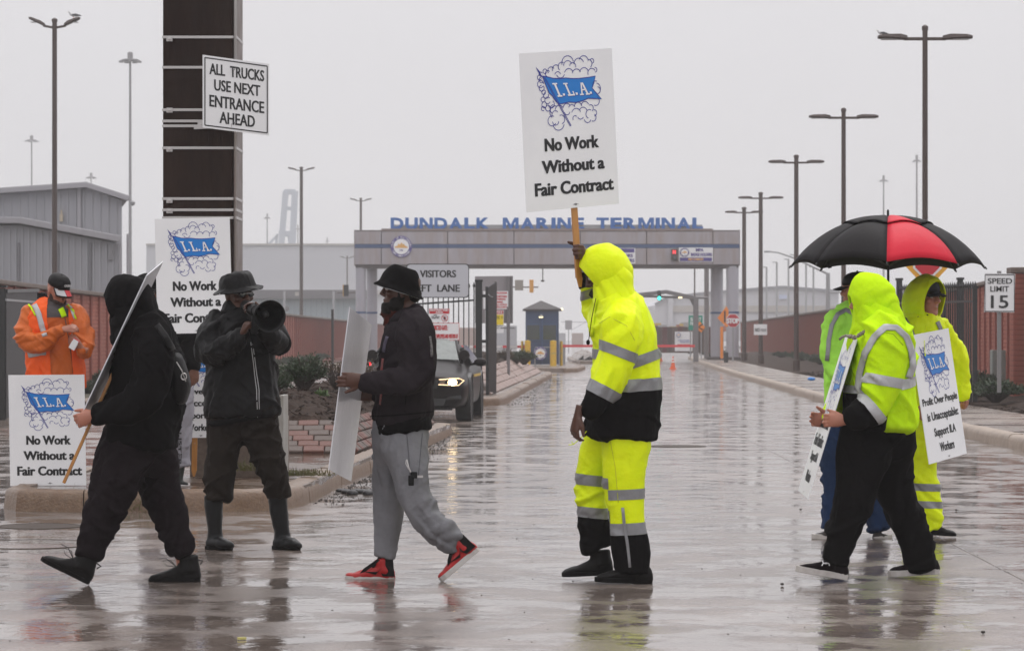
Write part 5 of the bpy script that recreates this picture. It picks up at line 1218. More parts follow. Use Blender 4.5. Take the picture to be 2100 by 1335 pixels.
M_reflp = mat('reflective_pale', (.42, .42, .43), .42, .2, bump=[(40, .003)], var=[(9, .5, (.52, .52, .53))])
M_rubber = mat('rubber_black', (.007, .007, .0075), .4, spec=.2, bump=[(30, .002)])
M_leather = mat('leather_black', (.007, .006, .006), .5, spec=.15, bump=[(60, .002)])
M_sole = mat('sole_white', (.55, .52, .50), .6, var=[(20, .6, (.4, .36, .33))])
M_soleb = mat('sole_black', (.007, .006, .006), .7, spec=.1)
M_hair = mat('hair_black', (.008, .006, .005), .7, spec=.2, bump=[(120, .004)])
def evalmesh(g, mods):
    me = bpy.data.meshes.new('tmp'); me.from_pydata([tuple(v) for v in g.v], [], g.f)
    bm = bmesh.new(); bm.from_mesh(me); bmesh.ops.recalc_face_normals(bm, faces=bm.faces); bm.to_mesh(me); bm.free()
    o = bpy.data.objects.new('tmp', me); COL.objects.link(o)
    for k, kw in mods:
        m = o.modifiers.new(k, k)
        for a, b in kw.items(): setattr(m, a, b)
    dg_ = bpy.context.evaluated_depsgraph_get(); r = bpy.data.meshes.new_from_object(o.evaluated_get(dg_)); bpy.data.objects.remove(o); bpy.data.meshes.remove(me)
    return r
def getco(me):
    a = np.empty(len(me.vertices) * 3); me.vertices.foreach_get('co', a); return a.reshape(-1, 3)
def getno(me):
    a = np.empty(len(me.vertices) * 3, dtype=np.float32); me.vertices.foreach_get('normal', a); return a.reshape(-1, 3).astype(float)
def ridge(n_): return (1 - np.abs(2 * n_ - 1)) ** 2.2
def wrinkle(me, amp, freq=7, ax=(1, 1, 2.2), seedv=0, drape=.5):
    """long pulled folds in two crossing diagonal families, with slack swells between them"""
    c = getco(me); n_ = getno(me); o = seedv * 3.71
    wv = np.stack([vnoise(c * 2.5 + o), vnoise(c * 2.5 + o + 9), vnoise(c * 2.5 + o + 17)], 1) * .22
    p = (c + wv) * freq; h = np.zeros(len(c))
    for k, (a, m_) in enumerate(((.55, 1.0), (-.75, .9), (1.35, .8 * drape + .2))):
        ca, sa_ = math.cos(a), math.sin(a)
        q = np.stack([(p[:, 0] * ca + p[:, 2] * sa_) * .28, p[:, 1] * .55, (-p[:, 0] * sa_ + p[:, 2] * ca) * (ax[2] * .62)], 1)
        mask = np.clip((vnoise(c * 3.1 + o + 40 + 11 * k) - .30) * 3, 0, 1)
        f_ = (1 - np.abs(2 * vnoise(q * 1.25 + o + 7 * k) - 1)) ** 3.2
        v_ = (1 - np.abs(2 * vnoise(q * 1.5 + o + 19 + 5 * k) - 1)) ** 5
        h = np.maximum(h, f_ * mask * m_) - v_ * mask * .42
        f2 = (1 - np.abs(2 * vnoise(q * 2.9 + o + 3 * k) - 1)) ** 3
        h = h + f2 * mask * .28
    h = h * amp * 2.5 - amp * .45 + (vnoise(c * 3.5 + o) - .5) * amp * .9
    c += n_ * h[:, None]
    me.vertices.foreach_set('co', c.ravel()); me.update()
def rings_from(spec, d0, sc_=1.0, cap=.5, nseg=20):
    """tube through (px, py, dd, half width px, half depth m); cap rounds the two ends"""
    cs = [P(s[0], s[1], d0 + s[2]) for s in spec]; n = len(cs); R_ = []; out = []
    for i in range(n):
        t = (cs[min(i + 1, n - 1)] - cs[max(i - 1, 0)]).normalized(); u = t.cross(Vector((0, 1, 0)))
        if u.length < .25: u = Vector((1, 0, 0)) - t * t.x
        u.normalize(); v = u.cross(t).normalized(); w_ = spec[i][3] * (d0 + spec[i][2]) / F * sc_; dp_ = (spec[i][4] if len(spec[i]) > 4 else w_) * (sc_ if len(spec[i]) > 4 else 1)
        out.append((cs[i], t, u, v, w_, dp_))
    if cap:
        c, t, u, v, w_, dp_ = out[0]; m = min(w_, dp_) * cap; pre = [(c - t * m, t, u, v, w_ * .45, dp_ * .45), (c - t * m * .65, t, u, v, w_ * .8, dp_ * .8)]
        c, t, u, v, w_, dp_ = out[-1]; m = min(w_, dp_) * cap; out = pre + out + [(c + t * m * .65, t, u, v, w_ * .8, dp_ * .8), (c + t * m, t, u, v, w_ * .45, dp_ * .45)]
    for c, t, u, v, w_, dp_ in out:
        r = []
        for k in range(nseg):
            a = 2 * math.pi * k / nseg; ca, sa_ = math.cos(a), math.sin(a)
            ca = math.copysign(abs(ca) ** .85, ca); sa_ = math.copysign(abs(sa_) ** .85, sa_)
            r.append(c + u * ca * w_ + v * sa_ * dp_)
        R_.append(r)
    return R_
def catmull(spec, k=3):
    """smooth the ring list"""
    n = len(spec[0]); s = [spec[0]] + list(spec) + [spec[-1]]; out = []
    for i in range(1, len(s) - 2):
        for j in range(k):
            t = j / k; out.append(tuple(.5 * ((2 * s[i][m]) + (-s[i - 1][m] + s[i + 1][m]) * t + (2 * s[i - 1][m] - 5 * s[i][m] + 4 * s[i + 1][m] - s[i + 2][m]) * t * t + (-s[i - 1][m] + 3 * s[i][m] - 3 * s[i + 1][m] + s[i + 2][m]) * t ** 3) for m in range(n)))
    return out + [spec[-1]]
def hand_geo(wrist, f, n, t, curls=(.3, .35, .4, .45), L_=.185, thumb=(.55, .7, .35, .5), spread=.06, g=None, fat=1.0):
    g = g or G(); wrist = Vector(wrist); f = Vector(f).normalized(); n = Vector(n); n = (n - f * n.dot(f)).normalized(); t0 = f.cross(n).normalized(); t = t0 if t0.dot(Vector(t)) > 0 else -t0
    k = L_ / .185
    def ring(c, fw, tw, nw, w_, h_): return [c + tw * math.cos(a) * w_ + nw * math.sin(a) * h_ for a in [2 * math.pi * q / 14 for q in range(14)]]
    g.rings([ring(wrist - f * .05 * k, f, t, n, .028 * k * fat, .022 * k * fat), ring(wrist, f, t, n, .028 * k * fat, .021 * k * fat), ring(wrist + f * .03 * k, f, t, n, .036 * k * fat, .019 * k * fat), ring(wrist + f * .07 * k, f, t, n, .041 * k * fat, .016 * k * fat), ring(wrist + f * .095 * k, f, t, n, .038 * k * fat, .012 * k * fat)])
    for i, (ln, off, c_) in enumerate(zip((.074, .083, .077, .060), (.031, .0105, -.0105, -.030), curls)):
        p = wrist + f * (.088 - abs(off) * .12) * k + t * off * k; a = 0; pts = [p - f * .02 * k]; pts.append(p); r0 = .0088 * k * fat
        dirf = f + t * off * spread * 30
        dirf.normalize()
        for s_, m in ((.45, .8), (.3, 1.25), (.25, .9)):
            a += c_ * m; d_ = dirf * math.cos(a) + n * math.sin(a); p = p + d_ * ln * s_ * k; pts.append(p)
        g.tube(pts, [r0 * .9, r0 * 1.05, r0 * 1.0, r0 * .92, r0 * .65], 8)
    a1, a2, a3, a4 = thumb
    p = wrist + f * .022 * k + t * .022 * k; d_ = (f * a1 + t * a2 + n * a3).normalized(); q = p + d_ * .045 * k; d2 = (f * (a1 + a4) + t * (a2 - a4 * .6) + n * a3 * 1.3).normalized()
    g.tube([p, q, q + d2 * .03 * k, q + d2 * .053 * k], [.016 * k * fat, .0125 * k * fat, .0105 * k * fat, .007 * k * fat], 8)
    return g
HEADZ = [(-.115, .070, .030, .020), (-.108, .084, .008, .038), (-.090, .088, -.025, .050), (-.062, .086, -.055, .057), (-.036, .087, -.078, .062), (-.008, .082, -.094, .068), (.02, .078, -.101, .071), (.042, .087, -.104, .073), (.066, .083, -.103, .073), (.088, .066, -.090, .066), (.104, .040, -.062, .048), (.113, .012, -.032, .024)]
def head_geo(c, fwd, up, s=1.0, nose=1.0):
    c = Vector(c); fwd = Vector(fwd).normalized(); up = Vector(up); up = (up - fwd * up.dot(fwd)).normalized(); lf = up.cross(fwd)
    def q(x, y, z): return c + (fwd * x + lf * y + up * z) * s
    g = G(); rr_ = []
    for z, xf_, xb_, w_ in HEADZ:
        mid = (xf_ * .45 + xb_ * .55); r = []
        for k in range(28):
            a = 2 * math.pi * k / 28; ca, sa_ = math.cos(a), math.sin(a)
            x = mid + (xf_ - mid) * (abs(ca) ** .8) * (1 if ca > 0 else 0) - (mid - xb_) * (abs(ca) ** .9) * (1 if ca <= 0 else 0)
            y = math.copysign(abs(sa_) ** .85, sa_) * w_
            r.append(q(x, y, z))
        rr_.append(r)
    g.rings(rr_)
    g.tube([q(.080, 0, .032), q(.094, 0, .008), q(.106 * nose, 0, -.010), q(.090, 0, -.022)], [.009 * s, .011 * s, .0135 * s, .008 * s], 10)
    for k in (-1, 1):
        g.ell(q(.092, .013 * k, -.016), (.010 * s, .010 * s, .008 * s)); g.tube([q(.083, .012 * k, .036), q(.080, .034 * k, .040), q(.066, .055 * k, .034)], [.007 * s, .008 * s, .006 * s], 8)
        g.ell(q(.060, .045 * k, -.012), (.022 * s, .02 * s, .018 * s))
        m = Matrix((fwd, lf, up)).transposed()
        g.ell(q(-.012, .075 * k, .0), (.019 * s, .007 * s, .031 * s), m); g.ell(q(-.006, .078 * k, -.024), (.009 * s, .006 * s, .011 * s), m)
    m = Matrix((fwd, lf, up)).transposed()
    g.ell(q(.085, 0, -.043), (.012 * s, .025 * s, .0075 * s), m); g.ell(q(.083, 0, -.056), (.012 * s, .022 * s, .0085 * s), m); g.ell(q(.075, 0, -.092), (.018 * s, .025 * s, .018 * s), m)
    g.tube([q(-.02, 0, -.05), q(-.035, 0, -.11), q(-.05, 0, -.20)], [.055 * s, .054 * s, .062 * s], 16)
    return g, q
class Person:
    def __init__(s, label, d0, base, skin, group='picketing dock workers'):
        s.d0 = d0; s.base = Vector((P(base, 0, d0).x, d0, base_z[0])); s.root = thing('person', s.base, label, 'person'); s.skin = skin; s.bg = G(); s.n = 0
    def P(s, x, y, dd=0): return P(x, y, s.d0 + dd)
    def garment(s, name, specs, material, voxel=.0092, amp=.008, freq=7, ax=(1, 1, 2.2), parent=None, body=.62, smooth=2, extra=None, cap=.5, drape=.5, k=3):
        g = G()
        for sp in specs:
            sp = [tuple(q) + ((q[3] * s.d0 / F,) if len(q) == 4 else ()) for q in sp]
            cs = catmull(sp, k); g.rings(rings_from(cs, s.d0, 1, cap))
            if body: s.bg.rings(rings_from(cs, s.d0, body, cap, 14))
        if extra: extra(g)
        me = evalmesh(g, [('REMESH', dict(mode='VOXEL', voxel_size=voxel)), ('SMOOTH', dict(factor=.5, iterations=smooth))])
        s.n += 1; wrinkle(me, amp, freq, ax, s.n + int(s.base.x * 7), drape)
        me.shade_smooth(); c = getco(me) - np.array(s.base); me.vertices.foreach_set('co', c.ravel()); me.update()
        me.materials.clear(); o = link(name, me, material, parent or s.root); o['_'] = 1; del o['_']
        return o
    def body(s, voxel=.0055):
        me = evalmesh(s.bg, [('REMESH', dict(mode='VOXEL', voxel_size=voxel)), ('SMOOTH', dict(factor=.4, iterations=1))])
        me.shade_smooth(); c = getco(me) - np.array(s.base); me.vertices.foreach_set('co', c.ravel()); me.update(); me.materials.clear()
        return link('body', me, s.skin, s.root)
    def add(s, name, g, material, parent=None, **kw): return mk(name, g, material, parent or s.root, **kw)
    def head(s, px, py, dd, fwd, up, sc_=1.0, eyes=True):
        g, q = head_geo(s.P(px, py, dd), fwd, up, sc_); s.bg.v, s.bg.f = G().add(s.bg.v, s.bg.f).add(g.v, g.f).v, G().add(s.bg.v, s.bg.f).add(g.v, g.f).f
        s.q = q; s.hs = sc_
        if eyes:
            for k in (-1, 1):
                e = s.add('eye', G().ell(q(.0735, .032 * k, .018), (.0125 * sc_,) * 3, n=12, m=8), mat('eye_white', (.55, .5, .48), .25), smooth=True)
                d_ = (q(1, 0, 0) - q(0, 0, 0)).normalized()
                s.add('iris', G().lathe(q(.0735, .032 * k, .018) + d_ * .0115 * sc_, d_, [(.006, 0), (.005, .0015), (.001, .002)], 12), mat('iris', (.02, .01, .006), .2), e)
                s.add('eyebrow', G().tube([q(.088, .014 * k, .043), q(.088, .034 * k, .048), q(.07, .056 * k, .040)], [.003, .0045, .002], 6), M_hair)
        return q
    def hand(s, px, py, dd, *a, **kw):
        g = hand_geo(s.P(px, py, dd), *a, **kw); n = len(s.bg.v); s.bg.v += g.v; s.bg.f += [tuple(i + n for i in f) for f in g.f]
base_z = [0.0]
def clipped(o, planes, name, material, off=.003, parent=None):
    """the part of mesh o between planes (point, normal kept side), lifted off the surface"""
    bm = bmesh.new(); bm.from_mesh(o.data); of = OFF[o.name]
    for p, n_ in planes:
        bmesh.ops.bisect_plane(bm, geom=bm.verts[:] + bm.edges[:] + bm.faces[:], plane_co=Vector(p) - of, plane_no=Vector(n_), clear_inner=True)
    bm.normal_update()
    for v in bm.verts: v.co += v.normal * off
    me = bpy.data.meshes.new(name); bm.to_mesh(me); bm.free(); me.materials.clear(); me.shade_smooth()
    r = link(name, me, material, parent or o)
    if not me.materials: me.materials.append(material)
    return r
def line_plane(d, x0, y0, x1, y1, keep):
    """plane containing the photo line and the depth axis; keep: a photo point on the side kept"""
    a = P(x0, y0, d); b = P(x1, y1, d); t = b - a; n_ = Vector((-t.z, 0, t.x)).normalized()
    if (P(*keep, d) - a).dot(n_) < 0: n_ = -n_
    return (a, n_)
def band(o, d, x0, y0, x1, y1, h, material=None, clips=(), name='reflective_band', off=.003):
    l = math.hypot(x1 - x0, y1 - y0); nx, ny = -(y1 - y0) / l * h / 2, (x1 - x0) / l * h / 2; m = ((x0 + x1) / 2, (y0 + y1) / 2)
    pl = [line_plane(d, x0 + nx, y0 + ny, x1 + nx, y1 + ny, m), line_plane(d, x0 - nx, y0 - ny, x1 - nx, y1 - ny, m)] + [line_plane(d, *c) for c in clips]
    return clipped(o, pl, name, material or M_refl, off)
CAM = Vector((0, 0, CH))
def bvh(o):
    of = np.array(OFF[o.name]); c = getco(o.data) + of
    return BVHTree.FromPolygons([Vector(v) for v in c], [tuple(p.vertices) for p in o.data.polygons])
def ray(bv, x, y):
    d_ = (P(x, y, 10) - CAM).normalized(); h = bv.ray_cast(CAM, d_); return (h[0], h[1]) if h[0] else None
def on_cloth(objs, pts, w_, name, material, parent, eps=.004, n=3, cols=5, tube=False):
    """a strip laid on garments along a photo polyline"""
    bvs = [bvh(o) for o in (objs if isinstance(objs, (list, tuple)) else [objs])]
    q = []
    for a, b in zip(pts[:-1], pts[1:]):
        for k in range(n): q.append((a[0] + (b[0] - a[0]) * k / n, a[1] + (b[1] - a[1]) * k / n))
    q.append(pts[-1]); vs = []; last = None
    for i, p in enumerate(q):
        a = q[max(i - 1, 0)]; b = q[min(i + 1, len(q) - 1)]; l = math.hypot(b[0] - a[0], b[1] - a[1]) or 1; nx, ny = -(b[1] - a[1]) / l, (b[0] - a[0]) / l
        row = []
        for k in range(cols):
            t = (k / (cols - 1) - .5) * w_; hs = [h for h in (ray(bv, p[0] + nx * t, p[1] + ny * t) for bv in bvs) if h]
            if hs: h = min(hs, key=lambda z: z[0].y); nn_ = h[1] if h[1].dot(CAM - h[0]) > 0 else -h[1]; row.append(h[0] + nn_ * eps); last = h[0].y
            else: row.append(P(p[0] + nx * t, p[1] + ny * t, last or 15) - Vector((0, eps, 0)))
        vs += row
    g = G().add(vs, [(i * cols + k, i * cols + k + 1, (i + 1) * cols + k + 1, (i + 1) * cols + k) for i in range(len(q) - 1) for k in range(cols - 1)])
    return mk(name, g, material, parent, smooth=True, flip=False, solid=.002)
def cloth_text(o, s_, x0, y0, x1, y1, name, material, parent, bold=.02, vert=False, eps=.004):
    bv = bvh(o); v, f = text_geo(s_, bold); vs = []
    for a, b in v:
        if vert: x, y = x0 + (x1 - x0) * b, y0 + (y1 - y0) * a
        else: x, y = x0 + (x1 - x0) * a, y1 + (y0 - y1) * b
        h = ray(bv, x, y); vs.append(h[0] + h[1] * eps if h else P(x, y, o.parent.location.y if o.parent else 15))
    return mk(name, G().add(vs, f), material, parent, flip=False)
def shoe(pr, toe, heel, ankle, dd, upper, sole, wfac=1.0, high=.30, name='shoe', sole_t=.085, collar_r=.17, laces=None, tall=None, lift=0.0, hf=1.22):
    d = pr.d0 + dd; a = P(*heel, d); b = P(*toe, d); e = (b - a); L_ = e.length; e.normalize(); up = Vector((-e.z, 0, e.x)); up = up if up.z > 0 else -up; sd = Vector((0, 1, 0))
    t = thing_part(name, pr)
    g = G(); rr_ = []
    for t_, h_, w_ in ((.0, .16, .07), (.03, .25, .105), (.12, .30, .12), (.30, .30, .115), (.42, .27, .12), (.55, .215, .135), (.70, .165, .15), (.84, .135, .145), (.94, .105, .105), (.99, .06, .05)):
        w_ *= wfac; h_ *= 1 + (hf - 1) * min(1, t_ * 3); r = []; c = a + e * t_ * L_
        for k in range(16):
            an = 2 * math.pi * k / 16; y = math.cos(an) * w_ * L_; z = math.sin(an)
            z = (z * .5 + .5) * (h_ - sole_t * .5) + sole_t * .5 if z > 0 else sole_t * .5 + (h_ - sole_t * .5) * .5 * (1 + max(z * 2, -1)) * 1.0
            r.append(c + sd * y + up * z * L_)
        rr_.append(r)
    g.rings(rr_)
    ak = P(*ankle, d); c0 = a + e * .22 * L_ + up * .2 * L_
    g.tube([c0, c0.lerp(ak, .5), ak], [collar_r * L_, collar_r * L_ * .92, collar_r * L_ * .95], 16, asp=.85)
    me = evalmesh(g, [('REMESH', dict(mode='VOXEL', voxel_size=.008)), ('SMOOTH', dict(factor=.5, iterations=2))]); wrinkle(me, .0025, 18, (1, 1, 1), 5, .4)
    me.shade_smooth(); c = getco(me) - np.array(pr.base); me.vertices.foreach_set('co', c.ravel()); me.materials.clear(); o = link(name, me, upper, pr.root)
    ol = []
    for t_, w_ in ((0, .05), (.02, .09), (.1, .115), (.3, .11), (.5, .125), (.7, .155), (.85, .15), (.95, .11), (1.0, .04)): ol.append((t_, w_ * wfac))
    pts_ = [a + e * t_ * L_ - sd * w_ * L_ for t_, w_ in ol] + [a + e * t_ * L_ + sd * w_ * L_ for t_, w_ in ol[::-1]]
    pts_ = [p + up * lift * ((p - a).dot(e) / L_) ** 4 for p in pts_]
    mk('sole', G().prism(pts_, up * sole_t * L_), sole, o, bevel=.004)
    g = G()
    for k in range(4):
        c = a + e * (.40 + k * .07) * L_ + up * (.285 - k * .035) * L_; g.tube([c - sd * .07 * L_, c + up * .012 * L_, c + sd * .07 * L_ + e * .02 * L_], .0028, 5)
    if laces: mk('laces', g, laces, o)['kind'] = 'stuff'
    return o, (a, e, up, L_)
def thing_part(name, pr): return None
def hood(pr, rings_, material, name='hood', th=.006, d=None, parent=None, amp=.005, capend=True):
    """open shell: (cx, cy, half px, ang deg of the rim line, half depth m, dd)"""
    RR = []
    rs = catmull([tuple(map(float, r)) for r in rings_], 4)
    for cx, cy, h_, an, dep, dd in rs:
        c = pr.P(cx, cy, dd); hh = h_ * pr.d0 / F; u = Vector((math.cos(R(an)), 0, -math.sin(R(an))))
        RR.append([c + u * math.cos(2 * math.pi * k / 40) * hh + Vector((0, 1, 0)) * math.sin(2 * math.pi * k / 40) * dep for k in range(40)])
    g = G().rings(RR, False)
    if capend: n = len(g.v); g.f.append(tuple(range(n - 40, n)))
    me = evalmesh(g, [('SUBSURF', dict(levels=1, render_levels=1))]); wrinkle(me, amp, 9, (1, 1, 1.5), int(pr.base.x * 5) + 3, .6); me.shade_smooth()
    c = getco(me) - np.array(pr.base); me.vertices.foreach_set('co', c.ravel()); me.materials.clear(); o = link(name, me, material, parent or pr.root)
    md = o.modifiers.new('s', 'SOLIDIFY'); md.thickness = th; md.offset = 0
    return o
def bucket_hat(pr, c, axis, fwd, rb, rt, hgt, brim, material, drop=.03, parent=None):
    """crown + sloping brim; c: centre of the brim line"""
    ax = Vector(axis).normalized(); g = G()
    prof = [(rb + brim, -drop), (rb + brim * .5, -drop * .45), (rb + .004, 0), (rb, .01), (rb * .98, hgt * .35), ((rb + rt) / 2, hgt * .75), (rt, hgt * .95), (rt * .86, hgt), (rt * .4, hgt * .99), (.004, hgt * .97)]
    g.lathe(c, ax, prof, 40, cap=False)
    me = evalmesh(g, [('SUBSURF', dict(levels=2, render_levels=2))]); wrinkle(me, .005, 9, (1, 1, 1.4), int(pr.base.x * 3), .7); me.shade_smooth()
    cc = getco(me) - np.array(pr.base); me.vertices.foreach_set('co', cc.ravel()); me.materials.clear(); o = link('bucket_hat', me, material, pr.root)
    md = o.modifiers.new('s', 'SOLIDIFY'); md.thickness = .004; md.offset = 0
    mk('hat_stitching', G().lathe(Vector(c) - ax * drop * .98, ax, [(rb + brim + .001, 0), (rb + brim + .001, .003)], 40, cap=False), M_grey if material is M_blk else M_blkjkt, o)
    return o
def cap_hat(pr, q, material, brim_len=.075, back=False, name='baseball_cap', brim_mat=None, z0=.040, tilt=0.0):
    """baseball cap on a head frame q(x forward, y, z)"""
    g = G(); rr_ = []
    for z, r in ((0, 1.0), (.03, 1.0), (.055, .9), (.075, .68), (.085, .4), (.088, .06)):
        rr_.append([q(-.010 + math.cos(a) * .103 * r, math.sin(a) * .082 * r, z0 + z) for a in [2 * math.pi * k / 28 for k in range(28)]])
    g.rings(rr_); o = pr.add(name, g, material, smooth=True)
    sg = -1 if back else 1; top = []; bot = []
    g = G(); R1 = []; 
    for i in range(6):
        t = i / 5
        R1.append([q(sg * (.085 * math.cos(a) + brim_len * t * math.cos(a * .7)) - .010, math.sin(a) * .078, z0 + .006 - t * .022 - .018 * math.sin(a) ** 2 - t * tilt) for a in [-1.15 + 2.3 * k / 12 for k in range(13)]])
    g.rings(R1, False, closed=False)
    b = pr.add('brim', g, brim_mat or material, o, smooth=True, flip=False, solid=.004)
    pr.add('button', G().ell(q(-.01, 0, z0 + .09), (.007, .007, .005), n=8, m=6), brim_mat or material, o)
    return o
def beard(pr, blobs, material, amp=.006, name='beard', voxel=.007):
    g = G()
    for (c, r) in blobs: g.ell(c, r)
    me = evalmesh(g, [('REMESH', dict(mode='VOXEL', voxel_size=voxel)), ('SMOOTH', dict(factor=.5, iterations=2))]); wrinkle(me, amp, 40, (1.3, 1.3, .5), 3, .8); me.shade_smooth()
    cc = getco(me) - np.array(pr.base); me.vertices.foreach_set('co', cc.ravel()); me.materials.clear(); return link(name, me, material, pr.root)

def hood_head(pr, q, material, rings=None, th=.007, amp=.004):
    """open hood shell wrapped round a head frame"""
    RR = []
    rs = catmull([tuple(map(float, r)) for r in (rings or [(.072, .128, .100, -.012), (.05, .142, .112, -.006), (.01, .15, .12, .0), (-.05, .148, .12, .0), (-.10, .125, .102, -.005), (-.135, .085, .07, -.01), (-.15, .02, .02, -.01)])], 4)
    for x, hz_, hy, zc in rs: RR.append([q(x + .02 * (math.sin(2 * math.pi * k / 40)), math.cos(2 * math.pi * k / 40) * hy, zc + math.sin(2 * math.pi * k / 40) * hz_) for k in range(40)])
    g = G().rings(RR, False); n = len(g.v); g.f.append(tuple(range(n - 40, n)))
    me = evalmesh(g, [('SUBSURF', dict(levels=1, render_levels=1))]); wrinkle(me, amp, 9, (1, 1, 1.5), 4, .6); me.shade_smooth()
    c = getco(me) - np.array(pr.base); me.vertices.foreach_set('co', c.ravel()); me.materials.clear(); o = link('hood', me, material, pr.root)
    md = o.modifiers.new('s', 'SOLIDIFY'); md.thickness = th; md.offset = 0
    return o
X = Vector((1, 0, 0)); Y = Vector((0, 1, 0)); Z = Vector((0, 0, 1))
# ================= person in the bright yellow rain suit holding the sign high
p4 = Person('person in a hooded neon yellow rain suit with black hems holding a sign high', 15.1, 1260, M_skinD)
jk = p4.garment('jacket', [[(1258, 592, 0, 34, .10), (1266, 622, 0, 52, .19), (1276, 665, 0, 64, .23), (1282, 720, 0, 68, .24), (1284, 780, 0, 69, .24), (1281, 840, 0, 72, .24), (1276, 893, 0, 73, .24)]], M_hiv, amp=.012, cap=.15, freq=5)
slv = p4.garment('sleeve', [[(1276, 640, -.14, 34), (1274, 672, -.21, 43), (1268, 715, -.25, 38), (1256, 760, -.27, 35), (1236, 800, -.29, 32), (1216, 832, -.31, 26), (1205, 846, -.32, 22)]], M_hiv, parent=jk, amp=.013, freq=6)
slf = p4.garment('sleeve', [[(1250, 640, .16, 34), (1232, 640, .28, 30), (1217, 612, .28, 24), (1207, 580, .16, 18), (1203, 562, .07, 14)]], M_hiv, parent=jk, amp=.008)
h4 = hood(p4, [(1213, 578, 41, 51, .10, 0), (1222, 568, 50, 53, .125, 0), (1234, 558, 56, 57, .135, 0), (1250, 552, 56, 66, .135, 0), (1266, 552, 50, 78, .125, 0), (1284, 556, 34, 85, .09, 0), (1296, 560, 12, 88, .03, 0)], M_hiv, th=.007)
neck4 = p4.garment('collar', [[(1262, 560, 0, 36, .12), (1258, 590, 0, 42, .14), (1262, 618, 0, 48, .16)]], M_hiv, parent=jk, amp=.008, body=0)
p4.head(1238, 563, 0, (-.86, 0, -.5), (-.5, 0, .86), 1.0)
q4 = p4.q
beard(p4, [(q4(.07, 0, -.085), (.045, .05, .045)), (q4(.085, 0, -.07), (.03, .04, .03)), (q4(.05, .03, -.07), (.04, .03, .04)), (q4(.05, -.03, -.07), (.04, .03, .04))], M_hair, .004)
M_seamy = mat('seam_yellow', (.55, .62, .01), .6)
# wet storm flap and zipper edge in front
on_cloth([jk, neck4], [(1222, 612), (1216, 650), (1213, 690)], 9, 'storm_flap', M_hiv, jk, eps=.006)
p4.add('drawstring', G().tube([p4.P(1222, 612, -.13), p4.P(1214, 650, -.15), p4.P(1209, 685, -.15), p4.P(1207, 700, -.15)], .0022, 6), M_blk, jk)
p4.add('cord_lock', G().ell(p4.P(1206, 702, -.15), (.010, .010, .014), n=10, m=8), M_blk, jk)
blk = clipped(jk, [line_plane(15.1, 1200, 800, 1360, 790, (1280, 880))], 'black_hem', M_blk, .0035)
band(jk, 15.1, 1200, 795, 1360, 785, 25, off=.006); band(jk, 15.1, 1290, 745, 1356, 722, 21, off=.004, clips=[(1283, 700, 1283, 800, (1330, 730))]); band(jk, 15.1, 1200, 722, 1283, 738, 20, off=.004, clips=[(1284, 700, 1284, 800, (1230, 730))])
band(slv, 15.1, 1232, 708, 1306, 737, 20, off=.004); band(slv, 15.1, 1204, 785, 1268, 818, 24, off=.0045)
clipped(slv, [line_plane(15.1, 1200, 795, 1262, 829, (1195, 840))], 'black_cuff', M_blk, .0035)
clipped(slf, [line_plane(15.1, 1190, 592, 1230, 580, (1200, 560))], 'black_cuff', M_blk, .003); band(slf, 15.1, 1196, 606, 1236, 592, 18, off=.004)
tf = p4.garment('trousers', [[(1268, 860, 0, 58, .2), (1280, 905, -.06, 50, .15), (1279, 950, -.10, 47, .11), (1281, 1000, -.10, 43, .10), (1286, 1060, -.10, 37, .09), (1292, 1110, -.10, 37, .085), (1297, 1155, -.10, 38, .08), (1297, 1172, -.10, 37, .08)],
    [(1262, 870, .02, 50, .15), (1232, 910, .08, 40, .11), (1216, 960, .10, 31, .095), (1215, 1010, .10, 30, .09), (1220, 1060, .10, 32, .085), (1225, 1110, .10, 36, .08), (1228, 1122, .10, 36, .08)]], M_hiv, amp=.013, freq=5, cap=.12)
NL = [(1236, 850, 1256, 1180, (1300, 1000))]; FL = [(1238, 850, 1256, 1180, (1200, 1000))]
band(tf, 15.1, 1235, 1012, 1330, 1008, 21, clips=NL); band(tf, 15.1, 1250, 1082, 1332, 1078, 24, clips=NL); clipped(tf, [line_plane(15.1, 1250, 1094, 1335, 1090, (1290, 1150)), line_plane(15.1, *NL[0])], 'black_leg_panel', M_blk, .003)
band(tf, 15.1, 1180, 982, 1240, 988, 22, clips=FL); band(tf, 15.1, 1180, 1049, 1250, 1055, 22, clips=FL); clipped(tf, [line_plane(15.1, 1180, 1060, 1260, 1067, (1210, 1110)), line_plane(15.1, *FL[0])], 'black_leg_panel', M_blk, .003)
on_cloth(tf, [(1277, 1040), (1281, 1080), (1287, 1120), (1292, 1163)], 6, 'leg_zip', M_refl, tf, eps=.008)
on_cloth(tf, [(1252, 905), (1262, 960), (1268, 1030)], 1.2, 'trouser_seam', M_seamy, tf, eps=.001)
on_cloth(slv, [(1226, 665), (1250, 650), (1285, 668), (1308, 710)], 1.2, 'sleeve_seam', M_seamy, jk, eps=.001)
p4.add('hem_cord', G().tube([p4.P(1203, 884, -.2), p4.P(1192, 897, -.22), p4.P(1176, 911, -.22), p4.P(1166, 912, -.22)], .0022, 6).tube([p4.P(1176, 911, -.22), p4.P(1172, 905, -.22)], .002, 6), M_hiv, jk)
p4.hand(1186, 850, -.33, (-.25, 0, -1), (.9, .5, -.1), (-.5, -.5, 0), curls=(.55, .6, .65, .7), thumb=(.7, .45, .3, .4))
p4.hand(1196, 520, .045, (-.06, -1, .05), (-1, .06, 0), (0, 0, 1), curls=(1.0, 1.05, 1.1, 1.15), thumb=(.5, .5, .9, .2), L_=.19)
p4.bg.tube([p4.P(1206, 575, .11), p4.P(1203, 550, .08), p4.P(1197, 522, .05)], .025)
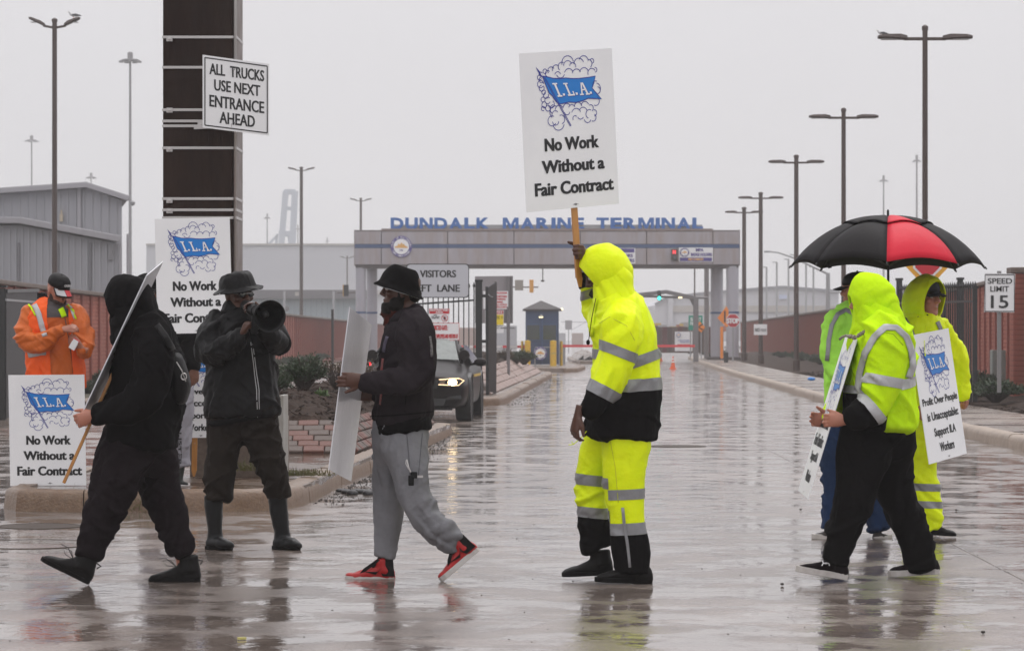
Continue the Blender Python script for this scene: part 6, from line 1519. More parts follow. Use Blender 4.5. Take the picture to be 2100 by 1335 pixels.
p4.add('wrist_band', G().lathe(p4.P(1200, 553, .045) , (-.1, 0, 1), [(.034, -.014), (.036, 0), (.034, .014)], 20), mat('silver_cuff', (.45, .44, .42), .3, .6, bump=[(60, .006)]))
p4.body()
shoe(p4, (1219, 1192), (1338, 1196), (1298, 1165), -.10, M_leather, M_soleb, 1.15, name='boot', collar_r=.22, laces=M_rubber); shoe(p4, (1152, 1182), (1258, 1178), (1230, 1128), .10, M_leather, M_soleb, 1.15, name='boot', collar_r=.22, laces=M_rubber)

# ================= man in grey hoodie and bucket hat
p3 = Person('bearded man in a charcoal hoodie, bucket hat, grey sweatpants and red sneakers', 15.2, 840, M_skinD)
hd = p3.garment('hoodie', [[(835, 650, 0, 26, .10), (835, 668, 0, 46, .19), (836, 700, 0, 53, .22), (833, 750, 0, 54, .21), (829, 810, 0, 57, .20), (826, 845, 0, 57, .19), (827, 866, 0, 54, .18)]], M_char, amp=.011, freq=5.5, cap=.15)
sn = p3.garment('sleeve', [[(846, 662, -.13, 32), (852, 690, -.20, 37), (856, 730, -.23, 35), (852, 768, -.25, 33), (822, 782, -.27, 28), (790, 782, -.27, 22), (766, 780, -.26, 17), (750, 779, -.25, 14)]], M_char, parent=hd, amp=.012, freq=7)
cf = clipped(sn, [line_plane(15.2, 772, 740, 772, 820, (750, 780))], 'ribbed_cuff', M_char, .002)
sf = p3.garment('sleeve', [[(830, 670, .15, 32), (830, 720, .22, 32), (820, 790, .28, 30), (795, 812, .33, 22), (776, 812, .36, 15)]], M_char, parent=hd, amp=.008)
hk = p3.garment('hood', [[(803, 668, 0, 9, .09), (814, 656, 0, 13, .13), (836, 648, 0, 15, .15), (855, 646, 0, 18, .13), (863, 664, 0, 14, .08)], [(850, 630, 0, 11, .10), (861, 650, 0, 17, .11), (866, 674, 0, 8, .05)]], M_char, amp=.009, freq=9, body=0)
tsh = p3.garment('t_shirt', [[(828, 840, 0, 50, .17), (829, 872, 0, 56, .19), (830, 884, 0, 56, .19)]], M_blk, amp=.006, body=0, cap=.1)
p3.head(823, 599, 0, (-1, 0, .02), (.02, 0, 1), 1.0)
q3 = p3.q
M_beard = mat('beard_reddish', (.030, .006, .004), .7, spec=.2, bump=[(150, .006)], var=[(14, .8, (.10, .014, .008))])
M_beardk = M_hair
beard(p3, [(q3(.022, y, -.062), (.040, .018, .040)) for y in (-.052, .052)] + [(q3(.055, 0, -.09), (.05, .055, .05)), (q3(.066, 0, -.080), (.028, .036, .024)), (q3(-.0, .05, -.03), (.02, .025, .04)), (q3(-.0, -.05, -.03), (.02, .025, .04))], M_hair, .003, 'beard')
beard(p3, [(q3(.064, 0, -.12), (.036, .042, .045)), (q3(.060, 0, -.155), (.028, .034, .038)), (q3(.045, 0, -.12), (.04, .045, .04)), (q3(.066, 0, -.18), (.014, .02, .018))], M_beard, .009, 'beard_tip')
bucket_hat(p3, p3.P(819, 590, 0), (.30, 0, .95), -X, .106, .066, .112, .028, M_blk, .026)
p3.add('nape_hair', G().ell(q3(-.06, 0, -.01), (.05, .066, .05)), M_hair, smooth=True)
sp3 = p3.garment('sweatpants', [[(824, 872, 0, 52, .17), (815, 905, .05, 50, .14), (802, 950, .09, 40, .10), (798, 1000, .10, 36, .095), (797, 1050, .10, 34, .085), (793, 1100, .10, 27, .07), (787, 1142, .10, 23, .055)],
    [(828, 874, 0, 50, .17), (832, 910, -.06, 46, .13), (838, 955, -.10, 42, .105), (845, 1000, -.11, 40, .10), (860, 1035, -.11, 36, .09), (893, 1075, -.10, 27, .075), (925, 1102, -.10, 22, .06), (934, 1108, -.10, 20, .055)]], M_greyp, amp=.014, freq=6, cap=.12)
M_grey_seam = mat('seam_grey', (.09, .09, .1), .8)
on_cloth(sp3, [(834, 888), (838, 930), (842, 985)], 1.2, 'pocket_seam', M_grey_seam, sp3, eps=.002); on_cloth(sp3, [(866, 888), (862, 930), (858, 975)], 1.2, 'side_seam', M_grey_seam, sp3, eps=.001)
kb = p3.P(848, 980, -.235)
p3.add('key_ring', G().tube([p3.P(834, 942, -.225), p3.P(838, 958, -.235), p3.P(842, 968, -.235)], .004, 8).tube([p3.P(833, 943, -.225), p3.P(832, 950, -.23), p3.P(838, 962, -.235)], .0025, 6), M_steel)
p3.add('car_key', G().box(p3.P(843, 985, -.24), (.03, .018, .055), .3), M_rubber, bevel=.006); p3.add('car_key', G().box(p3.P(849, 974, -.235), (.035, .018, .035), .1), M_rubber, bevel=.005); p3.add('house_key', G().box(p3.P(858, 977, -.235), (.05, .003, .012), .1), M_steel)
on_cloth(hd, [(838, 730), (834, 790), (830, 845)], 2, 'pocket_seam', M_blk, hd, eps=.001); band(hd, 15.2, 765, 853, 890, 843, 3, M_blk, off=.001, name='hem_seam')
on_cloth([hd], [(795, 690), (790, 705), (787, 722)], 6, 'chest_print', mat('print_pale', (.10, .09, .13), .7, bump=[(80, .004)], var=[(60, .9, (.04, .03, .06))]), hd, eps=.003)
on_cloth([hd], [(786, 735), (783, 760), (781, 775)], 4, 'chest_print', mat('print_red', (.22, .02, .02), .6, var=[(60, .9, (.16, .10, .09))]), hd, eps=.003)
on_cloth([hd], [(783, 805), (780, 830)], 3.5, 'chest_print', MATS['print_red'], hd, eps=.003)
on_cloth([hd, sn], [(881, 690), (884, 712), (885, 732)], 4, 'back_print', mat('print_white', (.14, .13, .13), .7, var=[(90, .9, (.03, .025, .03))]), hd, eps=.004)
p3.add('drawstring', G().tube([p3.P(800, 650, -.08), p3.P(791, 690, -.10), p3.P(780, 722, -.11), p3.P(776, 730, -.11)], .0025, 6).tube([p3.P(782, 721, -.11), p3.P(768, 725, -.11)], .002, 6), M_blk, hd)
p3.hand(748, 779, -.255, (-1, 0, .02), (-.1, 1, 0), (-.1, 0, -1), curls=(.25, .3, .35, .5), thumb=(.75, .6, .1, .3), spread=.05)
p3.add('ring', G().lathe(p3.P(711, 797, -.24), (-.7, 0, -.7), [(.011, -.004), (.013, 0), (.011, .004)], 12), M_steel)
p3.hand(774, 811, .36, (-1, -.1, .1), (.1, -1, 0), (-.2, 0, 1), curls=(.35, .3, .25, .5), thumb=(.7, .6, .1, .3))
p3.body()
M_shred = mat('sneaker_red', (.42, .015, .015), .4, spec=.4)
for (toe, heel, ank, dd) in (((707, 1191), (810, 1193), (783, 1146), .10), ((906, 1194), (984, 1128), (934, 1110), -.10)):
    so, (a_, e_, u_, l_) = shoe(p3, toe, heel, ank, dd, M_shred, M_sole, 1.0, name='sneaker', sole_t=.11, laces=M_rubber)
    def sp_(x, y, s_=-1): return a_ + e_ * x * l_ + u_ * y * l_ + Y * s_ * .135 * l_
    for nm, pts_ in (('heel_panel', [(.0, .12), (.24, .12), (.30, .24), (.27, .34), (.22, .46), (.04, .46), (.02, .25)]), ('side_mark', [(.26, .30), (.38, .15), (.62, .21), (.44, .205), (.35, .21)]), ('eyelet_stay', [(.30, .44), (.36, .46), (.62, .27), (.70, .17), (.60, .20), (.42, .33)])):
        fr_ = [sp_(x, y, -.98) for x, y in pts_]; p3.add(nm, G().prism(fr_, Y * -.004 if nm == 'side_mark' else Y * -.001), M_leather, so)
    p3.add('toe_cap', G().ell(sp_(.88, .12, 0), (.030, .034, .014), Matrix((e_, Y, u_)).transposed(), n=14, m=8), M_shred, so, smooth=True)
    p3.add('tongue', G().bar(sp_(.45, .28, 0), sp_(.28, .52, 0), .05, .016, up=u_), M_leather, so, bevel=.005)

# ================= person in black hoodie at left
p1 = Person('person in a black hoodie and lace-up boots striding left with a sign', 15.0, 285, M_skinL)
h1 = p1.garment('hoodie', [[(285, 640, 0, 36, .12), (292, 668, 0, 55, .2), (298, 710, 0, 63, .24), (302, 760, 0, 70, .24), (299, 815, 0, 74, .23), (294, 870, 0, 72, .22), (290, 908, 0, 70, .21)]], M_blk, amp=.010, freq=5, cap=.15)
s1n = p1.garment('sleeve', [[(308, 670, -.16, 34), (318, 710, -.22, 40), (316, 765, -.25, 38), (300, 812, -.27, 36), (262, 836, -.27, 27), (228, 846, -.26, 21), (200, 850, -.25, 17)]], M_blk, parent=h1, amp=.010, freq=6)
s1f = p1.garment('sleeve', [[(285, 680, .15, 34), (275, 740, .22, 34), (255, 800, .24, 28), (220, 838, .2, 20)]], M_blk, parent=h1, amp=.008)
hh1 = hood(p1, [(232, 640, 38, 67, .085, 0), (243, 628, 50, 68, .115, 0), (256, 620, 56, 70, .13, 0), (274, 618, 56, 75, .135, 0), (292, 622, 50, 82, .13, 0), (310, 632, 38, 88, .11, 0), (322, 642, 14, 90, .04, 0)], M_blk, th=.008)
p1.garment('collar', [[(275, 625, 0, 42, .13), (278, 660, 0, 50, .16), (284, 690, 0, 55, .18)]], M_blk, parent=h1, amp=.008, body=0)
p1.head(262, 640, 0, (-.95, 0, -.3), (-.3, 0, .95), .98)
p1.garment('trousers', [[(282, 890, 0, 68, .18), (262, 925, -.05, 58, .15), (240, 970, -.09, 49, .11), (222, 1022, -.10, 38, .095), (200, 1080, -.10, 31, .08), (182, 1138, -.10, 25, .065)],
    [(296, 895, 0, 60, .17), (318, 930, .06, 46, .14), (328, 985, .09, 40, .105), (345, 1045, .10, 34, .09), (362, 1095, .10, 25, .07), (371, 1130, .10, 22, .06)]], M_blkpant, amp=.014, freq=6.5, cap=.12)
p1.bg.tube([p1.P(372, 1120, .1), p1.P(377, 1160, .1)], .04)
p1.hand(196, 851, -.25, (-.75, -.1, -.25), (-.2, 1, -.1), (-.2, 0, 1), curls=(.9, 1.0, 1.1, 1.1), thumb=(.7, .5, .4, .3), L_=.18)
p1.body()
for (toe, heel, ank, dd) in (((83, 1148), (182, 1198), (185, 1125), -.10), ((305, 1193), (411, 1192), (383, 1140), .10)):
    so, (a_, e_, u_, l_) = shoe(p1, toe, heel, ank, dd, M_leather, M_soleb, 1.05, name='boot', laces=M_rubber, collar_r=.22)
    k = a_ + e_ * .45 * l_ + u_ * .3 * l_ - Y * .03
    p1.add('shoelace_bow', G().tube([k, k + e_ * .03 + u_ * .035, k + e_ * .075 + u_ * .03, k + e_ * .05 + u_ * .005, k], .0022, 5).tube([k, k + e_ * .05 + u_ * .045 - Y * .02, k + e_ * .09 + u_ * .045 - Y * .02], .0022, 5), M_rubber, so)['kind'] = 'stuff'
    p1.add('pull_tab', G().tube([a_ + u_ * .42 * l_ + e_ * .05 * l_, a_ + u_ * .40 * l_ - e_ * .05 * l_, a_ + u_ * .33 * l_], .004, 6), M_rubber, so)
# sling bag on the back
bg1 = thing('sling_bag', p1.P(360, 820, -.1), 'black sling bag with a silver zip ring on the back of the hooded person', 'bag')
bgm = G(); [bgm.rings(rings_from(catmull([(345, 722, -.06, 13, .10), (360, 752, -.08, 20, .12), (370, 790, -.08, 21, .11), (368, 822, -.08, 14, .08)], 3), 15.0))]
me = evalmesh(bgm, [('REMESH', dict(mode='VOXEL', voxel_size=.01)), ('SMOOTH', dict(factor=.5, iterations=3))]); wrinkle(me, .006, 8, (1, 1, 1), 3); me.shade_smooth(); me.materials.clear()
c_ = getco(me) - np.array(OFF[bg1.name]); me.vertices.foreach_set('co', c_.ravel()); link('bag_body', me, M_blkjkt, bg1)
on_cloth([h1, s1n], [(322, 668), (338, 690), (352, 718)], 12, 'strap', M_blkjkt, bg1, eps=.008)
mk('strap_print', G().box(p1.P(330, 678, -.27), (.004, .004, .02)).box(p1.P(335, 686, -.27), (.004, .004, .02)), M_grey, bg1)['kind'] = 'stuff'
mk('zip', G().tube([p1.P(362, 742, -.22), p1.P(373, 760, -.22), p1.P(381, 782, -.2)], .003, 6), M_steel, bg1)
rgp = [p1.P(377, 772, -.23) + Vector((math.cos(a) * .014, 0, math.sin(a) * .017)) for a in [k * math.pi / 8 for k in range(17)]]; mk('zip_ring', G().tube(rgp, .003, 6, cap=False), M_steel, bg1)

# ================= man with megaphone
p2 = Person('man in a black jacket, bucket hat and rubber boots shouting through a megaphone', 17.4, 500, M_skinD)
j2 = p2.garment('jacket', [[(484, 632, 0, 22, .09), (488, 650, 0, 48, .13), (491, 680, 0, 66, .15), (492, 720, 0, 69, .16), (494, 780, 0, 74, .16), (497, 830, 0, 78, .17), (498, 850, 0, 78, .17)]], M_blkjkt, amp=.010, freq=5, cap=.12)
s2a = p2.garment('sleeve', [[(452, 656, 0, 24), (436, 676, -.04, 29), (430, 696, -.07, 30), (430, 722, -.13, 30), (450, 720, -.22, 25), (475, 703, -.28, 20), (492, 690, -.31, 16)]], M_blkjkt, parent=j2, amp=.013, freq=7)
s2b = p2.garment('sleeve', [[(532, 656, .0, 24), (552, 676, -.04, 30), (572, 705, -.10, 27), (556, 690, -.22, 22), (538, 660, -.30, 17)], ], M_blkjkt, parent=j2, amp=.012, freq=7)
p2.garment('collar', [[(484, 628, .02, 28, .10), (486, 646, 0, 36, .11)]], M_blkjkt, parent=j2, amp=.004, body=0)
p2.head(489, 606, -.03, (.62, -.78, -.12), (0, -.1, 1), 1.0, eyes=False); q2 = p2.q
bucket_hat(p2, p2.P(487, 591, -.03), (-.12, -.08, 1), X, .113, .088, .088, .040, M_blkjkt, .022)
gl = G()
for k in (-1, 1): gl.ell(q2(.092, .031 * k, .016), (.012, .024, .016), Matrix(((q2(1, 0, 0) - q2(0, 0, 0)).normalized(), (q2(0, 1, 0) - q2(0, 0, 0)).normalized(), (q2(0, 0, 1) - q2(0, 0, 0)).normalized())).transposed(), n=14, m=8)
gz = p2.add('glasses', gl, M_glass, smooth=True); p2.add('frame', G().tube([q2(.098, -.05, .024), q2(.104, 0, .024), q2(.098, .05, .024)], .002, 6).tube([q2(.09, -.058, .02), q2(0, -.078, .02)], .002, 6), M_steel, gz)
p2.add('teeth', G().box(q2(.094, 0, -.049), (.028, .006, .009), .9), mat('teeth', (.5, .46, .4), .4)); p2.add('moustache', G().tube([q2(.086, -.026, -.038), q2(.096, 0, -.031), q2(.086, .026, -.038)], [.004, .006, .004], 6), M_hair)
t2 = p2.garment('trousers', [[(480, 840, 0, 60, .15), (466, 880, -.01, 42, .12), (458, 930, -.02, 34, .105), (451, 985, -.02, 27, .09), (448, 1022, -.02, 23, .08)], [(515, 840, 0, 60, .15), (532, 880, 0, 44, .12), (547, 930, 0, 35, .105), (566, 985, .0, 26, .09), (572, 1018, .0, 22, .08)]], M_brnpant, amp=.013, freq=7, cap=.12)
on_cloth(j2, [(514, 702), (520, 750), (526, 800), (528, 855)], 1.5, 'zip', M_reflp, j2, eps=.003); on_cloth(j2, [(518, 702), (524, 750), (531, 800), (532, 855)], 1.5, 'zip', M_reflp, j2, eps=.003)
p2.add('hem', G().rings(rings_from([(498, 852, 0, 76, .165), (500, 864, 0, 76, .165)], 17.4, 1, 0)), M_blk, j2, smooth=True)
mg = thing('megaphone', p2.P(550, 650, -.4), 'black megaphone with a wide round horn held to the mouth of the man', 'megaphone')
ma = p2.P(503, 627, -.14); mb_ = p2.P(553, 649, -.62); ax = (mb_ - ma).normalized()
ln = (mb_ - ma).length
mk('horn', G().lathe(ma, ax, [(.028, ln * .45), (.034, ln * .52), (.045, ln * .68), (.062, ln * .84), (.085, ln * .96), (.094, ln), (.098, ln + .004), (.092, ln + .004), (.08, ln * .95), (.055, ln * .8), (.035, ln * .62), (.02, ln * .5)], 36, cap=False), M_rubber, mg, smooth=True)
mk('horn_cone', G().lathe(ma, ax, [(.018, ln * .55), (.024, ln * .8), (.02, ln * .86), (.004, ln * .87)], 20), mat('horn_inner', (.02, .02, .022), .4), mg, smooth=True)
mk('driver', G().lathe(ma, ax, [(.03, 0), (.036, .01), (.038, ln * .2), (.040, ln * .42), (.034, ln * .47)], 24), M_rubber, mg, smooth=True, auto=40); mk('driver_ring', G().lathe(ma + ax * ln * .25, ax, [(.041, 0), (.041, .02)], 24), M_grey, mg)
mk('grip', G().bar(ma + ax * ln * .45, ma + ax * ln * .45 + Vector((-.01, 0, -.14)), .03, .045), M_rubber, mg, bevel=.01); mk('hand_strap', G().tube([ma + ax * ln * .45, ma + ax * ln * .45 + Vector((.035, -.02, -.05)), ma + ax * ln * .45 + Vector((.03, -.02, -.11)), ma + ax * ln * .45 + Vector((-.01, 0, -.14))], .006, 6), M_blk, mg)
mk('cord', G().tube([ma + ax * .04 + Vector((0, -.03, -.03)), p2.P(510, 660, -.3), p2.P(515, 690, -.32), p2.P(522, 715, -.34), p2.P(540, 728, -.34), p2.P(562, 718, -.32)], .003, 6), M_blk, mg)
p2.hand(497, 690, -.31, (.25, -.2, .7), (.8, -.3, .1), (-.1, -1, .3), curls=(1.2, 1.25, 1.3, 1.3), thumb=(.9, .3, .4, .3))
p2.hand(541, 655, -.30, (-.75, .1, .75), (-.4, -.6, -.3), (-.5, 0, .5), curls=(.5, .55, .6, .65), thumb=(.7, .6, .2, .3))
p2.body()
for (bx, fx, by, ty, nm) in ((441, 478, 1128, 1016, -1), (578, 617, 1127, 1012, 1)):
    g = G(); dd = -.02 if nm < 0 else .0
    g.rings(rings_from(catmull([(bx + (nm < 0) * -3 + (nm > 0) * -8, ty, dd, 19, .062), (bx - 2 + (nm > 0) * -4, 1050, dd, 18, .06), (bx, 1085, dd, 15, .05), (bx + 1, 1105, dd, 17, .05), (bx + 2, 1118, dd, 17, .05)], 3), 17.4, 1, .1))
    g.rings(rings_from(catmull([(bx - 8, 1113, dd, 11, .045), (bx + 10, 1113, dd - .05, 12, .05), (fx - 12, 1116, dd - .09, 9, .052), (fx - 3, 1119, dd - .11, 6, .035)], 3), 17.4, 1, .4))
    me = evalmesh(g, [('REMESH', dict(mode='VOXEL', voxel_size=.008)), ('SMOOTH', dict(factor=.5, iterations=3))]); wrinkle(me, .003, 10, (1, 1, 1.5), 2); me.shade_smooth(); me.materials.clear()
    c_ = getco(me) - np.array(p2.base); me.vertices.foreach_set('co', c_.ravel()); bo_ = link('rubber_boot', me, M_rubber, p2.root)
    a_ = P(bx - 20, by - 1, 17.4 + dd); b_ = P(fx, by, 17.4 + dd - .06)
    ol = [a_ + (b_ - a_) * t_ + Y * w_ for t_, w_ in ((0, -.03), (.15, -.05), (.5, -.05), (.75, -.065), (.95, -.04), (1, 0), (.95, .04), (.75, .055), (.5, .045), (.15, .045), (0, .03))]
    for v in ol: v.z = .002
    mk('sole', G().prism(ol, (0, 0, .022)), M_soleb, bo_, bevel=.003)
# ================= man in lime hoodie at right, sign on a rope
p5 = Person('heavyset person in a lime hooded sweatshirt with grey bands and loose black trousers', 15.25, 1790, M_skinL)
h5 = p5.garment('hoodie', [[(1795, 640, 0, 34, .12), (1802, 668, 0, 52, .2), (1806, 700, 0, 61, .25), (1808, 750, 0, 64, .26), (1806, 805, 0, 71, .27), (1804, 850, 0, 74, .27), (1803, 872, 0, 74, .27)]], M_lime, amp=.012, freq=4.5, cap=.12)
s5n = p5.garment('sleeve', [[(1812, 672, -.18, 38), (1820, 705, -.25, 46), (1820, 750, -.29, 42), (1812, 795, -.31, 38), (1795, 830, -.32, 31), (1772, 848, -.33, 27), (1748, 858, -.33, 23)]], M_lime, parent=h5, amp=.014, freq=6)
s5f = p5.garment('sleeve', [[(1790, 690, .2, 36), (1765, 750, .26, 36), (1735, 810, .28, 28), (1706, 850, .26, 20), (1690, 862, .24, 16)]], M_lime, parent=h5, amp=.01)
hh5 = hood(p5, [(1752, 640, 36, 74, .09, 0), (1762, 628, 50, 74, .12, 0), (1775, 618, 56, 76, .135, 0), (1792, 615, 56, 80, .14, 0), (1812, 618, 50, 86, .13, 0), (1828, 624, 34, 90, .10, 0), (1838, 630, 10, 92, .03, 0)], M_lime, th=.009)
p5.garment('collar', [[(1790, 615, 0, 44, .14), (1796, 648, 0, 50, .17), (1800, 672, 0, 56, .2)]], M_lime, parent=h5, amp=.01, body=0)
p5.head(1784, 622, .0, (-.95, .25, -.1), (-.1, 0, 1), .98)
# black undershirt showing at the front, black cuff
clipped(h5, [line_plane(15.25, 1715, 806, 1800, 806, (1760, 850)), line_plane(15.25, 1815, 790, 1800, 890, (1740, 850))], 'black_shirt', M_blk, .004)
clipped(s5n, [line_plane(15.25, 1752, 812, 1798, 872, (1730, 860))], 'black_cuff', M_blk, .004)
band(s5n, 15.25, 1786, 777, 1838, 786, 20, M_reflp, off=.004); band(s5n, 15.25, 1758, 818, 1798, 866, 19, M_reflp, off=.005)
band(h5, 15.25, 1835, 788, 1880, 778, 20, M_reflp, off=.004, clips=[(1834, 700, 1834, 880, (1860, 780))]); band(h5, 15.25, 1715, 796, 1775, 800, 16, M_reflp, off=.006, clips=[(1776, 700, 1776, 880, (1740, 800))])
on_cloth([h5, s5n], [(1760, 800), (1764, 765), (1775, 725), (1795, 690), (1815, 672), (1838, 672), (1858, 690), (1868, 720), (1871, 750), (1862, 775)], 13, 'reflective_band', M_reflp, h5, eps=.006, n=5)
on_cloth(s5n, [(1790, 690), (1808, 680), (1832, 685), (1852, 708)], 1.6, 'sleeve_seam', cloth('seam_lime', (.4, .62, .01)), h5, eps=.001)
t5 = p5.garment('trousers', [[(1798, 855, 0, 74, .24), (1776, 900, -.05, 60, .18), (1765, 955, -.10, 51, .13), (1753, 1015, -.11, 42, .115), (1736, 1075, -.11, 33, .10), (1716, 1135, -.11, 29, .09), (1710, 1152, -.11, 28, .085)],
    [(1806, 860, 0, 68, .23), (1826, 905, .05, 52, .17), (1830, 960, .10, 44, .13), (1840, 1015, .11, 40, .115), (1862, 1070, .11, 34, .10), (1884, 1130, .11, 32, .09), (1892, 1160, .11, 31, .09)]], M_blk, amp=.013, freq=5, cap=.12)
rp = [(1835, 640, -.12), (1815, 655, -.20), (1790, 668, -.24), (1770, 682, -.24), (1757, 690, -.22)]
rope = thing('neck_rope', p5.P(1757, 690, -.2), 'braided brown and white rope tied through the sign and round the neck', 'rope')
M_rope = mat('rope', (.13, .09, .06), .8, bump=[(200, .004)], var=[(120, .9, (.5, .47, .43))])
for ph in (0, math.pi):
    pts_ = []
    for i in range(40):
        t = i / 39 * (len(rp) - 1); k = min(int(t), len(rp) - 2); f_ = t - k; a, b = rp[k], rp[k + 1]; c = p5.P(a[0] + (b[0] - a[0]) * f_, a[1] + (b[1] - a[1]) * f_, a[2] + (b[2] - a[2]) * f_)
        pts_.append(c + Vector((0, math.cos(i * .9 + ph), math.sin(i * .9 + ph))) * .007)
    mk('strand', G().tube(pts_, .006, 6), M_rope, rope, smooth=True)
mk('knot', G().ell(p5.P(1744, 690, -.2), (.018, .016, .012), n=10, m=8), M_rope, rope, smooth=True); mk('knot', G().ell(p5.P(1752, 692, -.26), (.015, .016, .013), n=10, m=8), M_rope, rope, smooth=True)
mk('rope_tail', G().tube([p5.P(1744, 690, -.2), p5.P(1735, 688, -.1), p5.P(1726, 692, .0), p5.P(1722, 696, .02)], .007, 6), M_rope, rope, smooth=True)
p5.hand(1734, 862, -.30, (-.85, .1, .0), (-.2, 1, -.1), (-.2, 0, 1), curls=(.55, .6, .5, .45), thumb=(.8, .5, .2, .2), spread=.06, L_=.168)
p5.hand(1704, 864, .24, (-.8, -.2, .1), (.1, -1, 0), (0, 0, 1), curls=(.5, .5, .5, .6), thumb=(.7, .6, .2, .3))
p5.body()
for (toe, heel, ank, dd) in (((1631, 1171), (1737, 1189), (1717, 1140), -.11), ((1821, 1182), (1927, 1176), (1896, 1140), .11)):
    so, (a_, e_, u_, l_) = shoe(p5, toe, heel, ank, dd, M_blkpant, M_sole, 1.05, name='sneaker', sole_t=.12, laces=M_rubber)
    if dd < 0:
        fr = Frame(a_ + e_ * .56 * l_ + u_ * .30 * l_ - Y * .044, a_ + e_ * .38 * l_ + u_ * .33 * l_ - Y * .044, a_ + e_ * .56 * l_ + u_ * .19 * l_ - Y * .048)
        g = G(); disc(g, fr, .32, .62, .3, .38, .004, 20, .72, R(200), R(340)); disc(g, fr, .68, .62, .3, .38, .004, 20, .72, R(200), R(340)); disc(g, fr, .5, .2, .45, .42, .0045, 20, .8, R(40), R(140))
        for sx in (0, 1):
            pass
        L1 = [(.02, .95), (.18, .98), (.26, .62), (.5, .5), (.74, .62), (.82, .98), (.98, .95), (.86, .5), (.98, .05), (.82, .02), (.74, .38), (.5, .5), (.26, .38), (.18, .02), (.02, .05), (.14, .5)]
        g = G(); ribbon(g, fr, [(.1, .95), (.17, .6), (.5, .42), (.83, .6), (.9, .95)], .12, .004, 1.6); ribbon(g, fr, [(.1, .05), (.17, .4), (.5, .58), (.83, .4), (.9, .05)], .12, .0045, 1.6)
        mk('side_logo', g, M_white, so, flip=False)

# ================= man with backward-turned face, lime tee and jeans
p6 = Person('person in a lime T-shirt, black cap and blue jeans, mostly behind the lime hoodie', 18.3, 1745, M_skinL)
t6 = p6.garment('t_shirt', [[(1752, 620, 0, 20, .08), (1750, 640, 0, 38, .14), (1746, 668, 0, 52, .17), (1744, 720, 0, 53, .16), (1744, 780, 0, 52, .16), (1744, 860, 0, 52, .17)]], M_limet, amp=.010, freq=5, cap=.15)
s6 = p6.garment('sleeve', [[(1720, 650, -.08, 26), (1711, 690, -.1, 25), (1712, 740, -.13, 24), (1722, 770, -.18, 22)], [(1782, 650, .0, 26), (1800, 690, -.08, 24), (1812, 730, -.12, 22), (1818, 770, -.1, 20), (1820, 745, -.06, 16)]], M_limet, parent=t6, amp=.009)
band(t6, 18.3, 1690, 742, 1800, 745, 14); on_cloth([t6, s6], [(1697, 740), (1700, 700), (1706, 668), (1718, 645), (1735, 636), (1752, 645), (1762, 662)], 8, 'reflective_band', M_refl, t6, eps=.006)
p6.head(1757, 598, 0, (-.85, .45, -.05), (0, 0, 1), 1.0, eyes=False)
cap_hat(p6, p6.q, M_blkjkt, .085); p6.add('short_hair', G().ell(p6.q(-.045, 0, .02), (.06, .073, .06), n=20, m=12), M_hair, smooth=True)
p6.garment('jeans', [[(1742, 850, 0, 50, .16), (1722, 890, .0, 38, .13), (1716, 950, 0, 32, .105), (1713, 1010, 0, 26, .085), (1707, 1070, 0, 22, .08), (1706, 1082, 0, 22, .08)], [(1748, 850, 0, 50, .16), (1768, 890, .08, 38, .13), (1776, 950, .1, 32, .105), (1788, 1020, .1, 24, .085), (1803, 1082, .1, 20, .075)]], M_jean, amp=.012, freq=7, cap=.1)
p6.hand(1820, 752, -.06, (-.1, -.1, 1), (-.6, -.6, 0), (.4, -.4, .2), curls=(1.2, 1.2, 1.2, 1.2), thumb=(.8, .3, .5, .3))
p6.body(.007)
M_shoeg = mat('shoe_brown_grey', (.035, .028, .026), .6)
shoe(p6, (1664, 1104), (1732, 1106), (1707, 1075), 0, M_shoeg, M_sole, 1.1, name='shoe', sole_t=.15); shoe(p6, (1830, 1104), (1790, 1108), (1802, 1080), .1, M_shoeg, M_sole, 1.5, name='shoe', sole_t=.2, collar_r=.2)

# ================= smiling man in yellow rain suit
p7 = Person('smiling man in a hooded yellow rain suit and dark cap at far right', 18.5, 1893, M_skinL)
j7 = p7.garment('jacket', [[(1888, 640, 0, 28, .10), (1889, 660, 0, 46, .15), (1887, 690, 0, 50, .17), (1884, 750, 0, 50, .17), (1882, 810, 0, 50, .17), (1882, 860, 0, 52, .18)]], M_hiv, amp=.010, freq=6, cap=.12)
s7a = p7.garment('sleeve', [[(1858, 665, -.05, 24), (1848, 710, -.1, 25), (1852, 770, -.18, 22), (1866, 815, -.26, 18), (1876, 842, -.32, 14)], [(1925, 668, .0, 22), (1950, 710, .08, 22), (1968, 760, .14, 18), (1974, 812, .12, 14)]], M_hiv, parent=j7, amp=.010, freq=7)
c7 = p7.garment('collar', [[(1900, 648, -.05, 24, .09), (1896, 668, -.03, 33, .11)]], M_hiv, parent=j7, amp=.006, body=0)
for (x_, y_) in ((1883, 651), (1902, 647), (1906, 657), (1893, 662)): p7.add('snap', G().ell(p7.P(x_, y_, -.13), (.008, .005, .008), n=8, m=6), M_blk, j7)
p7.head(1899, 613, -.05, (.66, -.74, -.05), (0, 0, 1), 1.0); q7 = p7.q; hood_head(p7, q7, M_hiv)
cap_hat(p7, q7, mat('cap_navy', (.012, .012, .018), .7), .085, z0=.045)
p7.add('smile', G().tube([q7(.080, -.027, -.040), q7(.0975, 0, -.0495), q7(.080, .027, -.040)], [.001, .0035, .001], 6), mat('teeth', (.5, .46, .4), .4))
on_cloth([j7, s7a], [(1853, 656), (1866, 672), (1874, 695)], 11, 'reflective_band', M_refl, j7, eps=.006); on_cloth([j7, s7a], [(1921, 660), (1927, 672), (1931, 685)], 8, 'reflective_band', M_refl, j7, eps=.006)
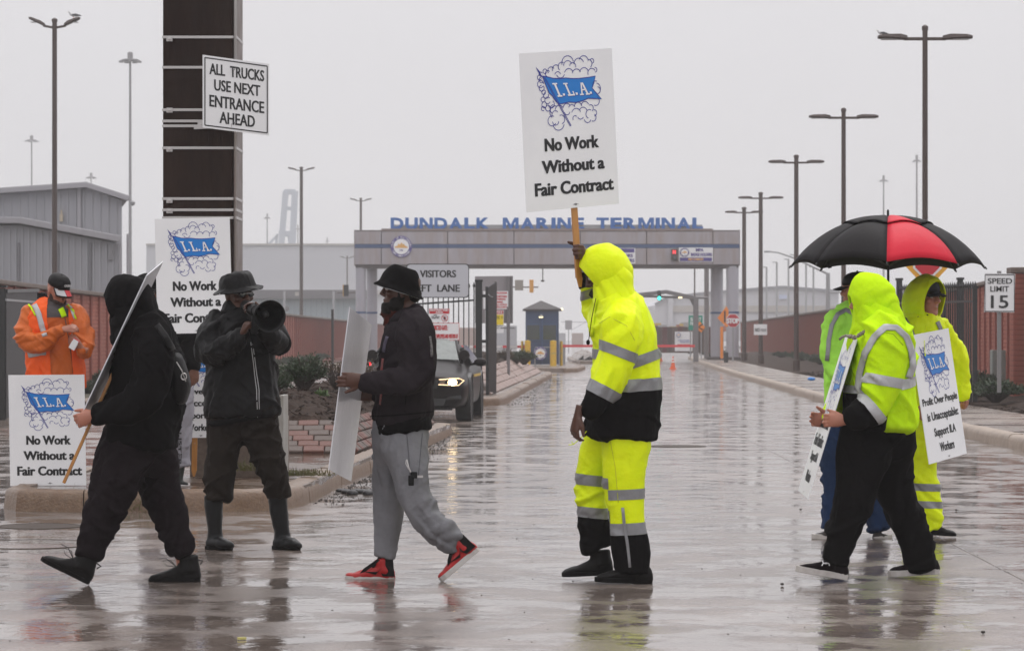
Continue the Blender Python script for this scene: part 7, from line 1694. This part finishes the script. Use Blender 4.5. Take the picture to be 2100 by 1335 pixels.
p7.add('drawcord', G().tube([p7.P(1898, 670, -.2), p7.P(1896, 700, -.55), p7.P(1897, 725, -.56)], .002, 6).ell(p7.P(1897, 728, -.56), (.006, .006, .01), n=8, m=6), M_hiv, j7)
t7 = p7.garment('trousers', [[(1886, 850, 0, 50, .17), (1893, 900, -.06, 36, .13), (1892, 960, -.08, 31, .10), (1896, 1020, -.08, 28, .09), (1908, 1070, -.08, 22, .075), (1912, 1084, -.08, 20, .07)], [(1880, 850, 0, 44, .16), (1872, 900, .08, 32, .12), (1871, 960, .1, 26, .10), (1876, 1020, .1, 24, .09), (1884, 1070, .1, 22, .08)]], M_hiv, amp=.012, freq=6, cap=.1)
band(t7, 18.5, 1855, 995, 1930, 998, 15); band(t7, 18.5, 1860, 1030, 1930, 1033, 14)
p7.hand(1876, 838, -.33, (.75, -.1, -.5), (.3, 1, 0), (.4, 0, 1), curls=(.5, .6, .6, .7), thumb=(.8, .5, .2, .3)); p7.hand(1977, 816, .22, (.1, -.8, -.5), (-1, -.3, 0), (0, 0, 1), curls=(.9, .9, .9, .9), thumb=(.7, .5, .3, .3), L_=.16)
p7.body(.006)
shoe(p7, (1961, 1099), (1898, 1096), (1912, 1080), -.1, M_leather, M_soleb, 1.2, name='boot', collar_r=.2); shoe(p7, (1925, 1092), (1870, 1090), (1884, 1076), .1, M_leather, M_soleb, 1.2, name='boot', collar_r=.2)

# umbrella
ud = 18.2
um = thing('umbrella', P(1822, 780, ud), 'large black umbrella with one red panel held over two people at the right', 'umbrella')
M_umb = mat('umbrella_black', (.013, .011, .012), .6, spec=.12, bump=[(5, .006), (45, .001)], var=[(3, .6, (.013, .012, .014))]); M_umr = mat('umbrella_red', (.62, .012, .035), .5, spec=.2, bump=[(5, .006), (45, .001)], var=[(3, .5, (.5, .01, .03))])
ut = P(1821, 450, ud); ue = P(1826, 546, ud); Rr = 197 / F * ud; tilt_ = R(.7)
def upt(t, a):
    """t 0 top..1 rim; scalloped rim between ribs"""
    ph = (a - U0) % (math.pi / 4) / (math.pi / 4); sc_ = 1 - .07 * math.sin(math.pi * ph) * t
    r = Rr * math.sin(t * 1.08) / math.sin(1.08) * sc_; z = -(ut.z - ue.z) * (1 - math.cos(t * 1.08)) / (1 - math.cos(1.08)) + (.012 + .02 * t) * math.sin(math.pi * ph) * (t > .02)
    v = Vector((r * math.cos(a), r * math.sin(a), z)); return ut + Euler((R(-1), tilt_, 0)).to_matrix() @ v
U0 = R(-98)
for k in range(8):
    for (t0, t1, dz) in ((0.02, .40, .012), (.34, 1.0, 0)):
        g = G(); rows = []
        for i in range(9):
            t = t0 + (t1 - t0) * i / 8; rows.append([upt(t, U0 + (k + j / 8) * math.pi / 4) + Vector((0, 0, dz)) for j in range(9)])
        g.rings(rows, False, closed=False)
        o = mk('canopy_panel', g, M_umr if k == 0 else M_umb, um, smooth=True, flip=False, solid=.0025)
    rib = mk('rib', G().tube([upt(t, U0 + k * math.pi / 4) - Vector((0, 0, .012)) for t in (.02, .25, .5, .75, 1.0)], .004, 6), M_steel if False else M_black, um)
    mk('rib_tip', G().tube([upt(1.0, U0 + k * math.pi / 4), upt(1.0, U0 + k * math.pi / 4) + (upt(1.0, U0 + k * math.pi / 4) - upt(.9, U0 + k * math.pi / 4)).normalized() * .02], .005, 6), M_black, rib)
    mk('stretcher', G().tube([upt(.55, U0 + k * math.pi / 4) - Vector((0, 0, .015)), ut + Vector((0, 0, -.30))], .0035, 6), M_black, um)
mk('shaft', G().tube([ut + Vector((0, 0, .02)), P(1822, 690, ud), P(1822, 775, ud)], .008, 10), M_black, um, smooth=True)
mk('ferrule', G().lathe(ut + Vector((0, 0, .005)), (0, 0, 1), [(.02, 0), (.016, .012), (.008, .018), (.0075, .05), (.003, .058)], 12), M_black, um)
mk('vent_cap', G().lathe(ut + Vector((0, 0, .008)), (0, 0, 1), [(.035, -.004), (.02, .006), (.01, .008)], 12), M_umb, um)
mk('handle', G().tube([P(1822, 740, ud), P(1822, 790, ud)], .016, 10), M_rubber, um, smooth=True)
mk('closing_strap', G().tube([P(1696, 541, ud - .02), P(1700, 549, ud - .03), P(1705, 547, ud - .03)], .008, 6), M_umb, um)

# ================= man in orange at left
base_z[0] = .15
p8 = Person('bearded man in an orange rain jacket, hi-vis vest and black cap looking at his hands', 22.2, 115, M_skinL)
base_z[0] = 0
j8 = p8.garment('rain_jacket', [[(112, 618, 0, 22, .09), (108, 632, 0, 42, .14), (108, 655, 0, 56, .17), (112, 700, 0, 55, .17), (115, 740, 0, 56, .17), (117, 775, 0, 56, .17), (118, 795, 0, 56, .17)]], M_orj, amp=.010, freq=5, cap=.12)
s8 = p8.garment('sleeve', [[(66, 640, -.03, 22), (58, 670, -.07, 24), (58, 700, -.12, 23), (80, 706, -.2, 20), (105, 690, -.27, 16), (124, 677, -.31, 13)], [(150, 640, -.02, 20), (162, 672, -.07, 21), (174, 705, -.13, 19), (172, 722, -.2, 16), (166, 716, -.28, 12)]], M_orj, parent=j8, amp=.011, freq=7)
v8 = clipped(j8, [line_plane(22.2, 102, 620, 116, 800, (70, 700))], 'safety_vest', M_vest, .012)
v8b = clipped(j8, [line_plane(22.2, 143, 630, 158, 800, (170, 700))], 'safety_vest', M_vest, .012)
clipped(j8, [line_plane(22.2, 95, 652, 160, 650, (120, 630)), line_plane(22.2, 100, 620, 110, 700, (125, 640)), line_plane(22.2, 146, 620, 152, 700, (130, 640))], 'dark_yoke', mat('yoke_brown', (.05, .04, .042), .6), .005)
on_cloth([v8, s8], [(71, 625), (80, 645), (87, 672), (93, 690)], 11, 'reflective_band', M_reflp, v8, eps=.006); on_cloth([v8], [(58, 728), (85, 722), (115, 722)], 13, 'reflective_band', M_reflp, v8, eps=.006); on_cloth([v8b, j8], [(143, 628), (150, 645), (156, 660)], 6, 'reflective_band', M_reflp, v8b, eps=.006)
on_cloth([v8, s8], [(58, 626), (66, 634), (74, 648)], 3, 'lime_piping', M_lime, v8, eps=.008); on_cloth([v8b, s8], [(140, 626), (150, 638), (157, 655)], 2.5, 'lime_piping', M_lime, v8b, eps=.008)
on_cloth(j8, [(124, 634), (128, 642), (131, 650)], 11, 'lime_shirt', M_lime, j8, eps=.010); on_cloth(j8, [(133, 652), (140, 690), (148, 740), (150, 765)], 2, 'zip', mat('zip_dark', (.1, .03, .01), .6), j8, eps=.003)
p8.garment('collar', [[(108, 618, .02, 22, .09), (106, 632, .01, 30, .11)]], M_blkjkt, parent=j8, amp=.005, body=0)
p8.head(119, 596, -.05, (.62, -.62, -.42), (.25, -.25, .9), 1.0); q8 = p8.q
cap8 = cap_hat(p8, q8, M_blkjkt, .08, z0=.042, tilt=.02)
p8.add('cap_front_patch', G().rings([[q8(-.010 + (.085 * math.cos(a) + .08 * t * math.cos(a * .7)), math.sin(a) * .078, .042 + .012 - t * .022 - .018 * math.sin(a) ** 2 - t * .02) for a in [-1.05 + .85 * k / 6 for k in range(7)]] for t in (.05, .5, .9)], False, closed=False), M_reflp, cap8, flip=False, solid=.002)
p8.add('cap_front_patch', G().rings([[q8(-.010 + (.085 * math.cos(a) + .08 * t * math.cos(a * .7)), math.sin(a) * .078, .042 + .012 - t * .022 - .018 * math.sin(a) ** 2 - t * .02) for a in [-.15 + .9 * k / 6 for k in range(7)]] for t in (.05, .5, .9)], False, closed=False), M_red, cap8, flip=False, solid=.002)
fr = Frame(q8(.094, -.035, .100), q8(.094, .035, .100), q8(.100, -.035, .072)); p8.add('cap_lettering', put_text(G(), fr, 'CASEIH', .05, .95, .2, .8, .004), M_white, cap8, flip=False)
M_bd8 = mat('beard_brown', (.035, .015, .010), .75, bump=[(150, .004)])
beard(p8, [(q8(.06, .03, -.07), (.03, .022, .03)), (q8(.06, -.03, -.07), (.03, .022, .03)), (q8(.074, 0, -.085), (.022, .032, .022)), (q8(.02, .055, -.05), (.025, .014, .035)), (q8(.02, -.055, -.05), (.025, .014, .035)), (q8(.09, 0, -.032), (.008, .026, .006))], M_bd8, .002, voxel=.006)
p8.hand(126, 676, -.31, (.85, -.2, .25), (-.1, .5, -1), (-.2, -.6, .5), curls=(.55, .6, .65, .7), thumb=(.9, .35, .3, .2)); p8.hand(168, 714, -.29, (-.75, -.2, .45), (0, .6, .6), (0, -.6, .5), curls=(.6, .65, .7, .75), thumb=(.8, .4, .3, .3))
cp = thing('cigarette_pack', P(152, 707, 21.85), 'small white and red pack in the hand of the man in orange', 'pack'); mk('pack_body', G().box(P(152, 706, 21.86), (.05, .022, .085), M=Euler((.2, .55, 0)).to_matrix()), M_card, cp, bevel=.003); mk('pack_lid', G().box(P(156, 699, 21.855), (.052, .024, .025), M=Euler((.2, .55, 0)).to_matrix()), M_red, cp, bevel=.002)
p8.garment('trousers', [[(110, 780, 0, 52, .16), (98, 840, 0, 36, .12), (92, 900, 0, 28, .1), (90, 985, 0, 24, .09)], [(122, 780, 0, 52, .16), (136, 840, 0, 36, .12), (140, 900, 0, 28, .1), (142, 985, 0, 24, .09)]], M_blkpant, amp=.01, cap=.1)
p8.body(.007)
hg = p8.add('shoulder_radio', G().box(p8.P(84, 606, -.02), (.05, .05, .04)).tube([p8.P(78, 612, 0), p8.P(86, 602, -.02), p8.P(95, 604, -.03)], .012, 8), M_rubber, smooth=False); hg['kind'] = 'stuff'
# ================= person holding the sign by the pole
base_z[0] = .15
p9 = Person('person in black hoodie and cap with pale grey sweatpants behind the raised sign', 22.0, 320, M_skinM)
base_z[0] = 0
j9 = p9.garment('hoodie', [[(320, 625, 0, 24, .09), (330, 640, 0, 46, .14), (340, 670, 0, 54, .16), (342, 730, 0, 48, .16), (342, 790, 0, 48, .16), (342, 830, 0, 48, .16)]], M_blk, amp=.01, cap=.1)
s9 = p9.garment('sleeve', [[(372, 655, -.02, 22), (386, 695, -.05, 21), (394, 730, -.08, 17), (398, 752, -.1, 13)], [(300, 650, -.05, 22), (302, 690, -.15, 22), (306, 670, -.3, 17), (311, 654, -.36, 13)]], M_blk, parent=j9, amp=.009)
p9.head(300, 603, -.05, (.45, -.88, -.1), (0, 0, 1), 1.0); cap_hat(p9, p9.q, M_blkjkt, .07, z0=.05)
hood_head(p9, p9.q, M_blk)
sw9 = p9.garment('sweatpants', [[(334, 810, 0, 46, .15), (322, 860, 0, 32, .11), (312, 930, 0, 24, .09), (300, 975, 0, 19, .07)], [(350, 810, 0, 46, .15), (364, 860, -.02, 30, .11), (366, 920, -.02, 24, .09), (368, 955, -.02, 18, .07)]], cloth('sweatpants_pale', (.30, .29, .32), .85, (.23, .22, .25), spec=.1), amp=.012, freq=8, cap=.1)
cloth_text(sw9, 'HOLLISTER', 365, 838, 372, 955, 'leg_print', M_ink, sw9, vert=True, eps=.006)
p9.hand(399, 752, -.1, (.05, 0, -1), (-.6, .6, 0), (-.2, -.8, 0), curls=(.3, .35, .4, .45), thumb=(.8, .4, .3, .2)); p9.hand(313, 652, -.37, (.75, -.2, .45), (.2, .9, -.2), (.2, -.3, .9), curls=(.5, .7, .8, .8), thumb=(.8, .4, .3, .2))
p9.body(.006)
M_shoed = mat('boot_green_black', (.012, .016, .014), .5, spec=.4)
shoe(p9, (386, 994), (358, 992), (370, 955), -.06, M_shoed, M_soleb, 2.2, name='boot', collar_r=.35, laces=M_grey); shoe(p9, (272, 994), (305, 992), (300, 970), .0, M_shoed, M_soleb, 1.6, name='boot', collar_r=.3)

# ================= police car
cd = 43.0
car = thing('police_car', (-1.62, cd + 2.3, 0), 'dark police sedan with lit headlight facing the camera beside the kerb', 'car')
M_paint = mat('car_paint', (.009, .006, .006), .34, spec=.12, coat=0, var=[(2, .4, (.018, .012, .012))]); M_tyre = mat('tyre', (.012, .011, .011), .7); M_rim = mat('rim_grey', (.18, .18, .19), .35, .7)
yawc = R(-2.4)
def cl(x, y, z): x *= .9; z *= .86; return Vector((-1.53 + (x * math.cos(yawc) - y * math.sin(yawc)), cd + (x * math.sin(yawc) + y * math.cos(yawc)), z))
# station: y, [(halfwidth, z) from sill to roof centre]
ST = [(0.00, [(.62, .24), (.74, .36), (.78, .52), (.76, .64), (.70, .73), (.50, .77), (.25, .785), (0, .79)]),
      (0.10, [(.72, .20), (.86, .34), (.89, .54), (.87, .68), (.78, .78), (.52, .83), (.25, .845), (0, .85)]),
      (0.35, [(.80, .19), (.93, .34), (.945, .56), (.93, .72), (.84, .84), (.55, .89), (.28, .91), (0, .915)]),
      (0.90, [(.84, .19), (.95, .34), (.955, .60), (.94, .78), (.86, .91), (.56, .96), (.28, .985), (0, .99)]),
      (1.40, [(.84, .19), (.95, .34), (.955, .62), (.94, .82), (.87, .94), (.58, 1.01), (.28, 1.035), (0, 1.04)]),
      (1.62, [(.84, .19), (.95, .34), (.955, .62), (.94, .83), (.87, .96), (.62, 1.05), (.30, 1.08), (0, 1.085)]),
      (2.35, [(.84, .19), (.95, .34), (.955, .62), (.945, .86), (.86, .99), (.66, 1.40), (.34, 1.455), (0, 1.465)]),
      (2.90, [(.84, .19), (.95, .34), (.955, .62), (.945, .87), (.86, 1.0), (.66, 1.43), (.34, 1.485), (0, 1.49)]),
      (3.60, [(.84, .19), (.95, .34), (.955, .62), (.95, .89), (.87, 1.02), (.62, 1.36), (.32, 1.42), (0, 1.43)]),
      (4.30, [(.84, .19), (.95, .34), (.955, .64), (.95, .90), (.87, 1.04), (.60, 1.09), (.30, 1.11), (0, 1.115)]),
      (4.90, [(.80, .22), (.92, .36), (.93, .64), (.92, .86), (.84, 1.0), (.58, 1.04), (.3, 1.05), (0, 1.055)]),
      (5.05, [(.66, .30), (.80, .40), (.82, .64), (.80, .84), (.72, .95), (.5, .97), (.25, .98), (0, .98)])]
rr_c = []
for y, pr_ in ST:
    rr_c.append([cl(-x, y, z) for x, z in pr_] + [cl(x, y, z) for x, z in pr_[::-1][1:]])
g = G(); g.rings(rr_c, True, closed=True)
me = evalmesh(g, [('SUBSURF', dict(levels=2, render_levels=2))]); me.shade_smooth(); c_ = getco(me) - np.array(OFF[car.name]); me.vertices.foreach_set('co', c_.ravel()); me.materials.clear(); body_ = link('car_body', me, M_paint, car)
# glass
def quad(pts_, nm, m_, parent=car, off=(0, -.012, .012), sub=4):
    a, b, c, d = [cl(*p) + Vector(off) for p in pts_]; rows = []
    for i in range(sub + 1):
        l_ = a.lerp(d, i / sub); r_ = b.lerp(c, i / sub); rows.append([l_.lerp(r_, j / sub) + Vector((0, -.05 * (1 - (2 * j / sub - 1) ** 2), .02 * (1 - (2 * j / sub - 1) ** 2))) for j in range(sub + 1)])
    g_ = G(); g_.rings(rows, False, closed=False); return mk(nm, g_, m_, parent, smooth=True, flip=False)
M_wind = mat('windscreen', (.045, .065, .06), .14, spec=.2, var=[(3, .9, (.02, .03, .03)), (9, .4, (.10, .13, .125))])
quad([(-.70, 1.60, 1.05), (.70, 1.60, 1.05), (.58, 2.28, 1.40), (-.58, 2.28, 1.40)], 'windscreen', M_wind, off=(0, -.035, .03))
for k in (-1, 1):
    mk('pillar', G().tube([cl(k * .75, 1.58, 1.04), cl(k * .66, 2.0, 1.26), cl(k * .60, 2.32, 1.42)], .03, 8), M_paint, car, smooth=True)
    mk('side_window', G().prism([cl(k * .925, 1.75, 1.02), cl(k * .90, 3.9, 1.05), cl(k * .72, 3.4, 1.34), cl(k * .71, 2.45, 1.36)], (k * .01, 0, 0)), M_glass, car)
    mr_ = mk('mirror', G().rings(rings_from([], 1) if False else [[cl(k * (1.06 + math.cos(a) * .115 * s_), 1.85 + yy, 1.04 + math.sin(a) * .075 * s_) for a in [2 * math.pi * j / 16 for j in range(16)]] for yy, s_ in ((-.06, .5), (-.04, .9), (0, 1), (.05, .95), (.07, .8))]), M_paint, car, smooth=True); mk('mirror_arm', G().bar(cl(k * .88, 1.85, 1.0), cl(k * 1.0, 1.85, 1.02), .06, .04), M_paint, mr_)
    for y_ in (.98, 4.03):
        w_ = mk('wheel', G().lathe(cl(k * .70, y_, .335 / .86), cl(k, 0, 0) - cl(0, 0, 0), [(.22, 0), (.31, .0), (.335, .03), (.335, .20), (.31, .235), (.24, .24)], 32), M_tyre, car, smooth=True, auto=40)
        mk('rim', G().lathe(cl(k * .70, y_, .335 / .86), cl(k, 0, 0) - cl(0, 0, 0), [(.24, .1), (.24, .215), (.22, .22), (.06, .2), (.05, .22), (.005, .225)], 24), M_rim, w_)
        mk('wheel_arch', G().lathe(cl(k * .90, y_, .345 / .86), cl(k, 0, 0) - cl(0, 0, 0), [(.37, 0), (.395, .0), (.395, .062), (.37, .062)], 32, cap=False), M_black, car)
    # headlight: housing, bright lens, bar
    hl = mk('headlight', G().prism([cl(k * .46, -.0, .655), cl(k * .78, .10, .645), cl(k * .87, .22, .70), cl(k * .84, .22, .775), cl(k * .50, .02, .745)], (0, -.035, .0)), mat('headlamp_housing', (.12, .10, .08), .2), car, bevel=.008)
    mk('bright_lens', G().ell(cl(k * .70, .03, .705), (.068, .03, .05), n=16, m=10), mat('headlamp_on', (1, .8, .5), .3, emit=((1, .74, .42), 9)), hl)
    mk('lamp_outline', G().tube([cl(k * .48, -.03, .755), cl(k * .80, .10, .775), cl(k * .885, .18, .735), cl(k * .80, .06, .652), cl(k * .47, -.045, .665)], .006, 6), mat('headlamp_strip', (1, .75, .45), .3, emit=((1, .72, .42), 1.6)), hl)
    mk('spot_lamp', G().lathe(cl(k * .80, 1.5, 1.17), (0, -1, 0), [(.03, -.1), (.075, -.06), (.09, 0), (.085, .03), (.01, .035)], 20), M_paint, car, smooth=True, auto=50)
    mk('fog_slot', G().prism([cl(k * .55, -.02, .40), cl(k * .85, .08, .41), cl(k * .83, .08, .48), cl(k * .62, -.01, .45)], (0, -.02, 0)), M_black, car)
mk('grille', G().prism([cl(-.44, -.02, .60), cl(.44, -.02, .60), cl(.46, -.0, .74), (cl(-.46, -.0, .74))], (0, -.025, 0)), mat('grille_black', (.006, .006, .006), .5), car)
for k in range(5): mk('grille_slat', G().bar(cl(-.43, -.055, .615 + k * .028), cl(.43, -.055, .615 + k * .028), .008, .006), M_rubber, car)
mk('lower_grille', G().prism([cl(-.55, -.03, .30), cl(.55, -.03, .30), cl(.6, -.02, .42), cl(-.6, -.02, .42)], (0, -.02, 0)), MATS['grille_black'], car)
mk('number_plate', G().box(cl(0, -.08, .47), (.32, .015, .16)), mat('plate_white', (.5, .48, .45), .5), car)
mk('bumper_lip', G().bar(cl(-.7, -.0, .235), cl(.7, -.0, .235), .06, .03), M_rubber, car)
mk('door_stripe', G().box(cl(.962, 2.6, .80), (.006, 1.9, .04), yawc), mat('stripe_gold', (.6, .4, .08), .5), car)
mk('wiper', G().bar(cl(-.6, 1.55, 1.09), cl(.1, 1.52, 1.11), .02, .015), M_black, car)
mk('interior_light_bar', G().box(cl(-.15, 2.2, 1.36), (.5, .05, .04), yawc), mat('red_flasher', (.8, .02, .02), .4, emit=((1, .02, .03), 6)), car)
# vehicle with red marker glimpsed left of the grey hoodie
tv = thing('parked_vehicle', P(780, 800, 46), 'dark vehicle with a red light glimpsed between the sign and the grey hoodie', 'vehicle')
mk('mirror', G().ell(P(763, 735, 45.9), (.11, .08, .07), n=14, m=8), M_rubber, tv, smooth=True)
mk('red_light', G().ell(P(757, 746, 45.8), (.03, .02, .03), n=10, m=6), MATS['red_flasher'], tv); mk('fender', G().ell(P(785, 785, 46.6), (.35, .5, .32), n=18, m=10), M_paint, tv, smooth=True); mk('wheel', G().lathe(P(790, 850, 46.5), (1, 0, 0), [(.2, 0), (.3, .02), (.3, .2), (.2, .22)], 20), M_tyre, tv)
tag(mk('kerb_rail', G().bar(P(750, 728, 75), P(845, 728, 75), .06, .16), M_yel, base=P(750, 728, 75)), 'yellow horizontal rail behind the grey hoodie', 'rail')
